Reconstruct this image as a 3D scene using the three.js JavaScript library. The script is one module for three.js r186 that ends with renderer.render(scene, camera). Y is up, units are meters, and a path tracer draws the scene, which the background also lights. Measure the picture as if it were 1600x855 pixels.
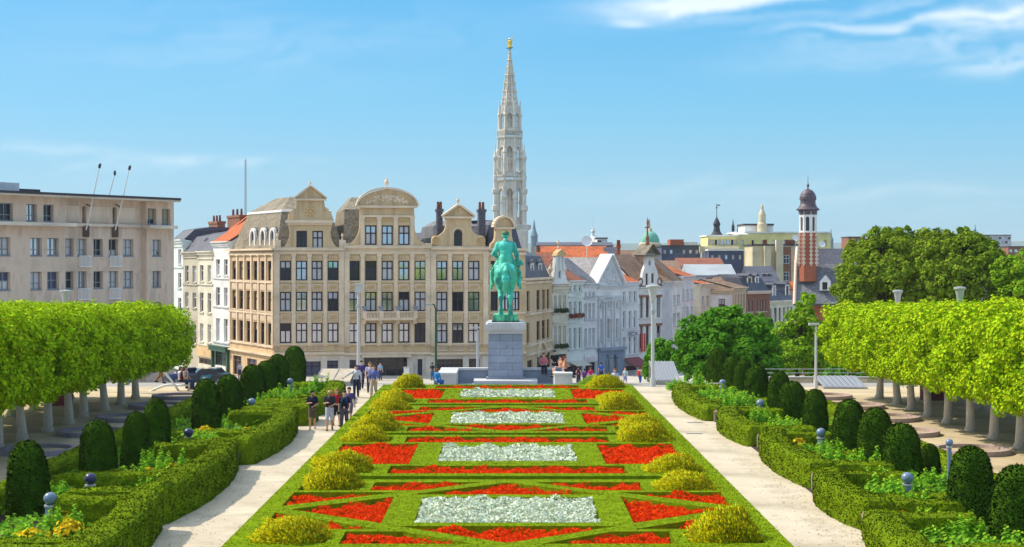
import * as THREE from 'three';
import { MarchingCubes } from 'three/addons/objects/MarchingCubes.js';
import { mergeVertices } from 'three/addons/utils/BufferGeometryUtils.js';
import { ImprovedNoise } from 'three/addons/math/ImprovedNoise.js';

// ---------------------------------------------------------------- camera, sky, sun, exposure
const F = 2458, CX = 793, HY = 408, EY = 7.6;               // focal length and principal point on a 1600 x 855 plate, eye height
const V3 = THREE.Vector3;
const scene = new THREE.Scene();
const camera = new THREE.PerspectiveCamera(2 * Math.atan(427.5 / F) * 180 / Math.PI, 1600 / 855, 0.5, 9000);
camera.position.set(0, EY, 0);
camera.lookAt(0, EY, -100);
camera.setViewOffset(1600, 855, 800 - CX, 427.5 - HY, 1600, 855);
camera.updateProjectionMatrix();
scene.add(camera);
const renderer = new THREE.WebGLRenderer({ antialias: true });
renderer.setSize(1600, 855);
renderer.toneMapping = THREE.LinearToneMapping;
const EXPOSURE = 1.42;
renderer.toneMappingExposure = EXPOSURE;
renderer.shadowMap.enabled = true;

const SUN = new V3(-0.95, 1.02, -0.33).normalize();
const sun = new THREE.DirectionalLight(new THREE.Color(1, 0.90, 0.72), 3.5);
sun.position.copy(SUN).multiplyScalar(300).add(new V3(0, 0, -110));
sun.target.position.set(0, 0, -110);
sun.castShadow = true;
Object.assign(sun.shadow.camera, { left: -130, right: 130, top: 130, bottom: -130, near: 1, far: 700 });
sun.shadow.mapSize.set(4096, 4096);
scene.add(sun, sun.target);

function rng(seed) { let a = seed >>> 0; return () => { a = (a + 0x6D2B79F5) | 0; let t = Math.imul(a ^ (a >>> 15), 1 | a); t = (t + Math.imul(t ^ (t >>> 7), 61 | t)) ^ t; return ((t ^ (t >>> 14)) >>> 0) / 4294967296; }; }
const perlin = new ImprovedNoise();
const noise3 = (x, y, z) => perlin.noise(x + 31.7, y + 17.3, z + 53.1);
function fbm3(x, y, z, o = 4) { let s = 0, a = 0.5, f = 1; for (let i = 0; i < o; i++) { s += a * noise3(x * f, y * f, z * f); a *= 0.5; f *= 2.03; } return s; }
const clamp = (x, a, b) => Math.min(b, Math.max(a, x)), lerp = (a, b, t) => a + (b - a) * t;
const smooth = (a, b, x) => { const t = clamp((x - a) / (b - a), 0, 1); return t * t * (3 - 2 * t); };
const lin = (c) => { c /= 255; return c <= 0.04045 ? c / 12.92 : ((c + 0.055) / 1.055) ** 2.4; };

// the sky: clear air, pale near the horizon and round the sun, thin cirrus in view, brighter cirrus added out of view as fill
{
  const W = 3072, H = 1536, data = new Float32Array(W * H * 4);
  const stops = [[-90, 150, 190, 205], [0, 172, 214, 231], [2.5, 161, 212, 236], [5.5, 128, 203, 242], [9.5, 88, 184, 240], [18, 92, 176, 236], [40, 104, 172, 232], [90, 96, 158, 226]]
    .map(([e, r, g, b]) => [e, lin(r), lin(g), lin(b)]);
  for (let j = 0; j < H; j++) {
    const el = ((j + 0.5) / H - 0.5) * Math.PI, e = el * 180 / Math.PI;
    let k = 0; while (k < stops.length - 2 && stops[k + 1][0] < e) k++;
    const t = clamp((e - stops[k][0]) / (stops[k + 1][0] - stops[k][0]), 0, 1);
    const base = [1, 2, 3].map((c) => lerp(stops[k][c], stops[k + 1][c], t));
    for (let i = 0; i < W; i++) {
      const az = ((i + 0.5) / W - 0.5) * 2 * Math.PI, x = Math.cos(el) * Math.cos(az), y = Math.sin(el), z = Math.cos(el) * Math.sin(az);
      const c = base.slice();
      const mu = clamp(x * SUN.x + y * SUN.y + z * SUN.z, -1, 1);
      const glow = 0.4 * Math.pow(0.5 + 0.5 * mu, 5) + 0.6 * Math.pow(Math.max(0, mu), 40);
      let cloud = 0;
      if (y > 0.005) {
        // added cloud streaks out of view, bright to fill the shade
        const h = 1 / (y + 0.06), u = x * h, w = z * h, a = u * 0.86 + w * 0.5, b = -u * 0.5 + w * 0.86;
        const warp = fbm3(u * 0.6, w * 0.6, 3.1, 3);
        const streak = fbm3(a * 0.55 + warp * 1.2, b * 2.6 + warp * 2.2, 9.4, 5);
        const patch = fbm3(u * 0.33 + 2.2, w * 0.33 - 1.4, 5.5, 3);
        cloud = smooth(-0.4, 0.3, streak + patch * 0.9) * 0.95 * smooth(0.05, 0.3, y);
        // the wisps seen over the town: along two bands in the picture
        const px = CX + F * x / -z, py = HY - F * y / -z;
        if (z < 0) {
          const band = (cx, cy, sx, sy, tilt) => { const dx = px - cx, dy = py - cy - tilt * dx; return Math.exp(-(dx * dx) / (sx * sx) - (dy * dy) / (sy * sy)); };
          const wv = 2.2 * fbm3(px * 0.004, py * 0.012, 7.7, 3), tex = 0.5 + 1.9 * fbm3(px * 0.0055 + wv, py * 0.045 + px * 0.006 + wv * 1.5, 1.3, 6);
          const wis = 1.25 * band(1120, 8, 160, 22, -0.06) + 1.0 * band(1490, 42, 210, 40, -0.13) + 0.75 * band(1580, 98, 95, 18, -0.05) + 0.55 * band(1275, 47, 60, 12, 0) + 0.7 * band(985, 38, 26, 5, 0.05)
            + 0.42 * band(110, 235, 190, 9, 0.09) + 0.26 * band(330, 252, 190, 8, 0.02) + 0.2 * band(150, 262, 160, 16, 0.03) + 0.18 * band(1300, 300, 420, 30, 0) + 0.14 * band(430, 60, 330, 60, 0);
          const inside = smooth(-300, -80, px) * (1 - smooth(1680, 1900, px)) * smooth(-420, -200, py);
          cloud = lerp(cloud, clamp(wis * clamp(tex, 0, 1.5), 0, 0.9) * 0.68, inside);
        }
      }
      const o = (j * W + i) * 4;
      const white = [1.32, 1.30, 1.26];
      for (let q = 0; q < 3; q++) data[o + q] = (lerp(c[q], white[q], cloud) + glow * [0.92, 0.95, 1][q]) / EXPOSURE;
      data[o + 3] = 1;
    }
  }
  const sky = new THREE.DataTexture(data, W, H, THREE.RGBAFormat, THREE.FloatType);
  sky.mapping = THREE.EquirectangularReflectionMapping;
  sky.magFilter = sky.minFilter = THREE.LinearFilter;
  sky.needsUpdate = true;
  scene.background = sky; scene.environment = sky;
}

// ---------------------------------------------------------------- helpers
const at = (px, py, Z) => new V3((px - CX) / F * Z, EY - (py - HY) / F * Z, -Z);   // a point on the plate at that distance
const UP = new V3(0, 1, 0);

const names = {};
function numbered(n) { const k = names[n] = (names[n] ?? -1) + 1; return k ? `${n}_${String(k).padStart(3, '0')}` : n; }
function tag(o, label, category, group, kind) { if (label) o.userData.label = label; if (category) o.userData.category = category; if (group) o.userData.group = group; if (kind) o.userData.kind = kind; return o; }
function thing(name, label, category, pos = [0, 0, 0], turn = 0, group) {
  const o = new THREE.Group(); o.name = numbered(name); o.position.set(...pos); o.rotation.y = turn; scene.add(o);
  return tag(o, label, category, group);
}
function copyOf(root, label, pos, turn = 0, scale = 1) {
  const c = root.clone(); c.name = numbered(root.name.replace(/_\d{3}$/, '')); c.position.set(...pos); c.rotation.y = turn;
  if (Array.isArray(scale)) c.scale.set(...scale); else c.scale.setScalar(scale);
  c.userData = { ...root.userData }; if (label) c.userData.label = label; scene.add(c); return c;
}
function mesh(geo, material, name, parent) {
  const m = new THREE.Mesh(geo, material); m.castShadow = m.receiveShadow = true;
  m.name = parent ? name : numbered(name); (parent || scene).add(m); return m;
}

// a builder that gathers pieces into one mesh; uv are metres, laid on by the way a face looks
class Build {
  constructor() { this.p = []; this.n = []; this.t = []; this.c = []; this.tint = [1, 1, 1]; this.m = null; }
  v(a, n, u, w) { this.p.push(a.x, a.y, a.z); this.n.push(n.x, n.y, n.z); this.t.push(u, w); this.c.push(...this.tint); }
  tri(a, b, c, na, nb, nc) {
    if (this.m) { a = a.clone().applyMatrix4(this.m); b = b.clone().applyMatrix4(this.m); c = c.clone().applyMatrix4(this.m); }
    const f = new V3().subVectors(b, a).cross(new V3().subVectors(c, a)).normalize();
    if (this.m && na) { const r = new THREE.Matrix3().getNormalMatrix(this.m); [na, nb, nc] = [na, nb, nc].map((q) => q.clone().applyMatrix3(r).normalize()); }
    const ax = Math.abs(f.x), ay = Math.abs(f.y), az = Math.abs(f.z);
    const uv = (q) => ay >= ax && ay >= az ? [q.x, q.z] : (ax > az ? [q.z, q.y] : [q.x, q.y]);
    this.v(a, na || f, ...uv(a)); this.v(b, nb || f, ...uv(b)); this.v(c, nc || f, ...uv(c));
    return this;
  }
  quad(a, b, c, d) { return this.tri(a, b, c).tri(a, c, d); }
  box(x0, x1, y0, y1, z0, z1) {
    const q = (...k) => this.quad(...k.map((s) => new V3(s & 1 ? x1 : x0, s & 2 ? y1 : y0, s & 4 ? z1 : z0)));
    q(4, 5, 7, 6); q(1, 0, 2, 3); q(5, 1, 3, 7); q(0, 4, 6, 2); q(6, 7, 3, 2); q(0, 1, 5, 4); return this;
  }
  bar(a, b, r0, r1 = r0, seg = 8, caps = true) {
    const d = new V3().subVectors(b, a), w = d.clone().normalize(), s = Math.abs(w.y) < 0.9 ? UP : new V3(1, 0, 0), x = new V3().crossVectors(s, w).normalize(), y = new V3().crossVectors(w, x);
    const ring = (c, r, k) => { const g = k / seg * 2 * Math.PI, o = x.clone().multiplyScalar(Math.cos(g)).addScaledVector(y, Math.sin(g)); return [c.clone().addScaledVector(o, r), o]; };
    for (let k = 0; k < seg; k++) {
      const [p0, n0] = ring(a, r0, k), [p1, n1] = ring(a, r0, k + 1), [q0] = ring(b, r1, k), [q1] = ring(b, r1, k + 1);
      this.tri(p0, p1, q1, n0, n1, n1).tri(p0, q1, q0, n0, n1, n0);
      if (caps) { this.tri(b, q0, q1); this.tri(a, p1, p0); }
    }
    return this;
  }
  tube(pts, radii, seg = 8) { for (let i = 0; i + 1 < pts.length; i++) this.bar(pts[i], pts[i + 1], Array.isArray(radii) ? radii[i] : radii, Array.isArray(radii) ? radii[i + 1] : radii, seg, true); return this; }
  lathe(prof, c = new V3(), seg = 16, flat = false, ph = 0) {
    for (let i = 0; i + 1 < prof.length; i++) {
      const [r0, y0] = prof[i], [r1, y1] = prof[i + 1], sl = new THREE.Vector2(y1 - y0, r0 - r1).normalize();
      for (let k = 0; k < seg; k++) {
        const g0 = (k + ph) / seg * 2 * Math.PI, g1 = (k + 1 + ph) / seg * 2 * Math.PI;
        const P = (r, y, g) => new V3(c.x + r * Math.cos(g), c.y + y, c.z + r * Math.sin(g)), N = (g) => new V3(sl.x * Math.cos(g), sl.y, sl.x * Math.sin(g));
        const a = P(r0, y0, g0), b = P(r0, y0, g1), d = P(r1, y1, g0), e = P(r1, y1, g1);
        const nn = flat ? [] : [N(g0), N(g1)];
        if (r1 > 1e-6) flat ? this.tri(a, d, e) : this.tri(a, d, e, nn[0], nn[0], nn[1]);
        if (r0 > 1e-6) flat ? this.tri(a, e, b) : this.tri(a, e, b, nn[0], nn[1], nn[1]);
      }
    }
    return this;
  }
  ball(c, rx, ry = rx, rz = rx, ws = 12, hs = 8) { const g = new THREE.SphereGeometry(1, ws, hs); g.scale(rx, ry, rz); g.translate(c.x, c.y, c.z); return this.geo(g); }
  geo(g, mtx) {
    const s = g.index ? g.toNonIndexed() : g, P = s.attributes.position, N = s.attributes.normal, q = (i, A) => new V3().fromBufferAttribute(A, i);
    const keep = this.m; if (mtx) this.m = keep ? keep.clone().multiply(mtx) : mtx;
    for (let i = 0; i < P.count; i += 3) this.tri(q(i, P), q(i + 1, P), q(i + 2, P), q(i, N), q(i + 1, N), q(i + 2, N));
    this.m = keep; return this;
  }
  // a flat outline pushed from z = d0 to d1
  slab(pts, d0, d1, holes = []) {
    const sh = new THREE.Shape(pts.map(([x, y]) => new THREE.Vector2(x, y)));
    for (const h of holes) sh.holes.push(new THREE.Path(h.map(([x, y]) => new THREE.Vector2(x, y))));
    const g = new THREE.ExtrudeGeometry(sh, { depth: d1 - d0, bevelEnabled: false, curveSegments: 6 });
    return this.geo(g, new THREE.Matrix4().makeTranslation(0, 0, d0));
  }
  leaf(c, n, s, R, long = 1.5) {     // one leaf: two triangles folded a little along the midrib
    const t = new V3(R() - 0.5, R() - 0.5, R() - 0.5).cross(n).normalize(), b = new V3().crossVectors(n, t);
    const tip = c.clone().addScaledVector(t, s * long * 0.5), tail = c.clone().addScaledVector(t, -s * long * 0.5), up = n.clone().multiplyScalar(s * 0.18);
    const l = c.clone().addScaledVector(b, s * 0.5).add(up), r = c.clone().addScaledVector(b, -s * 0.5).add(up);
    return this.tri(tail, r, tip).tri(tail, tip, l);
  }
  get geometry() {
    const g = new THREE.BufferGeometry();
    g.setAttribute('position', new THREE.Float32BufferAttribute(this.p, 3)); g.setAttribute('normal', new THREE.Float32BufferAttribute(this.n, 3));
    g.setAttribute('uv', new THREE.Float32BufferAttribute(this.t, 2)); g.setAttribute('color', new THREE.Float32BufferAttribute(this.c, 3));
    return g;
  }
  build(name, material, parent) { return mesh(this.geometry, material, name, parent); }
}
const rdir = (R) => { const z = 2 * R() - 1, a = 2 * Math.PI * R(), s = Math.sqrt(1 - z * z); return new V3(s * Math.cos(a), z, s * Math.sin(a)); };

// textures: grey noise that multiplies a colour, tiling
function tileNoise(seed) { const R = rng(seed), n = 256, tab = new Float32Array(n * n).map(() => R()); return (x, y, per) => { const xi = Math.floor(x), yi = Math.floor(y), fx = x - xi, fy = y - yi, sx = fx * fx * (3 - 2 * fx), sy = fy * fy * (3 - 2 * fy), w = (a) => ((a % per) + per) % per, g = (a, b) => tab[w(b) % n * n + w(a) % n]; return lerp(lerp(g(xi, yi), g(xi + 1, yi), sx), lerp(g(xi, yi + 1), g(xi + 1, yi + 1), sx), sy); }; }
function texture(size, metres, fn, srgb = true) {
  const d = new Uint8Array(size * size * 4);
  for (let j = 0; j < size; j++) for (let i = 0; i < size; i++) { const c = fn(i / size, j / size), o = (j * size + i) * 4; const q = Array.isArray(c) ? c : [c, c, c]; for (let k = 0; k < 3; k++) d[o + k] = clamp(Math.round(q[k] * 255), 0, 255); d[o + 3] = 255; }
  const t = new THREE.DataTexture(d, size, size, THREE.RGBAFormat); t.wrapS = t.wrapT = THREE.RepeatWrapping; t.magFilter = THREE.LinearFilter; t.minFilter = THREE.LinearMipmapLinearFilter; t.generateMipmaps = true;
  t.repeat.set(1 / metres, 1 / metres); if (srgb) t.colorSpace = THREE.SRGBColorSpace; t.needsUpdate = true; return t;
}
const tn = tileNoise(7), tn2 = tileNoise(19);
const fb = (u, v, f, o = 4, T = tn) => { let s = 0, a = 0.5, k = f; for (let i = 0; i < o; i++) { s += a * T(u * k, v * k, k); a *= 0.55; k *= 2; } return s / (1 - 0.55 ** o) * 0.9; };
const TX = {
  stain: texture(512, 9, (u, v) => 0.78 + 0.2 * fb(u, v, 6, 5) + 0.06 * (tn2(u * 128, v * 128, 128) - 0.5)),
  soot: texture(512, 11, (u, v) => { const st = fb(u, v * 0.12, 24, 4), b = fb(u, v, 5, 5, tn2); return 0.72 + 0.17 * b + 0.13 * st - 0.16 * smooth(0.55, 0.8, st * 0.6 + b * 0.5); }),
  grain: texture(512, 3, (u, v) => 0.72 + 0.3 * fb(u, v, 16, 5)),
  leaf: texture(512, 2.4, (u, v) => { const a = fb(u, v, 12, 4), b = tn2(u * 128, v * 128, 128); return 0.62 + 0.3 * a + 0.16 * b; }),
  leafBump: texture(512, 2.4, (u, v) => 0.25 * fb(u, v, 16, 3) + 0.75 * tn2(u * 128, v * 128, 128), false),
  sand: texture(512, 7, (u, v) => { const a = fb(u, v, 5, 6), g = tn2(u * 200, v * 200, 200); const w = smooth(0.5, 0.75, fb(v, u, 7, 4, tn2)) * 0.07; return [0.80 + 0.2 * a + 0.08 * (g - 0.5) - w, 0.79 + 0.2 * a + 0.08 * (g - 0.5) - w, 0.76 + 0.22 * a + 0.09 * (g - 0.5) - w * 1.1]; }),
  rough: texture(256, 2, (u, v) => fb(u, v, 16, 4), false),
  tile: texture(512, 4, (u, v) => { const r = Math.floor(v * 24), q = v * 24 - r, c = u * 20 + (r % 2) * 0.5, s = tn2(Math.floor(c), r, 256); return (0.74 + 0.26 * s) * (q < 0.12 ? 0.8 : 1) * (0.85 + 0.2 * fb(u, v, 4, 3)); }),
  tileBump: texture(512, 4, (u, v) => { const q = v * 24 - Math.floor(v * 24); return q; }, false),
  slate: texture(512, 5, (u, v) => { const r = Math.floor(v * 26), c = u * 26 + (r % 2) * 0.5, s = tn2(Math.floor(c), r, 256); return 0.6 + 0.25 * s + 0.25 * fb(u, v, 4, 4); }),
  brick: texture(512, 3, (u, v) => { const r = Math.floor(v * 40), c = u * 13 + (r % 2) * 0.5, q = v * 40 - r, k = c - Math.floor(c), s = tn2(Math.floor(c), r, 256); return q < 0.14 || k < 0.05 ? [1, 0.98, 0.95] : [0.72 + 0.22 * s, 0.6 + 0.2 * s, 0.56 + 0.2 * s]; }),
  patina: texture(512, 4, (u, v) => { const a = fb(u, v, 5, 5), b = fb(v, u, 9, 4, tn2); const t = smooth(0.52, 0.75, a * 0.6 + b * 0.45); const dk = smooth(0.40, 0.6, fb(u, v * 0.3, 16, 5, tn2)); return [lerp(0.55, 1, dk) * lerp(0.9, 1, t), lerp(0.68, 1, dk) * lerp(1, 0.9, t), lerp(0.72, 1, dk) * lerp(1, 0.75, t)]; }),
};
const C = (r, g, b) => new THREE.Color().setRGB(r, g, b);
function M(color, { map, bump, bumpScale = 0.02, rough = 0.85, metal = 0, tr = 0, ...more } = {}) {
  const K = tr || more.clearcoat || more.sheen || more.specularIntensity !== undefined ? THREE.MeshPhysicalMaterial : THREE.MeshStandardMaterial;
  const m = new K({ color, roughness: rough, metalness: metal, vertexColors: true, ...more });
  if (map) m.map = map; if (bump) { m.bumpMap = bump; m.bumpScale = bumpScale; }
  if (tr) { m.transmission = tr; m.thickness = 0; m.ior = 1.4; }
  m.side = THREE.DoubleSide; return m;
}
// ---------------------------------------------------------------- ground
const MAT = {
  sand: M(C(0.66, 0.54, 0.36), { map: TX.sand, bump: TX.rough, bumpScale: 0.006, rough: 1 }),
  path: M(C(0.66, 0.58, 0.46), { map: TX.sand, bump: TX.rough, bumpScale: 0.006, rough: 1 }),
  paving: M(C(0.60, 0.55, 0.47), { map: TX.stain, rough: 0.9 }),
  street: M(C(0.42, 0.39, 0.35), { map: TX.stain, rough: 0.95 }),
  soil: M(C(0.055, 0.038, 0.022), { map: TX.grain, bump: TX.rough, bumpScale: 0.03, rough: 1 }),
  box: M(C(0.245, 0.375, 0.003), { map: TX.leaf, bump: TX.leafBump, bumpScale: 0.03, rough: 1, specularIntensity: 0.1 }),
  yewHedge: M(C(0.205, 0.315, 0.006), { map: TX.leaf, bump: TX.leafBump, bumpScale: 0.04, rough: 1, specularIntensity: 0.1 }),
  topiary: M(C(0.088, 0.205, 0.010), { map: TX.leaf, bump: TX.leafBump, bumpScale: 0.05, rough: 1, specularIntensity: 0.15 }),
  redBloom: M(C(0.84, 0.065, 0.003), { rough: 0.9, tr: 0.25, specularIntensity: 0.1 }),
  redLeaf: M(C(0.28, 0.055, 0.01), { map: TX.grain, rough: 1, specularIntensity: 0.1 }),
  silver: M(C(0.70, 0.77, 0.61), { rough: 0.9, specularIntensity: 0.2 }),
  silverBase: M(C(0.46, 0.52, 0.34), { map: TX.grain, rough: 1, specularIntensity: 0.1 }),
  goldLeaf: M(C(0.68, 0.64, 0.006), { rough: 0.9, tr: 0.3, specularIntensity: 0.1 }),
  crown: M(C(0.36, 0.53, 0.004), { rough: 0.85, tr: 0.14, specularIntensity: 0.2 }),
  crownDark: M(C(0.21, 0.32, 0.012), { rough: 0.85, tr: 0.3, specularIntensity: 0.2 }),
  crownMid: M(C(0.11, 0.32, 0.010), { rough: 0.85, tr: 0.35, specularIntensity: 0.2 }),
  crownLime: M(C(0.24, 0.43, 0.010), { rough: 0.85, tr: 0.35, specularIntensity: 0.2 }),
  plant: M(C(0.22, 0.48, 0.022), { rough: 0.85, tr: 0.35, specularIntensity: 0.2 }),
  plantBlue: M(C(0.40, 0.50, 0.44), { rough: 0.9, specularIntensity: 0.2 }),
  yellow: M(C(0.80, 0.58, 0.02), { rough: 0.9, tr: 0.2, specularIntensity: 0.1 }),
  bark: M(C(0.92, 0.80, 0.69), { map: TX.stain, bump: TX.rough, bumpScale: 0.02, rough: 0.9 }),
  darkBark: M(C(0.10, 0.075, 0.05), { map: TX.grain, rough: 0.95 }),
};
const streetY = (Z) => Z < 95 ? 0 : Z < 136 ? -4.1 * smooth(95, 138, Z) : -4.08 - 0.42 * clamp((Z - 136) / 30, 0, 1) - (Z > 166 ? (Z - 166) * 0.075 : 0);
function sheet(name, xs, zs, y, material) {
  const b = new Build();
  for (let i = 0; i + 1 < xs.length; i++) for (let j = 0; j + 1 < zs.length; j++) {
    const q = (x, Z) => new V3(x, y(x, Z), -Z);
    b.quad(q(xs[i], zs[j]), q(xs[i + 1], zs[j]), q(xs[i + 1], zs[j + 1]), q(xs[i], zs[j + 1]));
  }
  return tag(b.build(name, material), null, null, null, 'structure');
}
const range = (a, b, n) => Array.from({ length: n + 1 }, (_, i) => lerp(a, b, i / n));
sheet('ground', [-60, -30, 0, 30, 60], [-30, 0, 40, 70, 95], () => 0, MAT.sand);
sheet('street', [-140, -60, -20, 20, 60, 140], [95, ...range(98, 136, 12), 150, 166, 200, 260], (x, Z) => streetY(Z), MAT.street);
sheet('plaza_paving', range(-40, 60, 8), [...range(140, 166, 4)], (x, Z) => streetY(Z) + 0.004, MAT.paving);
sheet('terrain', [-6000, -1500, -300, 300, 1500, 6000], [260, 500, 1500, 8000], (x, Z) => streetY(260) - 2 - (Z > 400 ? 10 : 0), M(C(0.10, 0.13, 0.07), { map: TX.stain }));
for (const s of [-1, 1]) sheet('gravel_path', [s * 7.0, s * 11].sort((a, b) => a - b), [30, 60, 95], () => 0.004, MAT.path);
sheet('paved_strip', [-12, -7, 7, 12], [91.5, 94.9], () => 0.008, MAT.path);

// ---------------------------------------------------------------- the box hedge parterre
// small sprigs over a mesh, so that a clipped face has a nap and a broken outline
function sprigs(b, geo, density, size, R, keep = () => true, upOnly = false) {
  const P = geo.attributes.position, a = new V3(), d = new V3(), c = new V3(), n = new V3(), p = new V3();
  for (let i = 0; i < P.count; i += 3) {
    a.fromBufferAttribute(P, i); d.fromBufferAttribute(P, i + 1); c.fromBufferAttribute(P, i + 2);
    n.subVectors(d, a).cross(p.subVectors(c, a)); const area = n.length() / 2; if (area < 1e-8) continue; n.normalize();
    if (n.y < -0.5) continue;
    let k = area * density(a); k = Math.floor(k) + (R() < k % 1 ? 1 : 0);
    for (let j = 0; j < k; j++) {
      let u = R(), v = R(); if (u + v > 1) { u = 1 - u; v = 1 - v; }
      p.copy(a).addScaledVector(d.clone().sub(a), u).addScaledVector(c.clone().sub(a), v);
      if (!keep(p)) continue;
      const dir = n.clone().multiplyScalar(0.75).addScaledVector(rdir(R), 0.75).normalize(), s = size * (0.6 + 0.8 * R()), side = rdir(R).cross(dir).normalize().multiplyScalar(s * 0.42);
      const g = 0.85 + 0.3 * R(), y = R(); b.tint = [g * (0.95 + 0.2 * y), g, g * 0.9];
      const q = p.clone().addScaledVector(n, -size * 0.2), nn = n.clone().addScaledVector(rdir(R), 0.25).normalize();
      b.tri(q.clone().add(side), q.clone().sub(side), q.clone().addScaledVector(dir, s * 1.1), nn, nn, nn);
    }
  }
  b.tint = [1, 1, 1];
}
// an upright prism over a plan outline (x, distance), walls cut into short panels that wobble a little
function prism(b, outline, holes, y0, y1) {
  const V2 = (p) => new THREE.Vector2(p[0], p[1]);
  const sh = new THREE.Shape(outline.map(V2)); for (const h of holes) sh.holes.push(new THREE.Path(h.map(V2)));
  const g = new THREE.ShapeGeometry(sh).toNonIndexed(), P = g.attributes.position, up = UP;
  for (let i = 0; i < P.count; i += 3) { const q = [0, 1, 2].map((k) => new V3(P.getX(i + k), y1, -P.getY(i + k))); b.tri(...q); }
  for (const [ring, hole] of [[outline, false], ...holes.map((h) => [h, true])]) {
    let area = 0; ring.forEach((p, i) => { const q = ring[(i + 1) % ring.length]; area += p[0] * q[1] - q[0] * p[1]; });
    const ccw = area > 0;
    ring.forEach((p, i) => {
      let q = ring[(i + 1) % ring.length], A = p, B2 = q; if (ccw === hole) { A = q; B2 = p; }
      b.quad(new V3(A[0], y0, -A[1]), new V3(B2[0], y0, -B2[1]), new V3(B2[0], y1, -B2[1]), new V3(A[0], y1, -A[1]));
    });
  }
  return b;
}
const inside = (pts, x, z) => { let r = false; for (let i = 0, j = pts.length - 1; i < pts.length; j = i++) { const [a, b] = pts[i], [c, d] = pts[j]; if ((b > z) !== (d > z) && x < (c - a) * (z - b) / (d - b) + a) r = !r; } return r; };
const mirrorX = (pts) => pts.map(([x, z]) => [-x, z]).reverse(), mirrorZ = (pts) => pts.map(([x, z]) => [x, -z]).reverse();
const HEDGE_H = 0.5, STEP = 13.1, CENTRES = [45, 58.1, 71.2, 84.3];
const cellPts = [[-6.5, 3.75], [-4.6, 3.75], [-4.6, 5.4], [-6.5, 5.4]];
const diamond = {
  white: [[-2.55, -2.3], [2.55, -2.3], [2.55, 2.3], [-2.55, 2.3]],
  beds: [
    ['triangular', 'beside', [[-3.42, -2.4], [-3.42, 2.4], [-6.15, 0.06], [-6.15, -0.06]], 'x'],
    ['wide triangular', 'end', [[-2.95, 2.85], [2.95, 2.85], [0.1, 5.32], [-0.1, 5.32]], 'z'],
    ['pointed strip', 'corner', [[-4.25, 3.7], [-2.75, 3.7], [-0.85, 5.5], [-4.25, 5.5]], 'xz'],
    ['small pointed', 'rim', [[-6.55, 0.6], [-3.4, 3.32], [-6.55, 3.32]], 'xz'],
  ],
};
const oblong = {
  white: [[-2.5, -2.25], [2.5, -2.25], [2.5, 2.25], [-2.5, 2.25]],
  beds: [
    ['oblong', 'beside', [[-6.4, -3.05], [-3.45, -3.05], [-3.45, 3.05], [-6.4, 3.05]], 'x'],
    ['long strip', 'end', [[-4.05, 3.55], [4.05, 3.55], [4.05, 5.5], [-4.05, 5.5]], 'z'],
  ],
};
const expand = (pts, how) => { const a = [[pts, '']]; if (how.includes('x')) a.push(...a.map(([p, w]) => [mirrorX(p), w + 'x'])); if (how.includes('z')) a.push(...a.map(([p, w]) => [mirrorZ(p), w + 'z'])); return a; };
const shift = (pts, c) => pts.map(([x, z]) => [x, z + c]);
const order = ['first', 'second', 'third', 'fourth'];
const bushSpots = [];
sheet('soil_bed', [-7.12, 7.12], [30, 60, 91], () => 0.012, MAT.soil);

function plantBed(name, label, category, pts, hBase, hTop, bloom, base, per, size, R, group, hue) {
  const cx = pts.reduce((s, p) => s + p[0], 0) / pts.length, cz = pts.reduce((s, p) => s + p[1], 0) / pts.length;
  const t = thing(name, label, category, [cx, 0, -cz], 0, group);
  const shrink = hue === 'red' ? 0.06 : 0.04, full = pts.map(([x, z]) => [x - cx, z - cz]), local = full.map(([x, z]) => { const d = Math.hypot(x, z); return [x * (1 - shrink / d), z * (1 - shrink / d)]; }), b = new Build();
  // a low uneven cushion of leaves
  const xs = local.map((p) => p[0]), zs = local.map((p) => p[1]), x0 = Math.min(...xs), x1 = Math.max(...xs), z0 = Math.min(...zs), z1 = Math.max(...zs);
  const top = (x, z) => hBase + (hTop - hBase) * clamp(0.55 + 1.5 * fbm3((x + cx) * 1.5, 1.7, (z + cz) * 1.5, 3), 0, 1.15);
  const grown = local.map(([x, z]) => [x * 0.985, z * 0.985]);
  prism(b, grown, [], 0.02, hBase - 0.06); b.build('foliage', base, t);
  const f = new Build(); let area = 0; local.forEach((p, i) => { const q = local[(i + 1) % local.length]; area += p[0] * q[1] - q[0] * p[1]; }); area = Math.abs(area) / 2;
  for (let k = Math.round(area * per), tries = 0; k > 0 && tries < 1e6; tries++) {
    const x = lerp(x0, x1, R()), z = lerp(z0, z1, R()); if (!inside(local, x + 0.16 * noise3((x + cx) * 3, 4, (z + cz) * 3), z + 0.16 * noise3((x + cx) * 3, 9, (z + cz) * 3))) continue; k--;
    const bare = fbm3((x + cx) * 0.9 + 40, 8.8, (z + cz) * 0.9, 2); if (hue === 'white' ? bare > 0.33 : bare > 0.4) if (R() < 0.8) continue;
    const h = top(x, z) - 0.16 * R() * R(), n = new V3(0, 0.75, 0.15).addScaledVector(rdir(R), 0.8).normalize(), g = 0.75 + 0.45 * R();
    f.tint = hue === 'red' ? [g, g * (0.6 + 0.9 * R()), g] : hue === 'white' ? (R() < 0.05 ? [0.8, 0.62, 0.6] : [g, g, g * (0.9 + 0.2 * R())]) : [g, g, g];
    f.leaf(new V3(x, h, -z), n, size * (0.7 + 0.6 * R()), R, hue === 'white' ? 1.9 : 1.25);
  }
  const fm = f.build('blooms', bloom, t); fm.userData.kind = 'stuff';
  return t;
}

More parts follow.
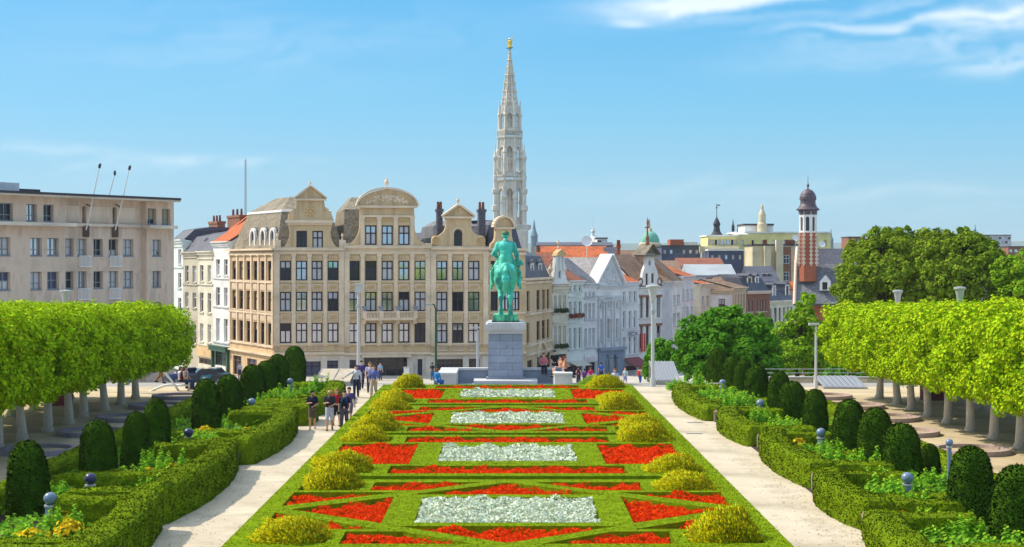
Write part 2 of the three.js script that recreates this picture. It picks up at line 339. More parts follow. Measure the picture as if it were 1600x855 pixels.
CENTRES.forEach((c, m) => {
  const R = rng(100 + m), plan = m % 2 ? oblong : diamond, holes = [shift(plan.white, c)], near = 1 - m / 4;
  const nth = order[m];
  for (const [shape, where, pts, how] of plan.beds) for (const [p, w] of expand(pts, how)) {
    holes.push(shift(p, c));
    const side = w.includes('x') ? 'right' : 'left', end = w.includes('z') ? 'near' : 'far';
    const label = `${shape} red flower bed, ${[how.includes('x') ? side : '', how.includes('z') ? end : ''].join(' ').trim()} ${how === 'xz' ? 'corner' : how === 'x' ? 'side' : 'end'} of the ${nth} white bed from front`;
    if (m === 3 && where === 'end' && end === 'far') { /* the last strip too */ }
    plantBed('flower_bed', label, 'flower bed', shift(p, c), 0.27, 0.53, MAT.redBloom, MAT.redLeaf, lerp(160, 480, near * near), lerp(0.11, 0.062, near), R, 'red flower beds of the parterre', 'red');
  }
  plantBed('flower_bed', `oblong bed of silver white foliage, ${nth} along the parterre from the front`, 'flower bed', shift(plan.white, c), 0.34, 0.62, MAT.silver, MAT.silverBase, lerp(180, 560, near * near), lerp(0.11, 0.056, near), R, 'silver white beds of the parterre', 'white');
  for (const [p] of expand(cellPts, 'xz')) { holes.push(shift(p, c)); const q = shift(p, c); bushSpots.push([(q[0][0] + q[1][0] + q[2][0] + q[3][0]) / 4, (q[0][1] + q[1][1] + q[2][1] + q[3][1]) / 4, m]); }
  const e = STEP / 2, k = 6.15, last = m === 3, z0 = m === 0 ? c - 14 : c - e;
  const outline = [[-7.12, z0], ...(m === 0 ? [] : [[-6.5, c - e], [-6.5, c - k], [6.5, c - k], [6.5, c - e]]), [7.12, z0],
    ...(last ? [[7.12, c + k], [-7.12, c + k]] : [[7.12, c + e], [6.5, c + e], [6.5, c + k], [-6.5, c + k], [-6.5, c + e], [-7.12, c + e]])];
  const b = new Build(); prism(b, outline, holes, 0, HEDGE_H);
  const core = b.geometry;
  sprigs(b, core, (p) => clamp(420 * (44 / -p.z) ** 2.2, 40, 420), lerp(0.04, 0.022, near) * 1.2, R, (p) => -p.z > 38);
  const h = b.build('parterre_hedge', MAT.box);
  tag(h, `low clipped box hedge in ${m % 2 ? 'straight bars' : 'a diamond'} round the ${nth} white bed from the front`, 'hedge', 'low box hedges of the parterre');
});

// golden shrubs in the corner cells
function shrubGeo(seed, w, h, n, size) {
  const R = rng(seed), leaves = new Build(), inner = new Build();
  for (let i = 0; i < n; i++) {
    const a = R() * 6.283, t = Math.pow(R(), 0.45), el = Math.asin(R() ** 0.8), rr = 1 + 0.28 * noise3(Math.cos(a) * 2 + seed, el * 2, Math.sin(a) * 2);
    const d = new V3(Math.cos(a) * Math.cos(el), Math.sin(el), Math.sin(a) * Math.cos(el)), p = new V3(d.x * w * rr * (0.6 + 0.4 * t), 0.12 + d.y * h * rr * (0.55 + 0.45 * t), d.z * w * rr * (0.6 + 0.4 * t));
    const dir = d.clone().multiplyScalar(0.7).add(new V3(0, 0.7, 0)).addScaledVector(rdir(R), 0.5).normalize(), s = size * (0.6 + 0.8 * R()), side = rdir(R).cross(dir).normalize();
    const g = 0.75 + 0.5 * R(); leaves.tint = [g * (0.75 + 0.45 * R()), g, g];
    // a sprig: a thin shoot of three blades
    for (let k = 0; k < 3; k++) { const q = p.clone().addScaledVector(dir, s * k * 0.8), o = side.clone().applyAxisAngle(dir, k * 2.1).multiplyScalar(s * 0.55), nn = d.clone().addScaledVector(rdir(R), 0.6).normalize(); leaves.tri(q.clone().addScaledVector(o, -0.6), q.clone().addScaledVector(dir, s * 1.4).add(o), q.clone().addScaledVector(dir, s * 0.5).addScaledVector(o, 1.2), nn, nn, nn); }
  }
  for (let i = 0; i < 26; i++) { const d = rdir(R); inner.tube([new V3(d.x * 0.08, 0, d.z * 0.08), new V3(d.x * w * 0.5, h * (0.3 + 0.3 * Math.abs(d.y)), d.z * w * 0.5), new V3(d.x * w * 0.85, h * (0.35 + 0.55 * Math.abs(d.y)), d.z * w * 0.85)], [0.025, 0.016, 0.006], 4); }
  return [leaves.geometry, inner.geometry];
}
{
  const kinds = [11, 12, 13].map((s) => shrubGeo(s, 1.02, 0.86, 5200, 0.048)), R = rng(5), inner = MAT.goldLeaf;
  bushSpots.forEach(([x, z, m]) => {
    const [g, i] = kinds[Math.floor(R() * 3)], end = z > CENTRES[m] ? 'far' : 'near';
    const t = thing('golden_shrub', `golden yellow shrub in the ${end} ${x < 0 ? 'left' : 'right'} corner round the ${order[m]} white bed from the front`, 'shrub', [x + (R() - 0.5) * 0.2, 0, -z + (R() - 0.5) * 0.2], R() * 6, 'golden shrubs in the corners of the parterre');
    { const q = 0.9 + 0.2 * R(); t.scale.set(q * (0.92 + 0.16 * R()), 0.88 + 0.3 * R(), q); }
    mesh(g, MAT.goldLeaf, 'leaves', t).userData.kind = 'stuff'; mesh(i, inner, 'stems', t);
  });
  const [g, i] = shrubGeo(31, 1.15, 0.62, 2400, 0.05);
  const t = thing('clipped_shrub', 'low rounded green shrub at the far right end of the parterre', 'shrub', [5.3, 0, -92.2]);
  mesh(g, MAT.crownLime, 'leaves', t).userData.kind = 'stuff'; mesh(i, MAT.crownLime, 'stems', t);
}

// ---------------------------------------------------------------- the clipped hedges beside the paths
// a clipped block: a fine box whose edges are rounded off and whose faces bulge a little
function hedgeBlock(b, x0, x1, z0, z1, h, r = 0.16, bend = 0) {
  const y0 = 0;
  const cell = 0.22, nx = Math.max(2, Math.ceil((x1 - x0) / cell)), nz = Math.max(2, Math.ceil((z1 - z0) / cell)), ny = Math.max(2, Math.ceil(h / cell));
  const f = (x, y, z) => {
    const px = lerp(x0, x1, x), py = y0 + h * y, pz = lerp(z0, z1, z), c = new V3(clamp(px, x0 + r, x1 - r), Math.min(py, y0 + h - r), clamp(pz, z0 + r, z1 - r)), p = new V3(px, py, pz), d = p.clone().sub(c), L = d.length();
    if (L > r) p.copy(c).addScaledVector(d, r / L);
    const n = L > 1e-6 ? d.divideScalar(L) : UP, w = 0.15 * fbm3(px * 1.3, py * 1.8, pz * 1.3, 3) + 0.04 * noise3(px * 5, py * 5, pz * 5);
    p.addScaledVector(n, w * (y < 0.01 ? 0.6 : 1)); const q = 2 * (p.z - z0) / (z1 - z0) - 1; return new V3(p.x + bend * q * q, Math.max(0, p.y), -p.z);
  };
  const face = (n1, n2, g) => { for (let i = 0; i < n1; i++) for (let j = 0; j < n2; j++) b.quad(g(i / n1, j / n2), g((i + 1) / n1, j / n2), g((i + 1) / n1, (j + 1) / n2), g(i / n1, (j + 1) / n2)); };
  face(nx, nz, (u, v) => f(u, 1, v));
  face(nx, ny, (u, v) => f(u, v, 0)); face(nx, ny, (u, v) => f(1 - u, v, 1));
  face(nz, ny, (u, v) => f(1, v, u)); face(nz, ny, (u, v) => f(0, v, 1 - u));
}
function hedgeThing(label, blocks, seed, dens, size, material = MAT.yewHedge) {
  const b = new Build(), R = rng(seed); for (const k of blocks) hedgeBlock(b, ...k);
  sprigs(b, b.geometry, () => dens, size, R);
  return tag(b.build('clipped_hedge', material), label, 'hedge', 'clipped hedges beside the gravel paths');
}
const bays = { right: [[33.5, 43, 9.3], [44.3, 51.2, 9.55], [52.4, 62.6, 9.6], [64.3, 73, 9.35], [74.6, 88.2, 8.85]], left: [[32, 44.6, 9.35], [45.2, 57.4, 9.4], [58.6, 70.9, 9.05], [72.4, 75.6, 8.95], [77, 88.6, 8.75]] };
for (const side of ['left', 'right']) {
  const s = side === 'left' ? -1 : 1;
  sheet('planting_bed', [s * 9.95, s * 15.6].sort((a, b) => a - b), [30, 60, 90], () => 0.012, MAT.soil);
  bays[side].forEach(([z0, z1, x], i) => {
    const h = side === 'left' ? [1.12, 1.12, 1.02, 0.98, 0.9][i] : [0.85, 0.9, 0.95, 0.88, 0.76][i], X = (a, b) => s < 0 ? [-b, -a] : [a, b];
    const blocks = [[...X(x, x + 1.05), z0, z1, h, 0.26, s * (z1 - z0 > 5 ? 0.42 : 0.15)], [...X(x + 0.9, x + 3.4), z0, z0 + 0.9, h * 0.9, 0.2], [...X(x + 0.9, x + 3.4), z1 - 0.8, z1, h * 0.9, 0.2]];
    if (z1 - z0 > 5) { const mid = (z0 + z1) / 2; blocks.push([...X(x + 0.9, x + 5.4), mid - 0.35, mid + 0.35, h * 0.6, 0.15]); if (z1 - z0 > 9) blocks.push([...X(x + 0.9, x + 5.2), mid + 1.3, mid + 1.9, h * 0.5, 0.15]); }
    hedgeThing(`clipped hedge along the ${side} gravel path, ${['first', 'second', 'third', 'fourth', 'last'][i]} block from the front`, blocks, 300 + i + (s > 0 ? 50 : 0), clamp(380 * (44 / z0) ** 2, 80, 380), lerp(0.044, 0.062, i / 4));
  });
  // the low hedge behind the topiary, towards the trees
  [[33, 48], [49.2, 66], [67.2, 89]].forEach(([z0, z1], i) => hedgeThing(`low hedge between the topiary and the ${side} rows of trees, ${['front', 'middle', 'far'][i]} length`, [[...(s < 0 ? [-16.0, -15.2] : [15.2, 16.0]), z0, z1, 0.75, 0.2]], 400 + i + (s > 0 ? 50 : 0), 90, 0.06));
}

let topiaryRows;
// ---------------------------------------------------------------- topiary: tall rounded cones of yew
function topiaryGeo(seed, h, w) {
  const b = new Build(), R = rng(seed), prof = (t) => w * (0.93 + 0.07 * Math.sin(Math.PI * clamp(t * 1.3, 0, 1))) * Math.sqrt(Math.max(0, 1 - Math.max(0, (t - 0.66) / 0.34) ** 2.3)) * (1 - 0.16 * t);
  const N = 40, K = 44, pt = (i, k) => { const t = i / N, a = k / K * 2 * Math.PI, r = prof(t), wob = 1 + 0.17 * fbm3(Math.cos(a) * 2 + seed * 3, t * 4, Math.sin(a) * 2, 4); return new V3(r * wob * Math.cos(a), 0.02 + t * h, r * wob * Math.sin(a)); };
  for (let i = 0; i < N; i++) for (let k = 0; k < K; k++) b.quad(pt(i, k), pt(i + 1, k), pt(i + 1, k + 1), pt(i, k + 1));
  sprigs(b, b.geometry, () => 900, 0.062, R);
  return b.geometry;
}
{
  const kinds = [[21, 2.15, 0.69], [22, 2.2, 0.67], [23, 2.1, 0.72], [24, 2.25, 0.65]].map((a) => topiaryGeo(...a)), R = rng(77);
  const rows = topiaryRows = {
    right: [[13.35, 41.2, 1.05], [13.3, 45.1, 1.06], [13.4, 53.4, 1], [13.4, 57.3, 0.98], [13.2, 60.8, 1], [13.25, 67.7, 0.94], [13.3, 73.3, 0.95], [13.4, 77.6, 0.92], [13.3, 84, 0.93], [13.25, 88.5, 0.93], [13.2, 92, 0.95], [13.2, 98.5, 0.95]],
    left: [[-15.2, 44.8, 0.9], [-14.2, 46.6, 0.98], [-13.9, 53.4, 1.03], [-13.25, 55.8, 1.03, 0.8], [-13.3, 59.4, 1.1, 0.74], [-13.2, 69, 1.06], [-13.25, 74.7, 1.02], [-13.3, 82.3, 1.0], [-13.3, 87, 1.0], [-13.2, 90.5, 1.0], [-13.25, 97.9, 1.05]],
  };
  const nth = ['first', 'second', 'third', 'fourth', 'fifth', 'sixth', 'seventh', 'eighth', 'ninth', 'tenth', 'eleventh', 'twelfth'];
  for (const side of ['left', 'right']) rows[side].forEach(([x, z, k, kw = 1], i) => {
    const o = mesh(kinds[(i + (side === 'left' ? 2 : 0)) % 4], MAT.topiary, 'topiary'); o.position.set(x, 0, -z); o.rotation.set((R() - 0.5) * 0.07, R() * 6, (R() - 0.5) * 0.07); o.scale.set(k * kw * (0.9 + 0.2 * R()), k * (0.97 + 0.07 * R()), k * kw * (0.9 + 0.2 * R()));
    tag(o, `dark green rounded topiary cone in the ${side} border, ${nth[i]} from the front`, 'topiary', `topiary cones of the ${side} border`);
  });
  const o = mesh(kinds[1], MAT.topiary, 'topiary'); o.position.set(-13.6, 0, -53.2); o.scale.set(0.55, 0.92, 0.55); tag(o, 'small topiary merged with the third cone of the left border', 'topiary');
  const o2 = mesh(kinds[0], MAT.topiary, 'topiary'); o2.position.set(14.55, 0, -54.2); o2.scale.set(0.55, 0.6, 0.55); tag(o2, 'small topiary beside the third cone of the right border', 'topiary');
}

// ---------------------------------------------------------------- plants in the borders
function leafyPlant(seed, h, stems, spread) {
  const R = rng(seed), b = new Build(), st = new Build();
  for (let s = 0; s < stems; s++) {
    const a = R() * 6.283, d = spread * Math.sqrt(R()), x = Math.cos(a) * d, z = Math.sin(a) * d, H = h * (0.6 + 0.4 * R()) * (1 - 0.3 * d / spread), lean = new V3((R() - 0.5) * 0.25 + x * 0.2, 1, (R() - 0.5) * 0.25 + z * 0.2);
    const base = new V3(x, 0, z), tip = base.clone().addScaledVector(lean, H); st.bar(base, tip, 0.014, 0.005, 4, false);
    const n = Math.round(H * 34);
    for (let i = 2; i < n; i++) { const t = i / n, p = base.clone().lerp(tip, t), out = new V3(Math.cos(i * 2.4 + s), 0.3, Math.sin(i * 2.4 + s)), L = 0.2 * (1.1 - t * 0.75); const g = 0.75 + 0.5 * R(); b.tint = t > 0.85 ? [g * 1.5, g * 1.15, g] : [g, g, g]; b.leaf(p.addScaledVector(out, L * 0.6), new V3(0, 0.9, 0.2).addScaledVector(out, 0.5).addScaledVector(rdir(R), 0.35).normalize(), L, R, 1.6); }
  }
  return [b.geometry, st.geometry];
}
function bloomPlant(seed, h, spread, n, size) { const R = rng(seed), b = new Build(); for (let i = 0; i < n; i++) { const d = rdir(R), p = new V3(d.x * spread * Math.sqrt(R()), h * (0.35 + 0.65 * Math.abs(d.y) * (0.7 + 0.3 * R())), d.z * spread * Math.sqrt(R())); const g = 0.7 + 0.5 * R(); b.tint = [g, g * (0.85 + 0.3 * R()), g]; b.leaf(p, new V3(d.x, 0.8, d.z + 0.2).addScaledVector(rdir(R), 0.4).normalize(), size * (0.7 + 0.6 * R()), R, 1.3); } return b.geometry; }
{
  const leafy = [[41, 1.25, 12, 0.55], [42, 1.0, 14, 0.6], [43, 1.5, 9, 0.4], [44, 0.75, 16, 0.65]].map((a) => leafyPlant(...a));
  const yellow = [[51, 0.5, 0.42, 120, 0.09], [52, 0.42, 0.5, 130, 0.09]].map((a) => bloomPlant(...a)), silver = [[61, 0.6, 0.35, 220, 0.1], [62, 0.45, 0.4, 200, 0.1]].map((a) => bloomPlant(...a)), green = [[71, 0.4, 0.5, 260, 0.09]].map((a) => bloomPlant(...a));
  const R = rng(88);
  const nthT = ['first', 'second', 'third', 'fourth', 'fifth', 'sixth', 'seventh', 'eighth', 'ninth', 'tenth', 'eleventh', 'twelfth'], beside = (x, z) => { const row = topiaryRows[x < 0 ? 'left' : 'right']; let k = 0; row.forEach((p, i) => { if (Math.abs(p[1] - z) < Math.abs(row[k][1] - z)) k = i; }); return `${z < row[k][1] - 0.6 ? 'in front of' : z > row[k][1] + 0.6 ? 'behind' : 'beside'} the ${nthT[k]} ${x < 0 ? 'left' : 'right'} topiary`; };
  const put = (g, m, name, x, z, label, cat, group, k = 1) => { const o = thing(name, label, cat, [x, 0, -z], R() * 6, group); o.scale.set(k, k * (0.9 + 0.25 * R()), k); mesh(g, m, cat === 'flower' ? 'blooms' : 'leaves', o).userData.kind = 'stuff'; };
  // measured where the picture shows them clearly
  const lefty = [[-12.6, 46.2, 1], [-11.4, 47.2, 0], [-12.9, 48.4, 3], [-11.2, 50.4, 1], [-12.2, 51.8, 0], [-12.7, 57.6, 0], [-11.2, 60, 1], [-11.8, 61.6, 2], [-11.4, 65.2, 0], [-12.3, 71, 0], [-11.1, 77.6, 1], [-12.4, 80.6, 0], [-11.2, 88.8, 1], [-12.2, 43.2, 0], [-12.9, 42.2, 3], [-11.6, 54.6, 0], [-11.9, 53.8, 1], [-12.4, 55, 2], [-11.1, 57, 3], [-12.2, 63.5, 1], [-12.6, 65, 3], [-13.8, 63, 3], [-11.2, 73.2, 2], [-11.6, 71.8, 1], [-11.9, 74.4, 3], [-11.2, 82.8, 1], [-11.6, 80.5, 2], [-11.9, 84.5, 0], [-10.9, 86.5, 0], [-10.4, 87.5, 2], [-12.6, 86, 3], [-12, 78.5, 3], [-12.4, 69.2, 3], [-14.6, 61, 3], [-14.3, 50, 3]];
  const righty = [[12.4, 46.8, 1], [11.6, 48.2, 0], [12.6, 55.2, 0], [11.4, 53.6, 3], [12.3, 60, 1], [11.3, 64.6, 1], [12.1, 68.8, 0], [11.5, 74.4, 1], [12.2, 80.6, 0], [10.9, 85.4, 1], [11.6, 90, 1], [11.6, 43.4, 0], [12.3, 42, 1], [11.4, 42.2, 3], [12.9, 40.4, 1], [11.9, 45.8, 2], [12.1, 49.6, 3], [12.9, 50.6, 1], [12.4, 52, 1], [11.7, 56.6, 0], [11.2, 55.6, 1], [12, 58.6, 2], [11.6, 60.6, 3], [14.4, 49.2, 1], [14.1, 51.6, 0], [11.3, 67.4, 1], [11.8, 66.2, 0], [11.2, 70.6, 2], [11.8, 71.8, 0], [11.1, 77.6, 2], [11.5, 79.4, 0], [11.2, 81.5, 1], [11.7, 83.2, 2], [11.9, 86, 1], [10.8, 88.6, 2], [10.4, 90.8, 0], [11.2, 92.2, 2], [9.9, 92.6, 1], [12.4, 75, 3], [12.2, 63.4, 3]];
  for (const pts of [lefty, righty]) pts.forEach(([x, z, k]) => { const t = thing('leafy_plant', `${['tall spiky', 'bushy', 'very tall slender', 'low spreading'][k]} green leafy plant ${beside(x, z)}`, 'plant', [x, 0, -z], R() * 6, 'leafy plants of the borders'), q = 0.86 + 0.26 * R(); t.scale.set(q, q * (0.9 + 0.2 * R()), q); const l = mesh(leafy[k][0], MAT.plant, 'leaves', t); l.userData.kind = 'stuff'; mesh(leafy[k][1], MAT.crownMid, 'stems', t).userData.kind = 'stuff'; });
  for (const [x, z, side] of [[-11.9, 42.6, 'left'], [-12.3, 43.8, 'left'], [-11.2, 44.2, 'left'], [-10.8, 43.6, 'left'], [-12.6, 41.6, 'left'], [-11.5, 54.0, 'left'], [-12.2, 53.2, 'left'], [-10.9, 55.6, 'left'], [-12, 66.2, 'left'], [-12.7, 66, 'left'], [-11.2, 67.5, 'left'], [-10.9, 74.6, 'left'], [-10.5, 75.4, 'left'], [11.1, 43.8, 'right'], [11.9, 52.2, 'right'], [12.4, 53.6, 'right'], [11.4, 61.6, 'right'], [11.6, 73.6, 'right']]) put(yellow[Math.floor(R() * 2)], MAT.yellow, 'yellow_flower', x, z, `small clump of yellow flowers ${beside(x, z)}`, 'flower', 'yellow flower clumps of the borders', 1.25);
  for (const [x, z, side] of [[-11.4, 45, 'left'], [-10.9, 46, 'left'], [-12.0, 67.2, 'left'], [-11.5, 66.6, 'left'], [-12.4, 44.6, 'left'], [11.5, 44.8, 'right']]) put(silver[Math.floor(R() * 2)], MAT.plantBlue, 'silver_plant', x, z, `silver grey leaved plant ${beside(x, z)}`, 'plant', 'silver plants of the borders');
  for (const s of [-1, 1]) { const b = new Build(); for (let i = 0; i < 9000; i++) { const z = 39 + 52 * R(), x = s * (10.6 + 4.5 * R()), d = fbm3(x * 0.7, 2.2, z * 0.7, 3); if (d < -0.12) continue; const g = 0.65 + 0.6 * R(); b.tint = [g * (0.8 + 0.4 * R()), g, g]; b.leaf(new V3(x, 0.06 + (0.2 + 0.75 * Math.max(0, d + 0.1)) * R(), -z), new V3(0, 0.8, 0.2).addScaledVector(rdir(R), 0.6).normalize(), 0.13 * (0.6 + 0.8 * R()), R, 1.4); } tag(b.build('ground_cover', MAT.plant), `low green foliage filling the ${s < 0 ? 'left' : 'right'} border between the hedges`, 'foliage', null, 'stuff'); }
}

// fallen leaves and loose grit along the edges of the paths
for (const s of [-1, 1]) {
  const R = rng(600 + s), b = new Build();
  for (let i = 0; i < 1300; i++) { const e = R() < 0.8, z = 38 + 54 * R() * R(), x = s * (e ? 10.1 - 1.5 * R() ** 2 : 7.2 + 2 * R()), g = 0.5 + 0.8 * R(), k = R(); b.tint = k < 0.35 ? [g, g * 0.9, g * 0.7] : k < 0.7 ? [g * 0.5, g * 0.36, g * 0.15] : [g * 0.3, g * 0.42, g * 0.08]; b.leaf(new V3(x, 0.012 + 0.008 * R(), -z), new V3(0, 1, 0).addScaledVector(rdir(R), 0.25).normalize(), 0.035 * (0.5 + R()), R, 1.4); }
  tag(b.build('leaf_litter', M(C(0.7, 0.62, 0.5), { rough: 1 })), `fallen leaves and grit along the ${s < 0 ? 'left' : 'right'} path`, 'leaves', null, 'stuff');
}

// ---------------------------------------------------------------- the clipped tree rows
// leaves sit in clumps, each a small dome of its own, so that clumps shade one another
function clump(b, R, c, out, r, n, size) {
  for (let i = 0; i < n; i++) {
    const d = rdir(R).addScaledVector(out, 0.55).normalize(), p = c.clone().addScaledVector(d, r * (0.55 + 0.5 * R())), g = 0.7 + 0.6 * R();
    b.tint = [g * (0.85 + 0.4 * R()), g, g]; b.leaf(p, d.multiplyScalar(0.8).add(new V3(0, 0.35, 0)).addScaledVector(rdir(R), 0.5).normalize(), size * (0.6 + 0.8 * R()), R, 1.3);
  }
}
function crownBox(seed, w, h, d, y0, clumps, per, size) {
  const R = rng(seed), b = new Build();
  for (let i = 0; i < clumps; i++) {
    const q = new V3(R() * 2 - 1, R() * 2 - 1, R() * 2 - 1), m = Math.max(Math.abs(q.x), Math.abs(q.y), Math.abs(q.z)); q.divideScalar(m || 1);
    const L = Math.hypot(q.x, q.y, q.z), s = (1 - 0.16 * (L - 1) / 0.73) * (0.9 - 0.32 * R() ** 1.6) * (1 + 0.22 * fbm3(q.x * 2 + seed, q.y * 2, q.z * 2, 3));
    clump(b, R, new V3(q.x * w / 2 * s, y0 + h / 2 + q.y * h / 2 * s, q.z * d / 2 * s), q.clone().normalize().add(new V3(0, 0.35, 0)).normalize(), 0.3 + 0.3 * R(), Math.round(per * (0.7 + 0.6 * R())), size);
  }
  return b.geometry;
}
{
  const crowns = [1, 2, 3, 4].map((s) => crownBox(s * 17, 6.1, 3.3, 4.0, 2.2, 340, 100, 0.112));
  const trunk = new Build(); trunk.tube([new V3(0, 0, 0), new V3(0.02, 0.25, 0), new V3(-0.02, 1.4, 0.02), new V3(0.02, 2.6, 0), new V3(0, 4.4, 0)], [0.3, 0.21, 0.165, 0.15, 0.07], 10); const tg = trunk.geometry;
  const limbs = new Build(); for (let k = 0; k < 8; k++) { const a = k * 0.785, y = 2.2 + (k % 3) * 0.5; limbs.tube([new V3(0, y, 0), new V3(Math.cos(a) * 1.2, y + 0.7, Math.sin(a) * 0.9), new V3(Math.cos(a) * 2.3, y + 0.9, Math.sin(a) * 1.6)], [0.11, 0.07, 0.03], 5); } const lg = limbs.geometry;
  const R = rng(123);
  for (const side of ['left', 'right']) {
    const s = side === 'left' ? -1 : 1;
    const rows = [['front', 20.6, 53.6, 11], ['back', 24.2, 60.3, 9]];
    for (const [row, X, Z0, n] of rows) for (let i = 0; i < n; i++) {
      const z = Z0 + i * 3.31, x = s * (X + (R() - 0.5) * 0.25), k = lerp(1.13, 0.965, clamp((z - 54) / 32, 0, 1));
      const t = thing('plane_tree', `pleached tree with pale trunk, ${row} row on the ${side}, ${['first', 'second', 'third', 'fourth', 'fifth', 'sixth', 'seventh', 'eighth', 'ninth', 'tenth', 'eleventh'][i]} from the front`, 'tree', [x, 0, -z], 0, `clipped trees of the ${side} rows`);
      const tr = mesh(tg, MAT.bark, 'trunk', t); tr.rotation.set((R() - 0.5) * 0.1, 0, (R() - 0.5) * 0.2); mesh(lg, MAT.darkBark, 'limbs', t).rotation.y = R() * 6;
      const c = mesh(crowns[Math.floor(R() * 4)], MAT.crown, 'crown', t); c.rotation.y = R() < 0.5 ? 0 : Math.PI; c.scale.set(1 + 0.06 * R(), k * (0.97 + 0.06 * R()), 1.02); c.position.y = -0.25; c.userData.kind = 'stuff';
    }
  }
}
// ---------------------------------------------------------------- walls, windows, roofs
// the plane of a facade between two plate columns at two distances: u to the right, v up, w out of the wall
class Facade {
  constructor(pxA, ZA, pxB, ZB, base) {
    this.A = new V3((pxA - CX) / F * ZA, base, -ZA); const B2 = new V3((pxB - CX) / F * ZB, base, -ZB);
    this.len = B2.distanceTo(this.A); this.d = B2.clone().sub(this.A).normalize(); this.base = base;
    this.turn = Math.atan2(-this.d.z, this.d.x); this.n = new V3(-this.d.z, 0, this.d.x);
    this.M = new THREE.Matrix4().makeRotationY(this.turn).setPosition(this.A);
  }
  U(px, w = 0) { const k = (px - CX) / F, ax = this.A.x + this.n.x * w, az = this.A.z + this.n.z * w; return -(ax + k * az) / (this.d.x + k * this.d.z); }
  Z(px, w = 0) { return -(this.A.z + this.n.z * w + this.d.z * this.U(px, w)); }
  V(py, px, w = 0) { return EY - (py - HY) / F * this.Z(px, w) - this.base; }
  pt(px, py, w = 0) { return [this.U(px, w), this.V(py, px, w)]; }
  world(u, v, w = 0) { return this.A.clone().addScaledVector(this.d, u).addScaledVector(this.n, w).setY(this.base + v); }
}
const wallMats = {
  cream: M(C(0.88, 0.635, 0.37), { map: TX.soot, bump: TX.rough, bumpScale: 0.02 }), creamTrim: M(C(0.95, 0.745, 0.53), { map: TX.stain }), ochre: M(C(0.80, 0.55, 0.27), { map: TX.stain }),
  pink: M(C(0.95, 0.72, 0.56), { map: TX.soot }), pinkTrim: M(C(0.92, 0.77, 0.63), { map: TX.stain }),
  white: M(C(0.95, 0.94, 0.90), { map: TX.stain }), ivory: M(C(0.87, 0.80, 0.63), { map: TX.stain }), beige: M(C(0.62, 0.55, 0.42), { map: TX.stain }), mint: M(C(0.86, 0.91, 0.86), { map: TX.stain }), blueWhite: M(C(0.92, 0.92, 0.93), { map: TX.stain }), paleGrey: M(C(0.74, 0.75, 0.77), { map: TX.stain }),
  peach: M(C(0.78, 0.60, 0.40), { map: TX.stain }), brownBrick: M(C(0.36, 0.20, 0.13), { map: TX.brick }), redBrick: M(C(0.50, 0.19, 0.10), { map: TX.brick }), yellow: M(C(0.95, 0.83, 0.36), { map: TX.stain }), sandstone: M(C(0.80, 0.68, 0.45), { map: TX.stain }), bluestone: M(C(0.33, 0.38, 0.48), { map: TX.stain, bump: TX.rough, bumpScale: 0.02 }),
  bluestoneTop: M(C(0.66, 0.66, 0.69), { map: TX.stain }), navy: M(C(0.09, 0.11, 0.20), { map: TX.stain }), gothic: M(C(0.95, 0.87, 0.76), { map: TX.stain }), concrete: M(C(0.52, 0.50, 0.46), { map: TX.stain }),
};
const roofMats = { orange: M(C(0.70, 0.155, 0.03), { map: TX.tile, bump: TX.tileBump, bumpScale: 0.03 }), red: M(C(0.38, 0.12, 0.06), { map: TX.tile, bump: TX.tileBump, bumpScale: 0.03 }), brown: M(C(0.33, 0.20, 0.13), { map: TX.tile, bump: TX.tileBump, bumpScale: 0.03 }), taupe: M(C(0.30, 0.25, 0.18), { map: TX.slate }), slate: M(C(0.085, 0.09, 0.13), { map: TX.slate, rough: 0.55 }), greySlate: M(C(0.20, 0.20, 0.23), { map: TX.slate, rough: 0.6 }), zinc: M(C(0.45, 0.50, 0.54), { map: TX.stain, rough: 0.5 }), dark: M(C(0.07, 0.065, 0.08), { map: TX.stain }), copper: M(C(0.22, 0.60, 0.45), { map: TX.stain }) };
const metalMats = { white: M(C(0.78, 0.78, 0.78), { rough: 0.5 }), grey: M(C(0.45, 0.46, 0.48), { rough: 0.45, metal: 0.3 }), dark: M(C(0.05, 0.05, 0.06), { rough: 0.5 }), green: M(C(0.02, 0.09, 0.04), { rough: 0.4 }), gold: M(C(0.9, 0.6, 0.12), { rough: 0.3, metal: 0.8 }), maroon: M(C(0.22, 0.06, 0.07), { rough: 0.8 }), red: M(C(0.6, 0.03, 0.02), { rough: 0.6 }), blueGrey: M(C(0.22, 0.30, 0.40), { rough: 0.4 }), brown: M(C(0.10, 0.05, 0.04), { rough: 0.6 }) };
const frameMats = { dark: M(C(0.03, 0.012, 0.018), { rough: 0.5 }), white: M(C(0.8, 0.8, 0.8), { rough: 0.5 }), grey: M(C(0.25, 0.27, 0.28), { rough: 0.5 }), wood: M(C(0.16, 0.08, 0.05), { rough: 0.6 }) };
const glass = { dark: M(C(0.035, 0.035, 0.05), { rough: 0.06, metal: 0.2 }), mirror: M(C(0.62, 0.62, 0.68), { rough: 0.06, metal: 0.8 }), blind: M(C(0.54, 0.53, 0.56), { rough: 0.35, clearcoat: 0.6 }), teal: M(C(0.10, 0.30, 0.38), { rough: 0.08, metal: 0.4 }), curtain: M(C(0.66, 0.65, 0.63), { rough: 0.5, clearcoat: 0.5 }), navy: M(C(0.06, 0.06, 0.14), { rough: 0.5, clearcoat: 0.4 }), ochre: M(C(0.42, 0.34, 0.22), { rough: 0.3, clearcoat: 0.5 }) };
const RB = rng(2024);
const pick = (list) => list[Math.floor(RB() * list.length)];

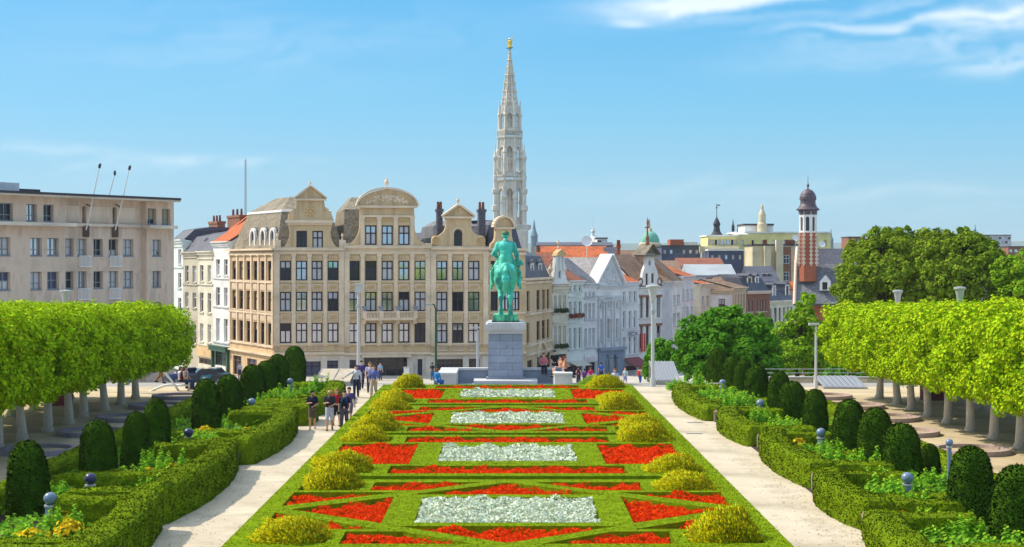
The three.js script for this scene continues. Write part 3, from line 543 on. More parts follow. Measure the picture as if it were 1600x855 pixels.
class Building {
  constructor(name, label, category, f, group) { this.f = f; this.g = thing(name, label, category, [f.A.x, f.base, f.A.z], 0, group); this.inv = new THREE.Matrix4().makeTranslation(-f.A.x, -f.base, -f.A.z); }
  rel(f) { return this.inv.clone().multiply(f.M); }
  part(name, material, fn, f = this.f, parent = this.g) { const b = new Build(); b.m = f ? this.rel(f) : this.inv; fn(b); return b.build(name, material, parent); }
  // a shared block of that size, for the many pilasters, sills and panels
  block(name, material, u0, u1, v0, v1, w0, w1, f = this.f) {
    const m = mesh(blockGeo(u1 - u0, v1 - v0, w1 - w0), material, name, this.g);
    m.position.copy(f.world(u0, v0, w0)).sub(this.g.position); m.rotation.y = f.turn; return m;
  }
  window(u0, u1, v0, v1, { f = this.f, cols = 2, bars = [0.62], frame = frameMats.dark, panes = [glass.dark, glass.mirror, glass.blind], depth = 0.22, t = 0.07, split = true, name = 'window' } = {}) {
    const w = u1 - u0, h = v1 - v0, m = mesh(frameGeo(w, h, cols, bars, t), frame, name, this.g);
    m.position.copy(f.world(u0, v0, -depth)).sub(this.g.position); m.rotation.y = f.turn;
    const cuts = split && bars.length ? [0, bars[0], 1] : [0, 1], lead = pick(panes);
    for (let i = 0; i + 1 < cuts.length; i++) { const p = mesh(paneGeo(w, h * (cuts[i + 1] - cuts[i])), i === 0 ? lead : RB() < 0.5 ? lead : pick(panes), 'pane', m); p.position.set(0, h * cuts[i], -0.02); p.rotation.x = (RB() - 0.5) * 0.02; p.rotation.y = (RB() - 0.5) * 0.02; }
    return m;
  }
}
const cache = new Map(), cached = (k, fn) => { if (!cache.has(k)) cache.set(k, fn()); return cache.get(k); };
const q2 = (x) => Math.round(x * 50) / 50;
const blockGeo = (a, b, c) => cached(`b${q2(a)},${q2(b)},${q2(c)}`, () => new Build().box(0, q2(a), 0, q2(b), 0, q2(c)).geometry);
const paneGeo = (w, h) => cached(`p${q2(w)},${q2(h)}`, () => new Build().quad(new V3(0, 0, 0), new V3(q2(w), 0, 0), new V3(q2(w), q2(h), 0), new V3(0, q2(h), 0)).geometry);
const frameGeo = (w, h, cols, bars, t) => cached(`f${q2(w)},${q2(h)},${cols},${bars},${t}`, () => {
  const b = new Build(), W = q2(w), H = q2(h);
  b.box(0, t, 0, H, 0, 0.06).box(W - t, W, 0, H, 0, 0.06).box(t, W - t, 0, t, 0, 0.06).box(t, W - t, H - t, H, 0, 0.06);
  for (let i = 1; i < cols; i++) b.box(W * i / cols - t / 2, W * i / cols + t / 2, t, H - t, 0.002, 0.058);
  for (const r of bars) b.box(t, W - t, H * r - t / 2, H * r + t / 2, 0.004, 0.056);
  return b.geometry;
});
// a wall of even thickness with square openings, cut along the edges of the openings
function wall(b, u0, u1, v0, v1, holes, thick = 0.35) {
  const us = [...new Set([u0, u1, ...holes.flatMap((h) => [h[0], h[1]])])].filter((x) => x >= u0 && x <= u1).sort((a, c) => a - c), vs = [...new Set([v0, v1, ...holes.flatMap((h) => [h[2], h[3]])])].filter((x) => x >= v0 && x <= v1).sort((a, c) => a - c);
  const P = (u, v, w) => new V3(u, v, w);
  for (let i = 0; i + 1 < us.length; i++) for (let j = 0; j + 1 < vs.length; j++) {
    const cu = (us[i] + us[i + 1]) / 2, cv = (vs[j] + vs[j + 1]) / 2; if (holes.some((h) => cu > h[0] && cu < h[1] && cv > h[2] && cv < h[3])) continue;
    b.quad(P(us[i], vs[j], 0), P(us[i + 1], vs[j], 0), P(us[i + 1], vs[j + 1], 0), P(us[i], vs[j + 1], 0));
  }
  for (const [a, c, e, g] of holes) { const t = -thick; b.quad(P(a, e, 0), P(a, g, 0), P(a, g, t), P(a, e, t)); b.quad(P(c, g, 0), P(c, e, 0), P(c, e, t), P(c, g, t)); b.quad(P(c, e, 0), P(a, e, 0), P(a, e, t), P(c, e, t)); b.quad(P(a, g, 0), P(c, g, 0), P(c, g, t), P(a, g, t)); }
  const t = -thick; b.quad(P(u0, v0, t), P(u0, v0, 0), P(u0, v1, 0), P(u0, v1, t)); b.quad(P(u1, v0, 0), P(u1, v0, t), P(u1, v1, t), P(u1, v1, 0)); b.quad(P(u0, v1, 0), P(u1, v1, 0), P(u1, v1, t), P(u0, v1, t));
}
// roofs from a plan: rings [height, inset] rising from the outline towards its middle, in the facade's own axes
function roofRings(b, plan, rings) {
  const cx = plan.reduce((s, p) => s + p[0], 0) / plan.length, cz = plan.reduce((s, p) => s + p[1], 0) / plan.length;
  const ring = ([y, kx, kz = kx]) => plan.map(([x, z]) => new V3(cx + (x - cx) * kx, y, cz + (z - cz) * kz));
  for (let i = 0; i + 1 < rings.length; i++) { const a = ring(rings[i]), c = ring(rings[i + 1]); a.forEach((p, k) => { const n = (k + 1) % a.length; b.quad(p, a[n], c[n], c[k]); }); }
  const top = ring(rings[rings.length - 1]); for (let k = 1; k + 1 < top.length; k++) b.tri(top[0], top[k], top[k + 1]);
}
// ridge along the street: two slopes and the triangular ends
function ridgeRoof(b, u0, u1, v, w0, w1, rise, over = 0.25) {
  const m = (w0 + w1) / 2, P = (u, y, w) => new V3(u, y, w), t = 0.18;
  b.quad(P(u0, v, w1 + over), P(u1, v, w1 + over), P(u1, v + rise, m), P(u0, v + rise, m)); b.quad(P(u1, v, w0 - over), P(u0, v, w0 - over), P(u0, v + rise, m), P(u1, v + rise, m));
  b.quad(P(u0, v - t, w1 + over), P(u1, v - t, w1 + over), P(u1, v, w1 + over), P(u0, v, w1 + over));
}
function ends(b, u, v, w0, w1, rise) { b.tri(new V3(u, v, w0), new V3(u, v, w1), new V3(u, v + rise, (w0 + w1) / 2)); }
// a house of a terrace, told by what the picture shows of it
function terraceHouse(o) {
  const f = new Facade(o.px[0], o.Z[0], o.px[1], o.Z[1], o.base ?? streetY(Math.min(...o.Z)) - 1), mid = (o.px[0] + o.px[1]) / 2, B2 = new Building('terrace_house', o.label, 'house', f, o.group);
  const L = f.len, D = o.depth ?? 9, top = f.V(o.top, mid), U = (p) => clamp(f.U(p), 0.05, L - 0.05), V = (p) => f.V(p, mid);
  const openings = []; for (const [r, row] of o.rows.entries()) { const cols = row.cols ?? o.cols; for (const c of cols) openings.push([U(c[0]), U(c[1]), V(row[1]), V(row[0]), r]); }
  const shop = o.shop ? [0.35, L - 0.35, 0.9, V(o.shop)] : null;
  B2.part('wall', o.wall, (b) => { wall(b, 0, L, 0, top, [...openings.map((h) => h.slice(0, 4)), ...(shop ? [shop] : [])]); b.box(0, L, 0, top - 0.02, -D, -0.36); });
  for (const [a, c, e, g] of openings) {
    B2.window(a, c, e, g, { cols: o.mull ?? 2, bars: o.bars ?? [0.66], frame: o.frame ?? frameMats.white, panes: o.panes ?? [glass.dark, glass.dark, glass.mirror, glass.blind], depth: 0.26, t: 0.07 });
    B2.block('sill', o.trim ?? o.wall, a - 0.12, c + 0.12, e - 0.16, e, 0.002, 0.14);
    if (o.lintel) B2.block('lintel', o.lintel, a - 0.16, c + 0.16, g, g + 0.28, 0.002, 0.16);
  }
  if (shop) B2.window(...shop, { cols: 3, bars: [0.75], frame: o.shopFrame ?? frameMats.dark, panes: [glass.dark], depth: 0.25, t: 0.1, split: false, name: 'shop_window' });
  if (o.cornice !== 0) B2.part('cornice', o.trim ?? o.wall, (b) => { b.box(-0.03, L + 0.03, top - 0.3, top, 0.003, 0.22); b.box(-0.03, L + 0.03, top, top + 0.14, -0.3, 0.38); });
  for (const y of o.courses ?? []) B2.block('string_course', o.trim ?? o.wall, 0.01, L - 0.01, V(y), V(y) + 0.18, 0.004, 0.12);
  const r = o.roof;
  if (r) {
    const rise = f.V(r.top, mid, -D / 2) - top;
    if (r.kind === 'hip') B2.part('roof', r.mat, (b) => roofRings(b, [[-0.1, 0.3], [L + 0.1, 0.3], [L + 0.1, -D], [-0.1, -D]], [[top + 0.1, 1], [top + 0.1 + rise, r.kx ?? 0.5, 0.05]]));
    else if (r.kind === 'mansard') B2.part('roof', r.mat, (b) => roofRings(b, [[0.02, -0.05], [L - 0.02, -0.05], [L - 0.02, -D], [0.02, -D]], [[top + 0.1, 1], [top + rise * 0.8, 0.94, 0.68], [top + rise, 0.9, 0.2]]));
    else { B2.part('roof', r.mat, (b) => ridgeRoof(b, -0.02, L + 0.02, top + 0.12, -D, 0, rise)); B2.part('gable_end', o.wall, (b) => { ends(b, 0, top, -D + 0.05, -0.05, rise); ends(b, L, top, -D + 0.05, -0.05, rise); }); }
    for (const [p0, p1, y0, y1, mt] of r.dormers ?? []) { const w = r.dw ?? -1.2, a = f.U(p0, w), c = f.U(p1, w), e = f.V(y1, mid, w), g = f.V(y0, mid, w); dormer(B2, f, a, c, e, g, w, mt ?? o.trim ?? wallMats.white, r.mat); }
    for (const [p0, p1, y0] of r.chimneys ?? []) chimney(B2, f, f.U(p0, -D / 2), f.U(p1, -D / 2), top, f.V(y0, mid, -D / 2), -D / 2);
  }
  if (o.extra) o.extra(B2, f, { L, top, U, V, D, mid });
  return B2;
}
function dormer(B2, f, a, c, e, g, w, material, roofM) {
  const D = 2.2, m = B2.part('dormer', material, (b) => { wall(b, a, c, e, g, [[a + 0.16, c - 0.16, e + 0.12, g - 0.16]], 0.12); }, { M: f.M.clone().multiply(new THREE.Matrix4().makeTranslation(0, 0, w)) });
  const b = new Build(); b.m = B2.rel(f); b.box(a, c, e, g - 0.01, w - D, w - 0.14); b.build('dormer_body', roofM, m);
  const r = new Build(); r.m = B2.rel(f); r.slab([[a - 0.12, g], [c + 0.12, g], [c + 0.12, g + 0.1], [(a + c) / 2, g + 0.45], [a - 0.12, g + 0.1]], w - D, w + 0.1); r.build('dormer_roof', roofM, m);
  B2.window(a + 0.16, c - 0.16, e + 0.12, g - 0.16, { f: { world: (u, v, ww) => f.world(u, v, ww + w + 0.12), turn: f.turn }, cols: 1, bars: [], frame: frameMats.white, panes: [glass.dark, glass.mirror], split: false, name: 'dormer_window' });
}
function chimney(B2, f, a, c, e, g, w, material = wallMats.brownBrick, pots = 3) {
  const m = B2.part('chimney', material, (b) => { b.box(a, c, e, g - 0.3, w - 0.5, w + 0.5); b.box(a - 0.1, c + 0.1, g - 0.3, g, w - 0.6, w + 0.6); }, f);
  for (let i = 0; i < pots; i++) { const p = new Build(); p.m = B2.rel(f); const x = lerp(a, c, (i + 0.5) / pots); p.bar(new V3(x, g, w), new V3(x, g + 0.8, w), 0.17, 0.13, 8); p.build('chimney_pot', roofMats.red, m); }
}
// writing on a strip of wall: canvas print on a thin board
function signBoard(B2, f, name, text, u0, u1, v0, v1, w, bg, fg, font = 'bold 60px sans-serif') {
  const W = 512, H = Math.max(64, Math.round(512 * (v1 - v0) / (u1 - u0))), cv = document.createElement('canvas'); cv.width = W; cv.height = Math.min(1024, H);
  const x = cv.getContext('2d'); x.fillStyle = bg; x.fillRect(0, 0, W, cv.height); x.fillStyle = fg; x.font = font; x.textAlign = 'center'; x.textBaseline = 'middle';
  if (H > W) { x.translate(W / 2, cv.height / 2); x.rotate(-Math.PI / 2); x.fillText(text, 0, 0); } else x.fillText(text, W / 2, cv.height / 2);
  const t = new THREE.CanvasTexture(cv); t.colorSpace = THREE.SRGBColorSpace;
  const g = new THREE.BoxGeometry(u1 - u0, v1 - v0, 0.06), mt = new THREE.MeshStandardMaterial({ map: t, roughness: 0.6 });
  const m = mesh(g, mt, name, B2.g); m.position.copy(f.world((u0 + u1) / 2, (v0 + v1) / 2, w)).sub(B2.g.position); m.rotation.y = f.turn; return m;
}
// ---------------------------------------------------------------- the stone row behind the statue
const ROW = [428, 165, 763, 169.5, -5.2];
const rowLine = new Facade(...ROW);
function stoneBlock(o) {
  const f = new Facade(o.px[0], rowLine.Z(o.px[0]), o.px[1], rowLine.Z(o.px[1]), -5.2), mid = (o.px[0] + o.px[1]) / 2, B2 = new Building('stone_building', o.label, 'building', f, 'stone gabled buildings behind the statue');
  const L = f.len, U = (p) => f.U(p), V = (p) => f.V(p, mid), top = V(o.cornice), m = wallMats.cream, tr = wallMats.creamTrim;
  const rows = [[407.6, 438.4], [456, 486.6], [504.8, 535.8]], holes = [];
  for (const [y0, y1] of rows) for (const c of o.cols) holes.push([U(c[0]), U(c[1]), V(y1), V(y0)]);
  const shops = o.shops.map(([a, c, y0, y1]) => [U(a), U(c), V(y1), V(y0)]);
  const cut = V(552); B2.part('wall', m, (b) => { wall(b, 0, L, cut, top, holes); b.box(0.01, L - 0.01, 0, top - 0.03, -o.depth, -0.4); });
  B2.part('ground_floor', wallMats.pinkTrim, (b) => wall(b, 0, L, 0, cut, shops));
  for (const h of holes) {
    B2.window(...h, { cols: 2, bars: [0.62], frame: frameMats.dark, panes: o.panes ?? [glass.mirror, glass.mirror, glass.blind, glass.mirror, glass.dark], t: 0.123 });
    B2.block('sill', tr, h[0] - 0.1, h[1] + 0.1, h[2] - 0.15, h[2], 0.004, 0.16);
  }
  for (const [i, s] of shops.entries()) B2.window(...s, { cols: o.shops[i][4] ?? 2, bars: [0.7], frame: o.shops[i][5] ? frameMats.wood : frameMats.dark, panes: o.shops[i][5] ? [glass.dark] : [glass.navy], split: false, depth: 0.3, t: 0.09, name: 'shop_window' });
  // panels under the windows, pilasters between the bays, ledges
  const yl = V(541), yc = V(397);
  for (const c of o.cols) {
    for (const [a, z] of [[443.5, 453], [491, 501]]) { B2.block('panel', tr, U(c[0]) + 0.04, U(c[1]) - 0.04, V(z), V(a), 0.003, 0.06); B2.block('panel', wallMats.ochre, U(c[0]) + 0.2, U(c[1]) - 0.2, V(z) + 0.14, V(a) - 0.14, 0.06, 0.09); }
    B2.block('panel', m, U(c[0]) + 0.05, U(c[1]) - 0.05, V(405.5), V(399.5), 0.003, 0.06);
  }
  const gaps = [o.px[0] + 0.6, ...o.cols.slice(0, -1).map((c, i) => (c[1] + o.cols[i + 1][0]) / 2), o.px[1] - 0.6];
  gaps.forEach((p, i) => {
    const edge = i === 0 || i === gaps.length - 1, u = i === 0 ? 0.28 : i === gaps.length - 1 ? L - 0.28 : U(p), h = edge ? 0.27 : 0.19;
    B2.part('pilaster', tr, (b) => { b.box(u - h, u + h, yl, yc, 0.005, 0.14); b.box(u - h - 0.06, u + h + 0.06, yc - 0.3, yc - 0.005, 0.006, 0.2); b.box(u - h - 0.05, u + h + 0.05, yl + 0.004, yl + 0.3, 0.006, 0.18); for (const y of [446, 494]) b.box(u - h - 0.04, u + h + 0.04, V(y) - 0.25, V(y) + 0.1, 0.007, 0.19); });
  });
  B2.part('cornice', tr, (b) => { b.box(-0.02, L + 0.02, yc, yc + 0.28, 0.004, 0.2); b.box(-0.04, L + 0.04, yc + 0.28, top, 0.004, 0.12); b.box(-0.06, L + 0.06, top, top + 0.2, -0.5, 0.45); b.box(-0.06, L + 0.06, top + 0.2, top + 0.32, -0.5, 0.3); });
  for (const y of [441, 489.5]) B2.block('string_course', wallMats.ochre, 0.02, L - 0.02, V(y) - 0.1, V(y) + 0.06, 0.008, 0.12);
  B2.part('ledge', tr, (b) => { b.box(-0.02, L + 0.02, V(538.5), V(536.8), 0.009, 0.3); b.box(-0.02, L + 0.02, V(554), V(550.5), 0.009, 0.34); b.box(-0.01, L + 0.01, V(556), V(554), 0.008, 0.14); });
  // pierced balustrade panels under the first-floor windows
  for (const c of o.balusters ?? []) B2.part('balustrade', tr, (b) => { const a = U(c[0]), e = U(c[1]); b.box(a, e, V(548.5), V(547.2), 0.012, 0.12); b.box(a, e, V(540.4), V(539.2), 0.012, 0.12); for (let i = 0; i < 9; i++) { const x = lerp(a + 0.08, e - 0.08, i / 8); b.bar(new V3(x, V(547.2), 0.07), new V3(x, V(540.4), 0.07), 0.045, 0.045, 6); } });
  // ground floor piers
  for (const p of o.piers ?? []) B2.block('pier', wallMats.pinkTrim, U(p) - 0.32, U(p) + 0.32, 0, V(556.5), 0.004, 0.16);
  B2.g.userData.f = undefined; delete B2.g.userData.f;
  return { B2, f, U, V, L, top, mid };
}
function gableSlab(S, name, pts, holes, w0, w1, material = wallMats.cream) { const T = (list) => list.map(([x, y]) => [S.U(x), S.V(y)]); return S.B2.part(name, material, (b) => b.slab(T(pts), w0, w1, holes.map(T))); }
// a coping that follows an outline
function coping(S, pts, w0, w1, t = 0.16, material = wallMats.creamTrim) { S.B2.part('coping', material, (b) => { for (let i = 0; i + 1 < pts.length; i++) { const [x0, y0] = [S.U(pts[i][0]), S.V(pts[i][1])], [x1, y1] = [S.U(pts[i + 1][0]), S.V(pts[i + 1][1])], d = Math.hypot(x1 - x0, y1 - y0), nx = -(y1 - y0) / d * t, ny = (x1 - x0) / d * t, s = ny < 0 ? -1 : 1; b.slab([[x0, y0], [x1, y1], [x1 + nx * s, y1 + ny * s], [x0 + nx * s, y0 + ny * s]].sort(() => 0), w0, w1); } }); }
const arc = (cx, cy, rx, ry, a0, a1, n = 8) => Array.from({ length: n + 1 }, (_, i) => { const a = lerp(a0, a1, i / n) * Math.PI / 180; return [cx + rx * Math.cos(a), cy - ry * Math.sin(a)]; });
const mirrored = (pts, c) => pts.map(([x, y]) => [2 * c - x, y]).reverse();
function urn(S, px, pyTop, pyBase, name = 'finial') { const u = S.U(px), y0 = S.V(pyBase), h = S.V(pyTop) - y0; S.B2.part(name, wallMats.creamTrim, (b) => b.lathe([[0, 0], [0.3, 0], [0.3, 0.12], [0.12, 0.2], [0.12, 0.35], [0.3, 0.52], [0.34, 0.68], [0.2, 0.82], [0.12, 0.88], [0.16, 0.94], [0.02, 1]].map(([r, y]) => [r * h * 0.55, y * h]), new V3(u, y0, -0.25), 10)); }

// block A at the corner, with the pedimented gable
{
  const S = stoneBlock({
    label: 'stone corner building with a pedimented scroll gable and mansard roof', px: [428, 537.5], cornice: 391.5, depth: 13,
    cols: [[437.4, 454.7], [462.5, 479.8], [486.8, 503.8], [511.9, 528.9]], balusters: [[460.5, 478], [485.5, 504]], piers: [431, 470, 506, 534],
    shops: [[439, 462, 566, 591], [474, 501, 565, 591], [510, 528, 564, 591]],
  });
  const c = 484.7, half = [[430.5, 390.3], [436.5, 390.3], [436.5, 388.5], ...arc(436.5, 362, 16.5, 26, -88, -2, 7), [449.5, 345.5], [449.5, 343.2], ...arc(463.2, 342.2, 13.2, 16.5, 178, 98, 7), [463.4, 312.5], [460.4, 310.5]];
  const outline = [...half, [c, 291.5], ...mirrored(half, c)];
  gableSlab(S, 'gable', outline, [[[463, 360.8], [479.6, 360.8], [479.6, 388.3], [463, 388.3]], [[488, 360.8], [504.6, 360.8], [504.6, 388.3], [488, 388.3]]], -0.5, 0);
  for (const [a, e] of [[463, 479.6], [488, 504.6]]) S.B2.window(S.U(a), S.U(e), S.V(388.3), S.V(360.8), { cols: 2, bars: [0.6], panes: [glass.dark, glass.blind, glass.ochre], t: 0.13 });
  S.B2.part('ledge', wallMats.creamTrim, (b) => { b.box(S.U(446), S.U(521.5), S.V(348.5), S.V(344), 0.004, 0.42); b.box(S.U(449), S.U(518.5), S.V(351.5), S.V(348.5), 0.004, 0.24); b.box(S.U(459.8), S.U(509.6), S.V(313.6), S.V(310.6), 0.004, 0.36); });
  coping(S, [[459.6, 310.6], [c, 291.2]], -0.5, 0.36); coping(S, [[c, 291.2], [509.8, 310.6]], -0.5, 0.36);
  S.B2.part('rosette', wallMats.ochre, (b) => { const u = S.U(484.5), v = S.V(330.5); const g = new THREE.TorusGeometry(0.34, 0.1, 8, 20); b.geo(g, new THREE.Matrix4().makeTranslation(u, v, 0.03)); for (let k = 0; k < 8; k++) { const a = k * 0.785; b.ball(new V3(u + 0.52 * Math.cos(a), v + 0.52 * Math.sin(a), 0.02), 0.15, 0.15, 0.08, 8, 5); } b.ball(new V3(u, v, 0.02), 0.22, 0.22, 0.08, 10, 6); });
  urn(S, c, 282, 292.5); 
  for (const p of [433.5, 535]) { S.B2.block('pedestal', wallMats.creamTrim, S.U(p) - 0.33, S.U(p) + 0.33, S.V(391), S.V(375), -0.45, 0.2); urn(S, p, 364, 375.2, 'urn'); }
  S.B2.part('street_sign', metalMats.blueGrey, (b) => b.box(S.U(430), S.U(438.5), S.V(559.5), S.V(556.8), 0.165, 0.2));
  // the side that faces the street on the left, in the sun
  const g = new Facade(358.5, 178.5, 428, 165, -5.2), U = (p) => g.U(p), Vm = (y) => g.V(y, 400), holes = [], rows = [[408, 438], [455, 485], [503, 536.5]], cols = [[362.5, 369.3], [373.2, 380], [384.6, 391.3], [395.6, 402.2], [406.8, 413.6], [418, 425.2]];
  for (const [y0, y1] of rows) for (const k of cols) holes.push([U(k[0]), U(k[1]), Vm(y1), Vm(y0)]);
  const shops = [[364, 377, 561, 592], [386, 401, 562, 592], [407, 424, 563, 592]].map(([a, e, y0, y1]) => [U(a), U(e), Vm(y1), Vm(y0)]);
  const topS = Vm(391.5);
  S.B2.part('side_wall', wallMats.cream, (b) => wall(b, 0, g.len, 0, topS, [...holes, ...shops], 0.4), g);
  for (const h of holes) { S.B2.window(...h, { f: g, cols: 1, bars: [0.62], panes: [glass.dark, glass.ochre, glass.dark], t: 0.13 }); S.B2.block('sill', wallMats.creamTrim, h[0] - 0.08, h[1] + 0.08, h[2] - 0.14, h[2], 0.004, 0.14, g); for (const [a, z] of [[443.5, 453], [491, 500.5]]) if (h === holes[holes.indexOf(h)] && Math.abs(h[3] - Vm(a > 470 ? 455 : 408)) < 0.05) S.B2.block('panel', wallMats.creamTrim, h[0] + 0.05, h[1] - 0.05, Vm(z), Vm(a), 0.003, 0.07, g); }
  for (const s of shops) S.B2.window(...s, { f: g, cols: 2, bars: [0.75], frame: frameMats.wood, panes: [glass.dark, glass.navy], split: false, name: 'shop_window' });
  for (const p of [360.3, 371.2, 382.3, 393.4, 404.5, 415.8, 426.6]) S.B2.part('pilaster', wallMats.creamTrim, (b) => { const u = clamp(U(p), 0.25, g.len - 0.25); b.box(u - 0.2, u + 0.2, Vm(541), Vm(397), 0.005, 0.13); b.box(u - 0.26, u + 0.26, Vm(400), Vm(397.2), 0.006, 0.19); }, g);
  S.B2.part('cornice', wallMats.creamTrim, (b) => { const y = topS; b.box(-0.05, g.len + 0.16, y - 0.5, y - 0.22, 0.004, 0.18); b.box(-0.05, g.len + 0.4, y, y + 0.2, -0.5, 0.42); }, g);
  for (const v of [440.5, 489, 538.5, 551.5]) S.B2.block('string_course', wallMats.creamTrim, 0.01, g.len - 0.01, Vm(v) - 0.1, Vm(v) + 0.1, 0.008, v > 550 ? 0.28 : 0.15, g);
  // mansard over both fronts, with three arched dormers on the sunny side
  const P = (fc, px, w) => { const q = fc.world(fc.U(px), 0, w); return [q.x, q.z]; };
  const plan = [P(g, 359, -0.3), P(g, 427.8, -0.3), P(S.f, 536.5, -0.3), P(S.f, 536.5, -13)], y0 = -5.2 + topS + 0.2;
  S.B2.part('roof', roofMats.taupe, (b) => roofRings(b, plan, [[y0, 1], [y0 + 4.0, 0.74], [y0 + 4.1, 0.74], [y0 + 5.6, 0.3]]), null);
  S.B2.part('roof_flashing', metalMats.white, (b) => roofRings(b, plan, [[y0 + 3.86, 0.765], [y0 + 4.06, 0.765], [y0 + 4.12, 0.73]]), null);
  for (const [a, e] of [[391.5, 400], [407.5, 416.2], [422.5, 431]]) {
    const w = -0.55, u0 = g.U(a, w), u1 = g.U(e, w), v0 = topS + 0.25, v1 = topS + 1.55, m = (u0 + u1) / 2, r = (u1 - u0) / 2;
    const pts = [[u0, v0], [u1, v0], [u1, v1], ...arc(m, -v1, r, r, 0, 180, 8).map(([x, y]) => [x, -y]), [u0, v1]], k = 0.68, hole = [[m - r * k, v0 + 0.12], [m + r * k, v0 + 0.12], [m + r * k, v1], ...arc(m, -v1, r * k, r * k, 10, 170, 6).map(([x, y]) => [x, -y]), [m - r * k, v1]];
    const d = S.B2.part('dormer', wallMats.white, (b) => b.slab(pts, w - 0.1, w + 0.16, [hole]), g);
    const bb = new Build(); bb.m = S.B2.rel(g); bb.slab(pts.map(([x, y]) => [m + (x - m) * 1.04, v0 + (y - v0) * 1.04]), w - 2.6, w - 0.1); bb.build('dormer_body', roofMats.greySlate, d);
    const gl = new Build(); gl.m = S.B2.rel(g); gl.slab(hole, w - 0.06, w - 0.02); gl.build('dormer_pane', glass.dark, d);
  }
}
// block B, the middle one with the curved pediment
{
  const S = stoneBlock({
    label: 'stone building with a wide curved pediment, urn on top and a balcony', px: [537.7, 672.6], cornice: 388, depth: 14,
    cols: [[544.7, 562], [570.6, 588.3], [596.4, 613.8], [622.7, 639.7], [647.8, 666]], piers: [541, 563, 640.5, 669],
    shops: [[545.5, 556, 562, 591], [569, 637, 559, 592, 4, 1], [652.5, 660, 562, 588]],
  });
  const c = 604.9, half = [[539.5, 387], [541, 381], ...arc(541, 352, 21, 29, -86, -8, 8), [562.8, 324], [559.5, 322.5]];
  const outline = [...half, ...arc(c, 324, 45.4, 27.5, 176, 4, 14), ...mirrored(half, c)];
  const win = [[570.5, 588.4], [596.4, 613.9], [622.6, 640]];
  gableSlab(S, 'gable', outline, win.map(([a, e]) => [[a, 352.2], [e, 352.2], [e, 382.8], [a, 382.8]]), -0.5, 0);
  for (const [a, e] of win) { S.B2.window(S.U(a), S.U(e), S.V(382.8), S.V(352.2), { cols: 2, bars: [0.6], panes: [glass.dark, glass.blind, glass.mirror], t: 0.13 }); S.B2.block('panel', wallMats.ochre, S.U(a) + 0.1, S.U(e) - 0.1, S.V(347), S.V(341), 0.003, 0.06); }
  S.B2.part('ledge', wallMats.creamTrim, (b) => { b.box(S.U(558.5), S.U(651.3), S.V(325), S.V(321.5), 0.004, 0.42); b.box(S.U(561.5), S.U(648.3), S.V(339.5), S.V(336.5), 0.004, 0.2); });
  for (const p of [566, 592.3, 618.3, 644]) S.B2.part('pilaster', wallMats.creamTrim, (b) => { const u = S.U(p); b.box(u - 0.2, u + 0.2, S.V(385.5), S.V(340), 0.005, 0.14); b.box(u - 0.27, u + 0.27, S.V(342.5), S.V(339.6), 0.006, 0.2); });
  coping(S, arc(c, 324, 46.6, 28.3, 177, 3, 16), -0.5, 0.4, 0.2);
  // carved leaves inside the pediment
  S.B2.part('relief', wallMats.creamTrim, (b) => { const R = rng(61); for (let i = 0; i < 90; i++) { const t = R() * 2 - 1, u = S.U(c + t * 33), h = Math.sqrt(1 - t * t) * (0.25 + 0.5 * R()); b.ball(new V3(u, S.V(320) + h * 1.45, 0.02), 0.1 + 0.1 * R(), 0.08 + 0.07 * R(), 0.07, 6, 4); } });
  urn(S, c - 0.5, 277.5, 296.5, 'urn');
  for (const p of [540, 670.5]) S.B2.block('pedestal', wallMats.creamTrim, S.U(p) - 0.3, S.U(p) + 0.3, S.V(388), S.V(380), -0.45, 0.2);
  // balcony
  S.B2.part('balcony', wallMats.creamTrim, (b) => { const a = S.U(567), e = S.U(648); b.box(a, e, S.V(500), S.V(497), 0.2, 1.2); b.box(a, e, S.V(487.7), S.V(486.4), 1.0, 1.2); b.box(a, e, S.V(497), S.V(496), 1.0, 1.2); for (let i = 0; i < 34; i++) { const x = lerp(a + 0.15, e - 0.15, i / 33); b.bar(new V3(x, S.V(496), 1.1), new V3(x, S.V(487.7), 1.1), 0.06, 0.04, 6); } for (const p of [567.8, 594, 620, 647]) { const x = S.U(p); b.box(x - 0.2, x + 0.2, S.V(497), S.V(485.6), 0.96, 1.24); b.slab([[0, 0]].length ? [[x - 0.2, S.V(506)], [x + 0.2, S.V(506)], [x + 0.2, S.V(500)], [x - 0.2, S.V(500)]] : [], 0.2, 0.6); } });
  for (const p of [567.8, 594, 620, 647]) S.B2.part('planter', wallMats.bluestone, (b) => b.lathe([[0, 0], [0.18, 0], [0.12, 0.15], [0.3, 0.4], [0.33, 0.5], [0, 0.46]], new V3(S.U(p), S.V(485.6), 1.1), 10));
  S.B2.part('entrance_hood', wallMats.creamTrim, (b) => { b.box(S.U(565), S.U(641), S.V(557.6), S.V(554.2), 0.35, 0.9); });
  const plan = [[-0.1, -0.5], [S.L * 0.8, -0.5], [S.L * 0.8, -14], [-0.1, -14]];
  S.B2.part('roof', roofMats.taupe, (b) => roofRings(b, plan, [[S.top + 0.2, 1], [S.top + 4.2, 0.9, 0.74], [S.top + 5.6, 0.62, 0.25]]));
  for (const [p0, p1, y] of [[538.5, 546.5, 328]]) chimney(S.B2, S.f, S.f.U(p0, -3), S.f.U(p1, -3), S.top, S.f.V(y, 542, -3), -3, roofMats.slate, 0);
  for (const p of [553, 565]) { const u = S.f.U(p - 9, -1.2); }
}
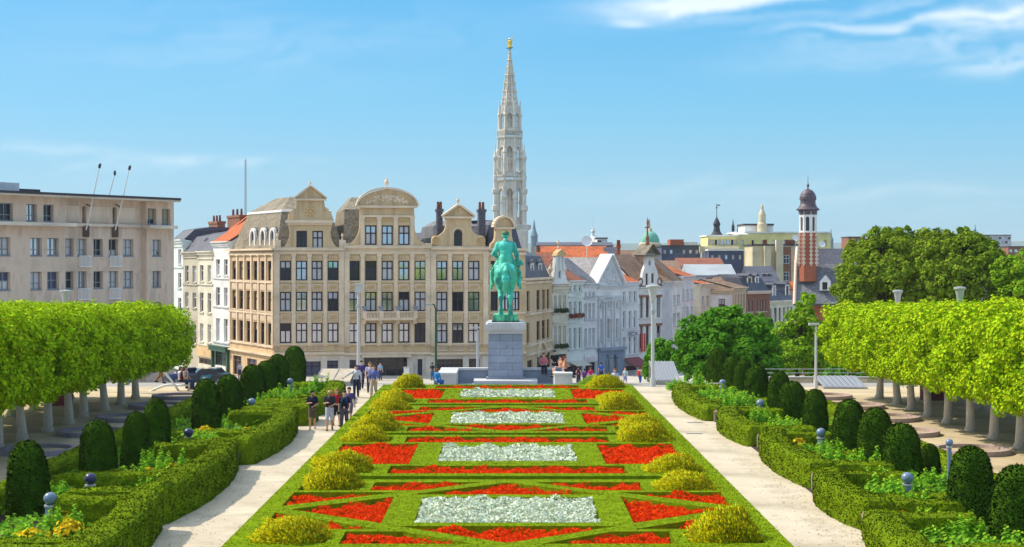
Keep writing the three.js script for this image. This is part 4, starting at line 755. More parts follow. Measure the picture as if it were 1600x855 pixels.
// block C with the small arched window
{
  const S = stoneBlock({
    label: 'stone building with a small pedimented gable, one arched window and two chimneys', px: [672.8, 762.8], cornice: 390, depth: 13,
    cols: [[682, 699], [706.6, 724], [731.7, 749.3]], balusters: [[682, 699.5], [706.5, 724], [731.5, 749]], piers: [677, 727.5, 757],
    shops: [[682, 724, 561, 582, 3, 1], [731, 750, 561, 590, 2, 1]], panes: [glass.dark, glass.mirror, glass.mirror, glass.blind],
  });
  const c = 716.3, half = [[673.5, 388.6], [674, 384], ...arc(681.4, 376, 7, 8, 200, 60, 7), ...arc(685.5, 352, 11, 14, -58, -8, 6), [695.6, 340.5], [692.8, 339]];
  const arch = (x0, x1, y0, y1) => { const m = (x0 + x1) / 2, r = (x1 - x0) / 2; return [[x0, y1], [x1, y1], [x1, y0 + r], ...arc(m, y0 + r, r, r, 0, 180, 8), [x0, y0 + r]]; };
  gableSlab(S, 'gable', [...half, [c, 321.5], ...mirrored(half, c)], [arch(709.2, 722.4, 358.5, 384.3)], -0.5, 0);
  { const b = new Build(); b.m = S.B2.rel(S.f); b.slab(arch(709, 722.6, 358.3, 384.5).map(([x, y]) => [S.U(x), S.V(y)]), -0.3, -0.26); const w = S.B2.part('window', frameMats.dark, (k) => { const u = S.U(715.8); k.box(u - 0.05, u + 0.05, S.V(384.2), S.V(358.8), -0.25, -0.18); k.box(S.U(709.2), S.U(722.4), S.V(373), S.V(372), -0.25, -0.19); k.box(S.U(709.2), S.U(722.4), S.V(366), S.V(365.2), -0.25, -0.19); }); b.build('pane', glass.dark, w); }
  S.B2.part('ledge', wallMats.creamTrim, (b) => { b.box(S.U(691.5), S.U(741), S.V(341.3), S.V(338.5), 0.004, 0.4); });
  coping(S, [[691.5, 339], [c, 321]], -0.5, 0.38, 0.2); coping(S, [[c, 321], [741, 339]], -0.5, 0.38, 0.2);
  coping(S, arch(708.2, 723.4, 356.5, 384).slice(2, -1), 0.004, 0.16, 0.14);
  for (const p of [681.4, 751.2]) S.B2.part('volute', wallMats.ochre, (b) => { b.geo(new THREE.TorusGeometry(0.4, 0.11, 8, 18), new THREE.Matrix4().makeTranslation(S.U(p), S.V(376), 0.02)); b.geo(new THREE.TorusGeometry(0.18, 0.09, 8, 14), new THREE.Matrix4().makeTranslation(S.U(p), S.V(376), 0.03)); });
  urn(S, c, 308.5, 322);
  for (const [a, e] of [[682.3, 690.6], [747.2, 757.3]]) chimney(S.B2, S.f, S.f.U(a, -2), S.f.U(e, -2), S.top, S.f.V(327, c, -2), -2, roofMats.slate, 2);
  S.B2.part('roof', roofMats.greySlate, (b) => roofRings(b, [[0.3, -0.5], [S.L - 0.3, -0.5], [S.L - 0.3, -13], [0.3, -13]], [[S.top + 0.2, 1], [S.top + 2.6, 0.86, 0.7], [S.top + 3.2, 0.6, 0.2]]));
}
// block D behind the statue, whose far half turns up the street
{
  const Z0 = rowLine.Z(763), f = new Facade(763, Z0, 821, Z0 + 1.6, -5.2), B2 = new Building('stone_building', 'stone corner building behind the statue with an arched gable and slate mansard', 'building', f, 'stone gabled buildings behind the statue');
  const S = { B2, f, U: (p) => f.U(p), V: (p) => f.V(p, 792), L: f.len }, V = S.V, U = S.U, top = V(391.5), rows = [[407.6, 438.4], [455.5, 485.5], [502.5, 533.5]], cols = [[766.5, 778], [784, 796], [801, 812]], holes = [];
  for (const [y0, y1] of rows) for (const c of cols) holes.push([U(c[0]), U(c[1]), V(y1), V(y0)]);
  B2.part('wall', wallMats.cream, (b) => { wall(b, 0, f.len, 0, top, holes); b.box(0.01, f.len - 0.2, 0, top - 0.03, -11, -0.4); });
  for (const h of holes) B2.window(...h, { panes: [glass.dark, glass.mirror], t: 0.13 });
  B2.part('cornice', wallMats.creamTrim, (b) => { b.box(0, f.len, top - 0.5, top - 0.2, 0.004, 0.18); b.box(0, f.len + 0.1, top, top + 0.24, -0.5, 0.42); });
  for (const y of [441, 489, 538, 552]) B2.block('string_course', wallMats.creamTrim, 0.01, f.len - 0.01, V(y) - 0.1, V(y) + 0.1, 0.006, y > 550 ? 0.28 : 0.14);
  const c = 787, half = [[766, 390], [768, 380], ...arc(768.2, 366, 6, 14, -85, -5, 5), [774.5, 356]];
  gableSlab(S, 'gable', [...half, ...arc(c, 356, 13.6, 15, 178, 2, 10), ...mirrored(half, c)], [], -0.5, 0);
  coping(S, arc(c, 356, 14.6, 16, 178, 2, 12), -0.5, 0.35, 0.2); B2.part('ledge', wallMats.creamTrim, (b) => b.box(U(771.5), U(802.5), V(357.8), V(355.5), 0.004, 0.36));
  urn(S, c, 334.5, 342.5);
  const g = new Facade(821, Z0 + 1.6, 863, 185.5, -5.2), Vg = (y) => g.V(y, 845), gh = [], gc = [[823, 827.8], [838.5, 844], [846.6, 852.4], [854.5, 858.6]];
  for (const [y0, y1] of [[453, 484], [501, 531]]) for (const k of gc) gh.push([g.U(k[0]), g.U(k[1]), Vg(y1), Vg(y0)]);
  const tg = Vg(437), shops = [[824, 832, 558, 592], [839, 850, 556, 592], [853, 860, 554, 592]].map(([a, e, y0, y1]) => [g.U(a), g.U(e), Vg(y1), Vg(y0)]);
  B2.part('side_wall', wallMats.cream, (b) => { wall(b, 0, g.len, 0, tg, [...gh, ...shops], 0.4); b.box(0.2, g.len, 0, tg - 0.05, -9, -0.42); }, g);
  for (const h of gh) { B2.window(...h, { f: g, cols: 2, panes: [glass.dark, glass.ochre, glass.dark], t: 0.1, frame: frameMats.wood }); B2.block('sill', wallMats.creamTrim, h[0] - 0.1, h[1] + 0.1, h[2] - 0.15, h[2], 0.004, 0.16, g); }
  for (const s of shops) B2.window(...s, { f: g, cols: 2, frame: frameMats.wood, panes: [glass.dark], split: false, name: 'shop_window' });
  B2.part('cornice', wallMats.creamTrim, (b) => { b.box(-0.1, g.len, tg - 0.4, tg - 0.15, 0.004, 0.2); b.box(-0.2, g.len + 0.05, tg, tg + 0.24, -0.4, 0.45); }, g);
  for (const y of [488, 535, 549]) B2.block('string_course', wallMats.creamTrim, 0.01, g.len - 0.01, Vg(y) - 0.12, Vg(y) + 0.1, 0.006, 0.2, g);
  B2.part('shop_arch', wallMats.creamTrim, (b) => { const m = (shops[1][0] + shops[1][1]) / 2, r = (shops[1][1] - shops[1][0]) / 2 + 0.15; b.slab([...arc(m, -shops[1][3], r + 0.3, r * 0.7 + 0.3, 0, 180, 10).map(([x, y]) => [x, -y]), ...arc(m, -shops[1][3], r, r * 0.7, 180, 0, 10).map(([x, y]) => [x, -y])], 0.01, 0.3); }, g);
  B2.part('roof', roofMats.slate, (b) => { const P = (fc, u, w) => { const q = fc.world(u, 0, w); return [q.x, q.z]; }; roofRings(b, [P(g, -0.6, -0.3), P(g, g.len, -0.3), P(g, g.len, -8), P(g, -0.6, -8)], [[-5.2 + tg + 0.2, 1], [-5.2 + tg + 2.7, 0.8], [-5.2 + tg + 3.6, 0.3]]); roofRings(b, [P(f, 0.3, -0.6), P(f, f.len - 0.2, -0.6), P(f, f.len - 0.2, -11), P(f, 0.3, -11)], [[-5.2 + top + 0.2, 1], [-5.2 + top + 2.8, 0.8, 0.7], [-5.2 + top + 3.4, 0.5, 0.2]]); }, null);
  for (const [a, e] of [[829.5, 834.5], [842, 847]]) dormer(B2, g, g.U(a, -0.55), g.U(e, -0.55), tg + 0.25, tg + 1.9, -0.55, wallMats.white, roofMats.slate);
}
// ---------------------------------------------------------------- the long pink office block on the left
{
  const Zr = 160, Zl = 146, k = (px, Z) => (px - CX) / F * Z;
  // line through the columns 45 and 258, carried on to both ends
  const ref = new Facade(45, Zl, 258, Zr, -4.6), zAt = (px) => ref.Z(px);
  const f = new Facade(-70, zAt(-70), 273, zAt(273), -4.6), B2 = new Building('office_building', 'long pinkish stone office block with flat overhanging roof and two flagpoles', 'building', f);
  const z = (x, y) => [x / 3.29, 240 + y / 3.29], L = f.len, U = (x) => f.U(x / 3.29), Vp = (y, x) => f.V(240 + y / 3.29, x / 3.29);
  // heights are level: take each row at one column
  const v = { roof: Vp(228, 640), soff: Vp(243, 640), ledge1: Vp(372, 820), ledge0: Vp(388, 820), t1: Vp(283, 755), t0: Vp(364, 755), a1: Vp(441, 660), a0: Vp(526, 660), b1: Vp(604, 655), b0: Vp(691, 655) }, hA = v.a1 - v.b1;
  const secs = [[-70 * 3.29, 92 * 3.29, 0.9], [300, 728, 0], [728, 273 * 3.29, 0.7]];
  const wins = { top: [[-210, -165], [-120, -75], [-40, 33], [103, 157], [190, 242], [733, 778], [806, 850]], mid: [[-210, -160], [-120, -70], [-40, 20], [123, 183], [210, 270], [320, 377], [398, 445], [480, 528], [558, 607], [633, 685], [757, 803], [830, 878]] };
  const panes = [glass.navy, glass.mirror, glass.curtain, glass.dark, glass.blind];
  for (const [i, [x0, x1, w]] of secs.entries()) {
    const u0 = i === 0 ? 0 : U(x0), u1 = i === 2 ? f.U(271.5, w) : U(x1), hs = [];
    const put = (c, y0, y1) => { const a = U(c[0]), e = U(c[1]); if (a < u0 || e > u1 - 0.15) return; hs.push([a, e, y0, y1]); };
    for (const c of wins.top) if (i !== 1) put(c, v.t0, v.t1);
    for (let s = 0; s < 4; s++) for (const c of wins.mid) put(c, v.a0 - s * hA, v.a1 - s * hA);
    if (i === 1) for (const c of [[422, 443], [578, 599]]) put(c, v.t0, v.t1);
    const recess = i === 1 ? [[333, 405], [460, 560], [615, 692]].map(([a, e]) => [U(a), U(e), v.t0, v.t1]) : [];
    const sub = { M: f.M.clone().multiply(new THREE.Matrix4().makeTranslation(0, 0, w)), turn: f.turn, world: (u, y, ww) => f.world(u, y, ww + w) };
    B2.part('wall', wallMats.pink, (b) => { wall(b, u0, u1, 0, v.soff, [...hs, ...recess], 0.5); b.box(u0, u1, 0, v.soff - 0.02, -12, -0.52); }, sub);
    for (const h of hs) { const wn = h[1] - h[0] < 0.9; B2.window(...h, { f: sub, cols: wn ? 1 : 2, bars: RB() < 0.6 ? [0.34] : [0.5], frame: frameMats.grey, panes: h[2] > v.ledge0 ? [glass.mirror, glass.teal, glass.ochre, glass.dark] : panes, depth: 0.4, t: 0.08 }); B2.block('sill', wallMats.bluestone, h[0] - 0.02, h[1] + 0.02, h[2] - 0.1, h[2], -0.35, 0.05, sub); }
    if (i !== 1) B2.block('ledge', wallMats.pinkTrim, u0 - 0.5, i === 2 ? f.U(278, 1.8) : u1 + 0.5, v.ledge0, v.ledge1, 0.002, 1.1, sub);
    else B2.block('ledge', wallMats.pinkTrim, u0 + 0.1, u1 - 0.1, v.t0 - 0.35, v.t0 - 0.06, 0.002, 0.3, sub);
  }
  // upright fins between the top windows
  for (const [a, e, n] of [[333, 405, 5], [460, 560, 7], [615, 692, 5]]) { for (let q = 0; q < n; q++) { const u = lerp(U(a), U(e), (q + 0.5) / n); B2.block('fin', wallMats.pinkTrim, u - 0.2, u + 0.2, v.t0, v.t1, -0.45, 0.02); } B2.block('recess_shade', roofMats.dark, U(a) - 0.1, U(e) + 0.1, v.t0, v.t1, -0.51, -0.47); }  // dark backing paints the shade of the recess behind the fins
  for (const [a, e, s] of [[398, 462, 0], [555, 617, 0], [392, 457, 1], [552, 610, 1]]) B2.part('balcony_rail', metalMats.white, (b) => { const u0 = U(a), u1 = U(e), y1 = v.a0 - s * hA, y0 = y1 - 1.1; b.box(u0, u1, y1 - 0.06, y1, 0.25, 0.31); b.box(u0, u1, y0, y0 + 0.08, 0, 0.31); for (let q = 0; q <= 9; q++) { const x = lerp(u0 + 0.03, u1 - 0.03, q / 9); b.box(x - 0.025, x + 0.025, y0 + 0.08, y1 - 0.06, 0.26, 0.3); } });
  B2.part('roof', wallMats.pinkTrim, (b) => b.box(-0.5, f.U(282.5, 2.2), v.soff, v.roof - 0.12, -13, 2.2)); B2.part('roof_edge', roofMats.dark, (b) => b.box(-0.55, f.U(283, 2.3), v.roof - 0.119, v.roof + 0.1, -13, 2.3));
  B2.part('penthouse', wallMats.paleGrey, (b) => b.box(0, U(170), v.roof + 0.1, Vp(146, 120), -11, -2)); B2.part('roof_plant', roofMats.dark, (b) => b.box(U(150), U(285), v.roof + 0.11, Vp(178, 200), -7, -2.2));
  for (const [bx, by, tx, ty, i] of [[440, 400, 513, 58, 0], [590, 402, 667, 68, 1]]) {
    const wp = (x, y, w) => f.world(f.U(x / 3.29, w), f.V(240 + y / 3.29, x / 3.29, w), w), p = wp(bx, by, 0.3), q = wp(tx, ty, 3.0), m = wp(bx + 4, 262, 0);
    const t = thing('flagpole', `slanting flagpole on the front of the office block, ${i ? 'the one nearer its corner' : 'the one over the middle'}`, 'flagpole', [p.x, p.y, p.z]), P = (a) => a.clone().sub(p);
    const b = new Build(); b.bar(new V3(), P(q), 0.07, 0.045, 8); b.build('pole', metalMats.white, t); const c = new Build(); c.box(-0.24, 0.24, -0.55, 0.55, -0.5, 0.1); c.build('wall_bracket', metalMats.brown, t);
    const d = new Build(); d.bar(P(m), P(p.clone().lerp(q, 0.38)), 0.06, 0.06, 6); d.build('stay', metalMats.brown, t); const e = new Build(); for (let s = 0; s < 3; s++) e.ball(P(p.clone().lerp(q, 0.97 + s * 0.015)), 0.14, 0.16, 0.14, 8, 6); e.build('finial', metalMats.dark, t);
  }
  const r = f.world(f.U(168.5, -6), v.roof + 0.1, -6), t = thing('flagpole', 'short roof mast behind the two flagpoles of the office block', 'flagpole', [r.x, r.y, r.z]), b = new Build(); b.bar(new V3(), new V3(0.7, 2.6, 0), 0.07, 0.05, 8); b.build('pole', metalMats.white, t); const e = new Build(); e.ball(new V3(0.7, 2.7, 0), 0.14, 0.3, 0.14, 8, 6); e.build('finial', metalMats.dark, t);
}

// ---------------------------------------------------------------- the four narrow houses up the side street
{
  const side = new Facade(358.5, 178.5, 428, 165, -5.2), Z = (px) => side.Z(px);
  const x = (q) => 260 + q / 2.59, y = (q) => 270 + q / 2.59, rowY = (...a) => a.map(([p, q]) => [y(p), y(q)]), colX = (...a) => a.map(([p, q]) => [x(p), x(q)]);
  terraceHouse({ label: 'narrow bright white house with two windows a floor and a green shop front', px: [333, 358.5], Z: [Z(333), 178.5], base: -5.4, top: y(283), wall: wallMats.white, cols: colX([200, 217], [232, 248]), rows: rowY([350, 415], [464, 540], [590, 684]), courses: [y(300), y(430), y(545), y(690)], group: 'terraced houses in the side street', shop: y(725), shopFrame: metalMats.green,
    roof: { kind: 'ridge', mat: roofMats.orange, top: y(153), chimneys: [[x(262), x(312), y(178)], [x(186), x(222), y(196)]] }, depth: 14,
    extra: (B2, f, { L, V }) => { B2.part('shop_fascia', metalMats.green, (b) => { b.box(-0.15, L + 0.1, V(y(722)), V(y(704)), 0.01, 0.55); b.box(-0.2, L + 0.15, V(y(704)), V(y(701)), 0.01, 0.7); for (const u of [0.25, L - 0.25]) b.box(u - 0.22, u + 0.22, 0.2, V(y(722)), 0.01, 0.3); }); B2.part('skylight', glass.mirror, (b) => { const v = V(y(262)), D = 14; b.box(L * 0.35, L * 0.75, v + 0.3, v + 0.42, -D / 2 + 2, -D / 2 + 3.4); }); } });
  terraceHouse({ label: 'narrow cream house with a slate roof dormer and a yellow shop front', px: [309, 333], Z: [Z(309), Z(333)], base: -5.6, top: y(322), wall: wallMats.ivory, cols: colX([135, 150], [166, 181]), rows: rowY([374, 440], [486, 565], [612, 685]), courses: [y(350), y(455), y(700)], group: 'terraced houses in the side street', shop: y(752), shopFrame: frameMats.wood,
    roof: { kind: 'mansard', mat: roofMats.slate, top: y(240), dormers: [[x(156), x(172), y(278), y(320)]] }, depth: 10, extra: (B2, f, { L, V }) => B2.part('shop_fascia', wallMats.ochre, (b) => b.box(-0.02, L + 0.02, V(y(745)), V(y(705)), 0.01, 0.2)) });
  terraceHouse({ label: 'narrow beige house with a slate mansard and white dormer', px: [286, 309], Z: [Z(286), Z(309)], base: -5.8, top: y(325), wall: wallMats.beige, cols: colX([75, 90], [105, 121]), rows: rowY([376, 442], [484, 545], [612, 690]), courses: [y(345), y(455)], group: 'terraced houses in the side street', roof: { kind: 'mansard', mat: roofMats.slate, top: y(250), dormers: [[x(95), x(112), y(280), y(322)]] }, depth: 10 });
  terraceHouse({ label: 'sliver of a pale green white house with ornament beside the office block', px: [268, 286], Z: [Z(268), Z(286)], base: -6, top: y(275), wall: wallMats.mint, cols: [[278, 283]], rows: rowY([310, 370], [405, 465], [505, 560]), courses: [y(385), y(300)], group: 'terraced houses in the side street', roof: { kind: 'mansard', mat: roofMats.slate, top: y(230) }, depth: 9, mull: 1 });
  // the wide orange roof behind them
  const t = thing('tiled_house', 'house with a wide bright orange tiled roof behind the corner building', 'house', at(365, 600, 196).toArray()), b = new Build(), A = t.position, P = (px, py, Z) => at(px, py, Z).sub(A);
  b.quad(P(341, 377, 188), P(372, 377, 192), P(412, 330, 198), P(396, 330, 194)); b.quad(P(372, 377, 192), P(418, 372, 205), P(413, 330, 199), P(412, 330, 198)); b.tri(P(341, 377, 188), P(396, 330, 194), P(330, 377, 205)); b.build('roof', roofMats.orange, t);
  const w = new Build(); w.box(-3, 3.5, 0, 16.5, -6, 0); w.build('wall', wallMats.white, t);
}

// ---------------------------------------------------------------- the pale terrace going up the street on the right
{
  const X = (q) => 840 + q / 3.564, Y = (q) => 360 + q / 3.564, cols = (...a) => a.map(([p, q]) => [X(p), X(q)]), rows = (...a) => a.map(([p, q]) => [Y(p), Y(q)]), G2 = 'pale terraced houses up the street behind the statue', white = [glass.dark, glass.dark, glass.dark, glass.mirror], base = -7;
  const flower = (B2, f, U, V, list, y, mt) => { for (const [a, c] of list) { const b = new Build(), R = rng(Math.round(a * 10)); b.m = B2.rel(f); for (let i = 0; i < 60; i++) { const g = 0.6 + 0.6 * R(); b.tint = [g, g, g]; b.leaf(new V3(lerp(U(X(a)) - 0.1, U(X(c)) + 0.1, R()), V(Y(y)) + 0.1 + 0.45 * R(), 0.15 + 0.25 * R()), rdir(R), 0.2, R); } b.build('flower_box', mt, B2.g); } };
  const greenLeaf = M(C(0.06, 0.10, 0.03)), brownRed = M(C(0.30, 0.07, 0.03));
  terraceHouse({ label: 'narrow white ornate house with a tall scrolled gable and gilded pediment', px: [863, 888], Z: [185.3, 187.5], base, top: Y(312), wall: wallMats.ivory, cols: cols([92, 106], [117, 131], [143, 158]), rows: rows([362, 455], [532, 655]), courses: [Y(345), Y(470), Y(665), Y(520)], shop: Y(690), group: G2, panes: white, depth: 9,
    roof: { kind: 'ridge', mat: roofMats.red, top: Y(215) },
    extra: (B2, f, { L, V, U }) => {
      const S = { B2, f, U: (p) => f.U(p), V }, c = X(123), half = [[X(78), Y(312)], [X(80), Y(280)], [X(88), Y(262)], [X(95), Y(225)], [X(97), Y(190)], [X(101), Y(140)]];
      gableSlab(S, 'gable', [...half, ...mirrored(half, c)], [[[X(114), Y(225)], [X(132), Y(225)], [X(132), Y(270)], [X(114), Y(270)]]], -0.4, 0, wallMats.white); B2.window(U(X(114)), U(X(132)), V(Y(270)), V(Y(225)), { frame: frameMats.white, bars: [] , panes: white, split: false });
      B2.part('pediment', wallMats.ochre, (b) => b.slab([[X(96), Y(142)], [X(152), Y(142)], [X(146), Y(124)], [X(124), Y(104)], [X(102), Y(124)]].map(([x, y]) => [U(x), V(y)]), -0.45, 0.3)); urn(S, X(124), Y(52), Y(100));
      for (const p of [80, 160]) urn(S, X(p), Y(190), Y(265), 'urn'); for (const q of [102, 122, 142]) B2.part('gable_pilaster', wallMats.white, (b) => b.box(U(X(q)) - 0.12, U(X(q)) + 0.12, V(Y(222)), V(Y(150)), 0.005, 0.15));
      flower(B2, f, U, V, [[92, 106], [117, 131], [143, 158]], 462, greenLeaf); flower(B2, f, U, V, [[92, 106], [117, 131], [143, 158]], 660, greenLeaf);
    } });
  terraceHouse({ label: 'greenish white house with red flower boxes and attic windows', px: [888, 912], Z: [187.5, 190], base, top: Y(286), wall: wallMats.mint, cols: cols([173, 189], [200, 217], [228, 246]), rows: Object.assign(rows([396, 490], [542, 660], [306, 340]), {}), courses: [Y(348), Y(376), Y(520), Y(670)], shop: Y(748), group: G2, panes: white, roof: { kind: 'ridge', mat: roofMats.red, top: Y(180) },
    extra: (B2, f, { L, V, U }) => { flower(B2, f, U, V, [[173, 189], [200, 217], [228, 246]], 490, brownRed); B2.part('awning', M(C(0.55, 0.50, 0.42)), (b) => b.quad(new V3(0, V(Y(728)), 0.05), new V3(L, V(Y(728)), 0.05), new V3(L, V(Y(752)), 1.3), new V3(0, V(Y(752)), 1.3))); } });
  terraceHouse({ label: 'bluish white house with three tiny attic windows and a shop sign', px: [912, 933.5], Z: [190, 192.2], base, top: Y(302), wall: wallMats.blueWhite, cols: cols([262, 275], [284, 298], [306, 320]), rows: rows([405, 495], [545, 652], [341, 366]), courses: [Y(385), Y(500), Y(660)], shop: Y(735), group: G2, panes: white, trim: wallMats.paleGrey, roof: { kind: 'ridge', mat: roofMats.greySlate, top: Y(160) },
    extra: (B2, f, { L, V, U }) => { B2.block('shop_fascia', wallMats.white, 0.1, L - 0.1, V(Y(728)), V(Y(688)), 0.004, 0.12); signBoard(B2, f, 'shop_sign', 'BROCANTE', U(X(272)), U(X(318)), V(Y(718)), V(Y(700)), 0.17, '#e8e6ea', '#c03a3a', 'bold 84px sans-serif'); } });
  // the pedimented front with carved stonework and a dark stone portal
  {
    const B2 = terraceHouse({ label: 'pale grey baroque front with a carved triangular pediment and dark stone portal', px: [933.5, 973], Z: [192.2, 196], base, top: Y(310), wall: wallMats.blueWhite, cols: [], rows: [Object.assign([Y(402), Y(430)], { cols: cols([341, 355], [388, 402], [437, 450]) }), Object.assign([Y(492), Y(606)], { cols: cols([345, 360], [388, 405], [438, 453]) })], courses: [Y(372), Y(392), Y(625)], group: G2, panes: white, trim: wallMats.paleGrey,
      extra: (B2, f, { L, V, U }) => {
        const S = { B2, f, U: (p) => f.U(p), V }, apex = [X(408), Y(138)];
        B2.part('pediment', wallMats.blueWhite, (b) => b.slab([[0, V(Y(308))], [L, V(Y(308))], [U(apex[0]), V(apex[1])]], -0.6, 0));
        coping(S, [[X(326), Y(300)], apex], -1.5, 0.4, 0.25, wallMats.blueWhite); coping(S, [apex, [X(478), Y(300)]], -1.5, 0.4, 0.25, wallMats.blueWhite);
        B2.part('relief', wallMats.paleGrey, (b) => { const R = rng(9); for (let i = 0; i < 170; i++) { const t = R(), y = lerp(295, 170, t), w = lerp(55, 4, t), x = 405 + (R() * 2 - 1) * w; b.ball(new V3(U(X(x)), V(Y(y)), 0.02), 0.12 + 0.14 * R(), 0.12 + 0.14 * R(), 0.12, 6, 4); } for (let i = 0; i < 90; i++) b.ball(new V3(lerp(0.2, L - 0.2, R()), V(Y(lerp(372, 392, R()))), 0.1), 0.12 + 0.08 * R(), 0.1, 0.1, 6, 4); b.geo(new THREE.TorusGeometry(0.62, 0.14, 8, 18), new THREE.Matrix4().makeTranslation(U(X(401)), V(Y(465)), 0.06)); });
        for (const q of [333, 366, 380, 412, 428, 462]) B2.part('pilaster', wallMats.paleGrey, (b) => { const u = clamp(U(X(q)), 0.2, L - 0.2); b.box(u - 0.16, u + 0.16, V(Y(645)), V(Y(392)), 0.005, 0.16); b.box(u - 0.24, u + 0.24, V(Y(400)), V(Y(392.5)), 0.006, 0.22); });
        B2.part('lower_cornice', wallMats.bluestone, (b) => { b.box(-0.1, L + 0.1, V(Y(668)), V(Y(652)), 0.004, 0.6); });
        B2.part('portal', wallMats.bluestone, (b) => { b.box(0.0, L * 0.30, 0, V(Y(669)), 0.004, 0.3); b.box(L * 0.70, L, 0, V(Y(669)), 0.004, 0.3); b.box(L * 0.3, L * 0.7, V(Y(700)), V(Y(669)), 0.004, 0.3); });
        for (const t of [0.36, 0.64]) B2.part('column', wallMats.bluestone, (b) => b.lathe([[0.4, 0], [0.4, 0.5], [0.32, 0.6], [0.28, V(Y(690)) - 0.5], [0.4, V(Y(690)) - 0.3], [0.4, V(Y(690))]], new V3(L * t, 0, 0.62), 12));
        B2.part('door', frameMats.dark, (b) => b.box(L * 0.42, L * 0.58, 0, V(Y(720)), 0.01, 0.08));
      } });
    B2.part('roof', roofMats.greySlate, (b) => { const L = B2.f.len, v = B2.f.V(Y(308), 953), r = B2.f.V(Y(150), 953) - v; b.quad(new V3(0, v, -0.5), new V3(L / 2, v + r, -0.5), new V3(L / 2, v + r, -9), new V3(0, v, -9)); b.quad(new V3(L / 2, v + r, -0.5), new V3(L, v, -0.5), new V3(L, v, -9), new V3(L / 2, v + r, -9)); });
  }
  terraceHouse({ label: 'white house with three windows a floor and a maroon awning', px: [973, 998], Z: [196, 198.5], base, top: Y(292), wall: wallMats.blueWhite, cols: cols([475, 491], [507, 523], [535, 552]), rows: rows([340, 398], [448, 545], [592, 690]), courses: [Y(320), Y(410), Y(556)], shop: Y(755), group: G2, panes: white, roof: { kind: 'ridge', mat: roofMats.orange, top: Y(215) },
    extra: (B2, f, { L, V, U }) => { B2.part('awning', metalMats.maroon, (b) => { b.quad(new V3(0, V(Y(708)), 0.05), new V3(L, V(Y(708)), 0.05), new V3(L, V(Y(748)), 1.8), new V3(0, V(Y(748)), 1.8)); b.quad(new V3(0, V(Y(748)), 1.8), new V3(L, V(Y(748)), 1.8), new V3(L, V(Y(758)), 1.82), new V3(0, V(Y(758)), 1.82)); }); signBoard(B2, f, 'shop_sign', 'Café', U(X(500)), U(X(545)), V(Y(586)), V(Y(566)), 0.3, '#8d8794', '#efeef2', 'italic bold 90px serif'); signBoard(B2, f, 'red_sign', 'BAR', U(X(497)), U(X(520)), V(Y(792)), V(Y(755)), 1.9, '#b01818', '#ffffff', 'bold 200px sans-serif'); } });
  terraceHouse({ label: 'white house with a tall curved gable under a peaked hood and cross', px: [998, 1034], Z: [198.5, 202], base, top: Y(320), wall: wallMats.white, cols: cols([570, 588], [604, 622], [664, 686]), rows: rows([372, 485], [532, 655]), courses: [Y(495), Y(360)], shop: Y(760), shopFrame: frameMats.wood, lintel: wallMats.brownBrick, group: G2, frame: frameMats.wood, panes: [glass.dark, glass.dark, glass.blind], trim: wallMats.white, depth: 10,
    roof: { kind: 'ridge', mat: roofMats.brown, top: Y(140) },
    extra: (B2, f, { L, V, U }) => {
      const S = { B2, f, U: (p) => f.U(p), V }, c = X(628), half = [[X(568), Y(318)], [X(572), Y(280)], [X(583), Y(262)], [X(590), Y(225)], [X(604), Y(190)], [X(606), Y(140)], [X(600), Y(130)]];
      gableSlab(S, 'gable', [...half, ...mirrored(half, c)], [[[X(602), Y(240)], [X(616), Y(240)], [X(616), Y(318)], [X(602), Y(318)]], [[X(634), Y(240)], [X(648), Y(240)], [X(648), Y(294)], [X(634), Y(294)]], arc(X(625), Y(182), 1.9, 4.9, 0, 340, 14)], -0.4, 0, wallMats.white);
      for (const [a, e, y1] of [[602, 616, 318], [634, 648, 294]]) B2.window(U(X(a)), U(X(e)), V(Y(y1)), V(Y(240)), { frame: frameMats.wood, cols: 1, bars: [0.6], panes: [glass.dark] });
      B2.part('oval_window', glass.dark, (b) => b.slab(arc(X(625), Y(182), 2, 5, 0, 340, 14).map(([x, y]) => [U(x), V(y)]), -0.3, -0.26));
      B2.part('gable_hood', roofMats.taupe, (b) => { const a = U(X(582)), e = U(X(666)), m = (a + e) / 2, v = V(Y(133)), t = V(Y(78)); b.slab([[a, v], [e, v], [m, t]], -1.2, -0.06); b.quad(new V3(a - 0.15, v - 0.1, 0.6), new V3(a - 0.15, v - 0.1, -1.4), new V3(m, t + 0.12, -1.4), new V3(m, t + 0.12, 0.6)); b.quad(new V3(e + 0.15, v - 0.1, -1.4), new V3(e + 0.15, v - 0.1, 0.6), new V3(m, t + 0.12, 0.6), new V3(m, t + 0.12, -1.4)); b.box(a, e, v - 0.3, v, -1.3, 0.35); });
      B2.part('cross_finial', wallMats.brownBrick, (b) => { const m = U(X(622)), v = V(Y(80)); b.lathe([[0.3, 0], [0.2, 0.5], [0.24, 0.9], [0.13, 1.2], [0.08, 2.6], [0.12, 2.8], [0.02, 3.5]], new V3(m, v, -0.3), 8); b.box(m - 0.42, m + 0.42, v + 2.1, v + 2.26, -0.37, -0.23); b.box(m + 0.26, m + 0.4, v + 2.26, v + 3.2, -0.36, -0.24); });
      for (const p of [574, 680]) B2.part('scroll', wallMats.brownBrick, (b) => b.geo(new THREE.TorusGeometry(0.4, 0.16, 8, 16), new THREE.Matrix4().makeTranslation(U(X(p)), V(Y(285)), -0.1)));
      signBoard(B2, f, 'hanging_banner', 'CINEMATHEQUE', U(X(566)), U(X(590)), V(Y(672)), V(Y(572)), 0.3, '#c4382c', '#f4d9d2', 'bold 150px sans-serif');
      B2.block('shop_fascia', wallMats.sandstone, 0, L, V(Y(745)), V(Y(715)), 0.004, 0.2);
    } });
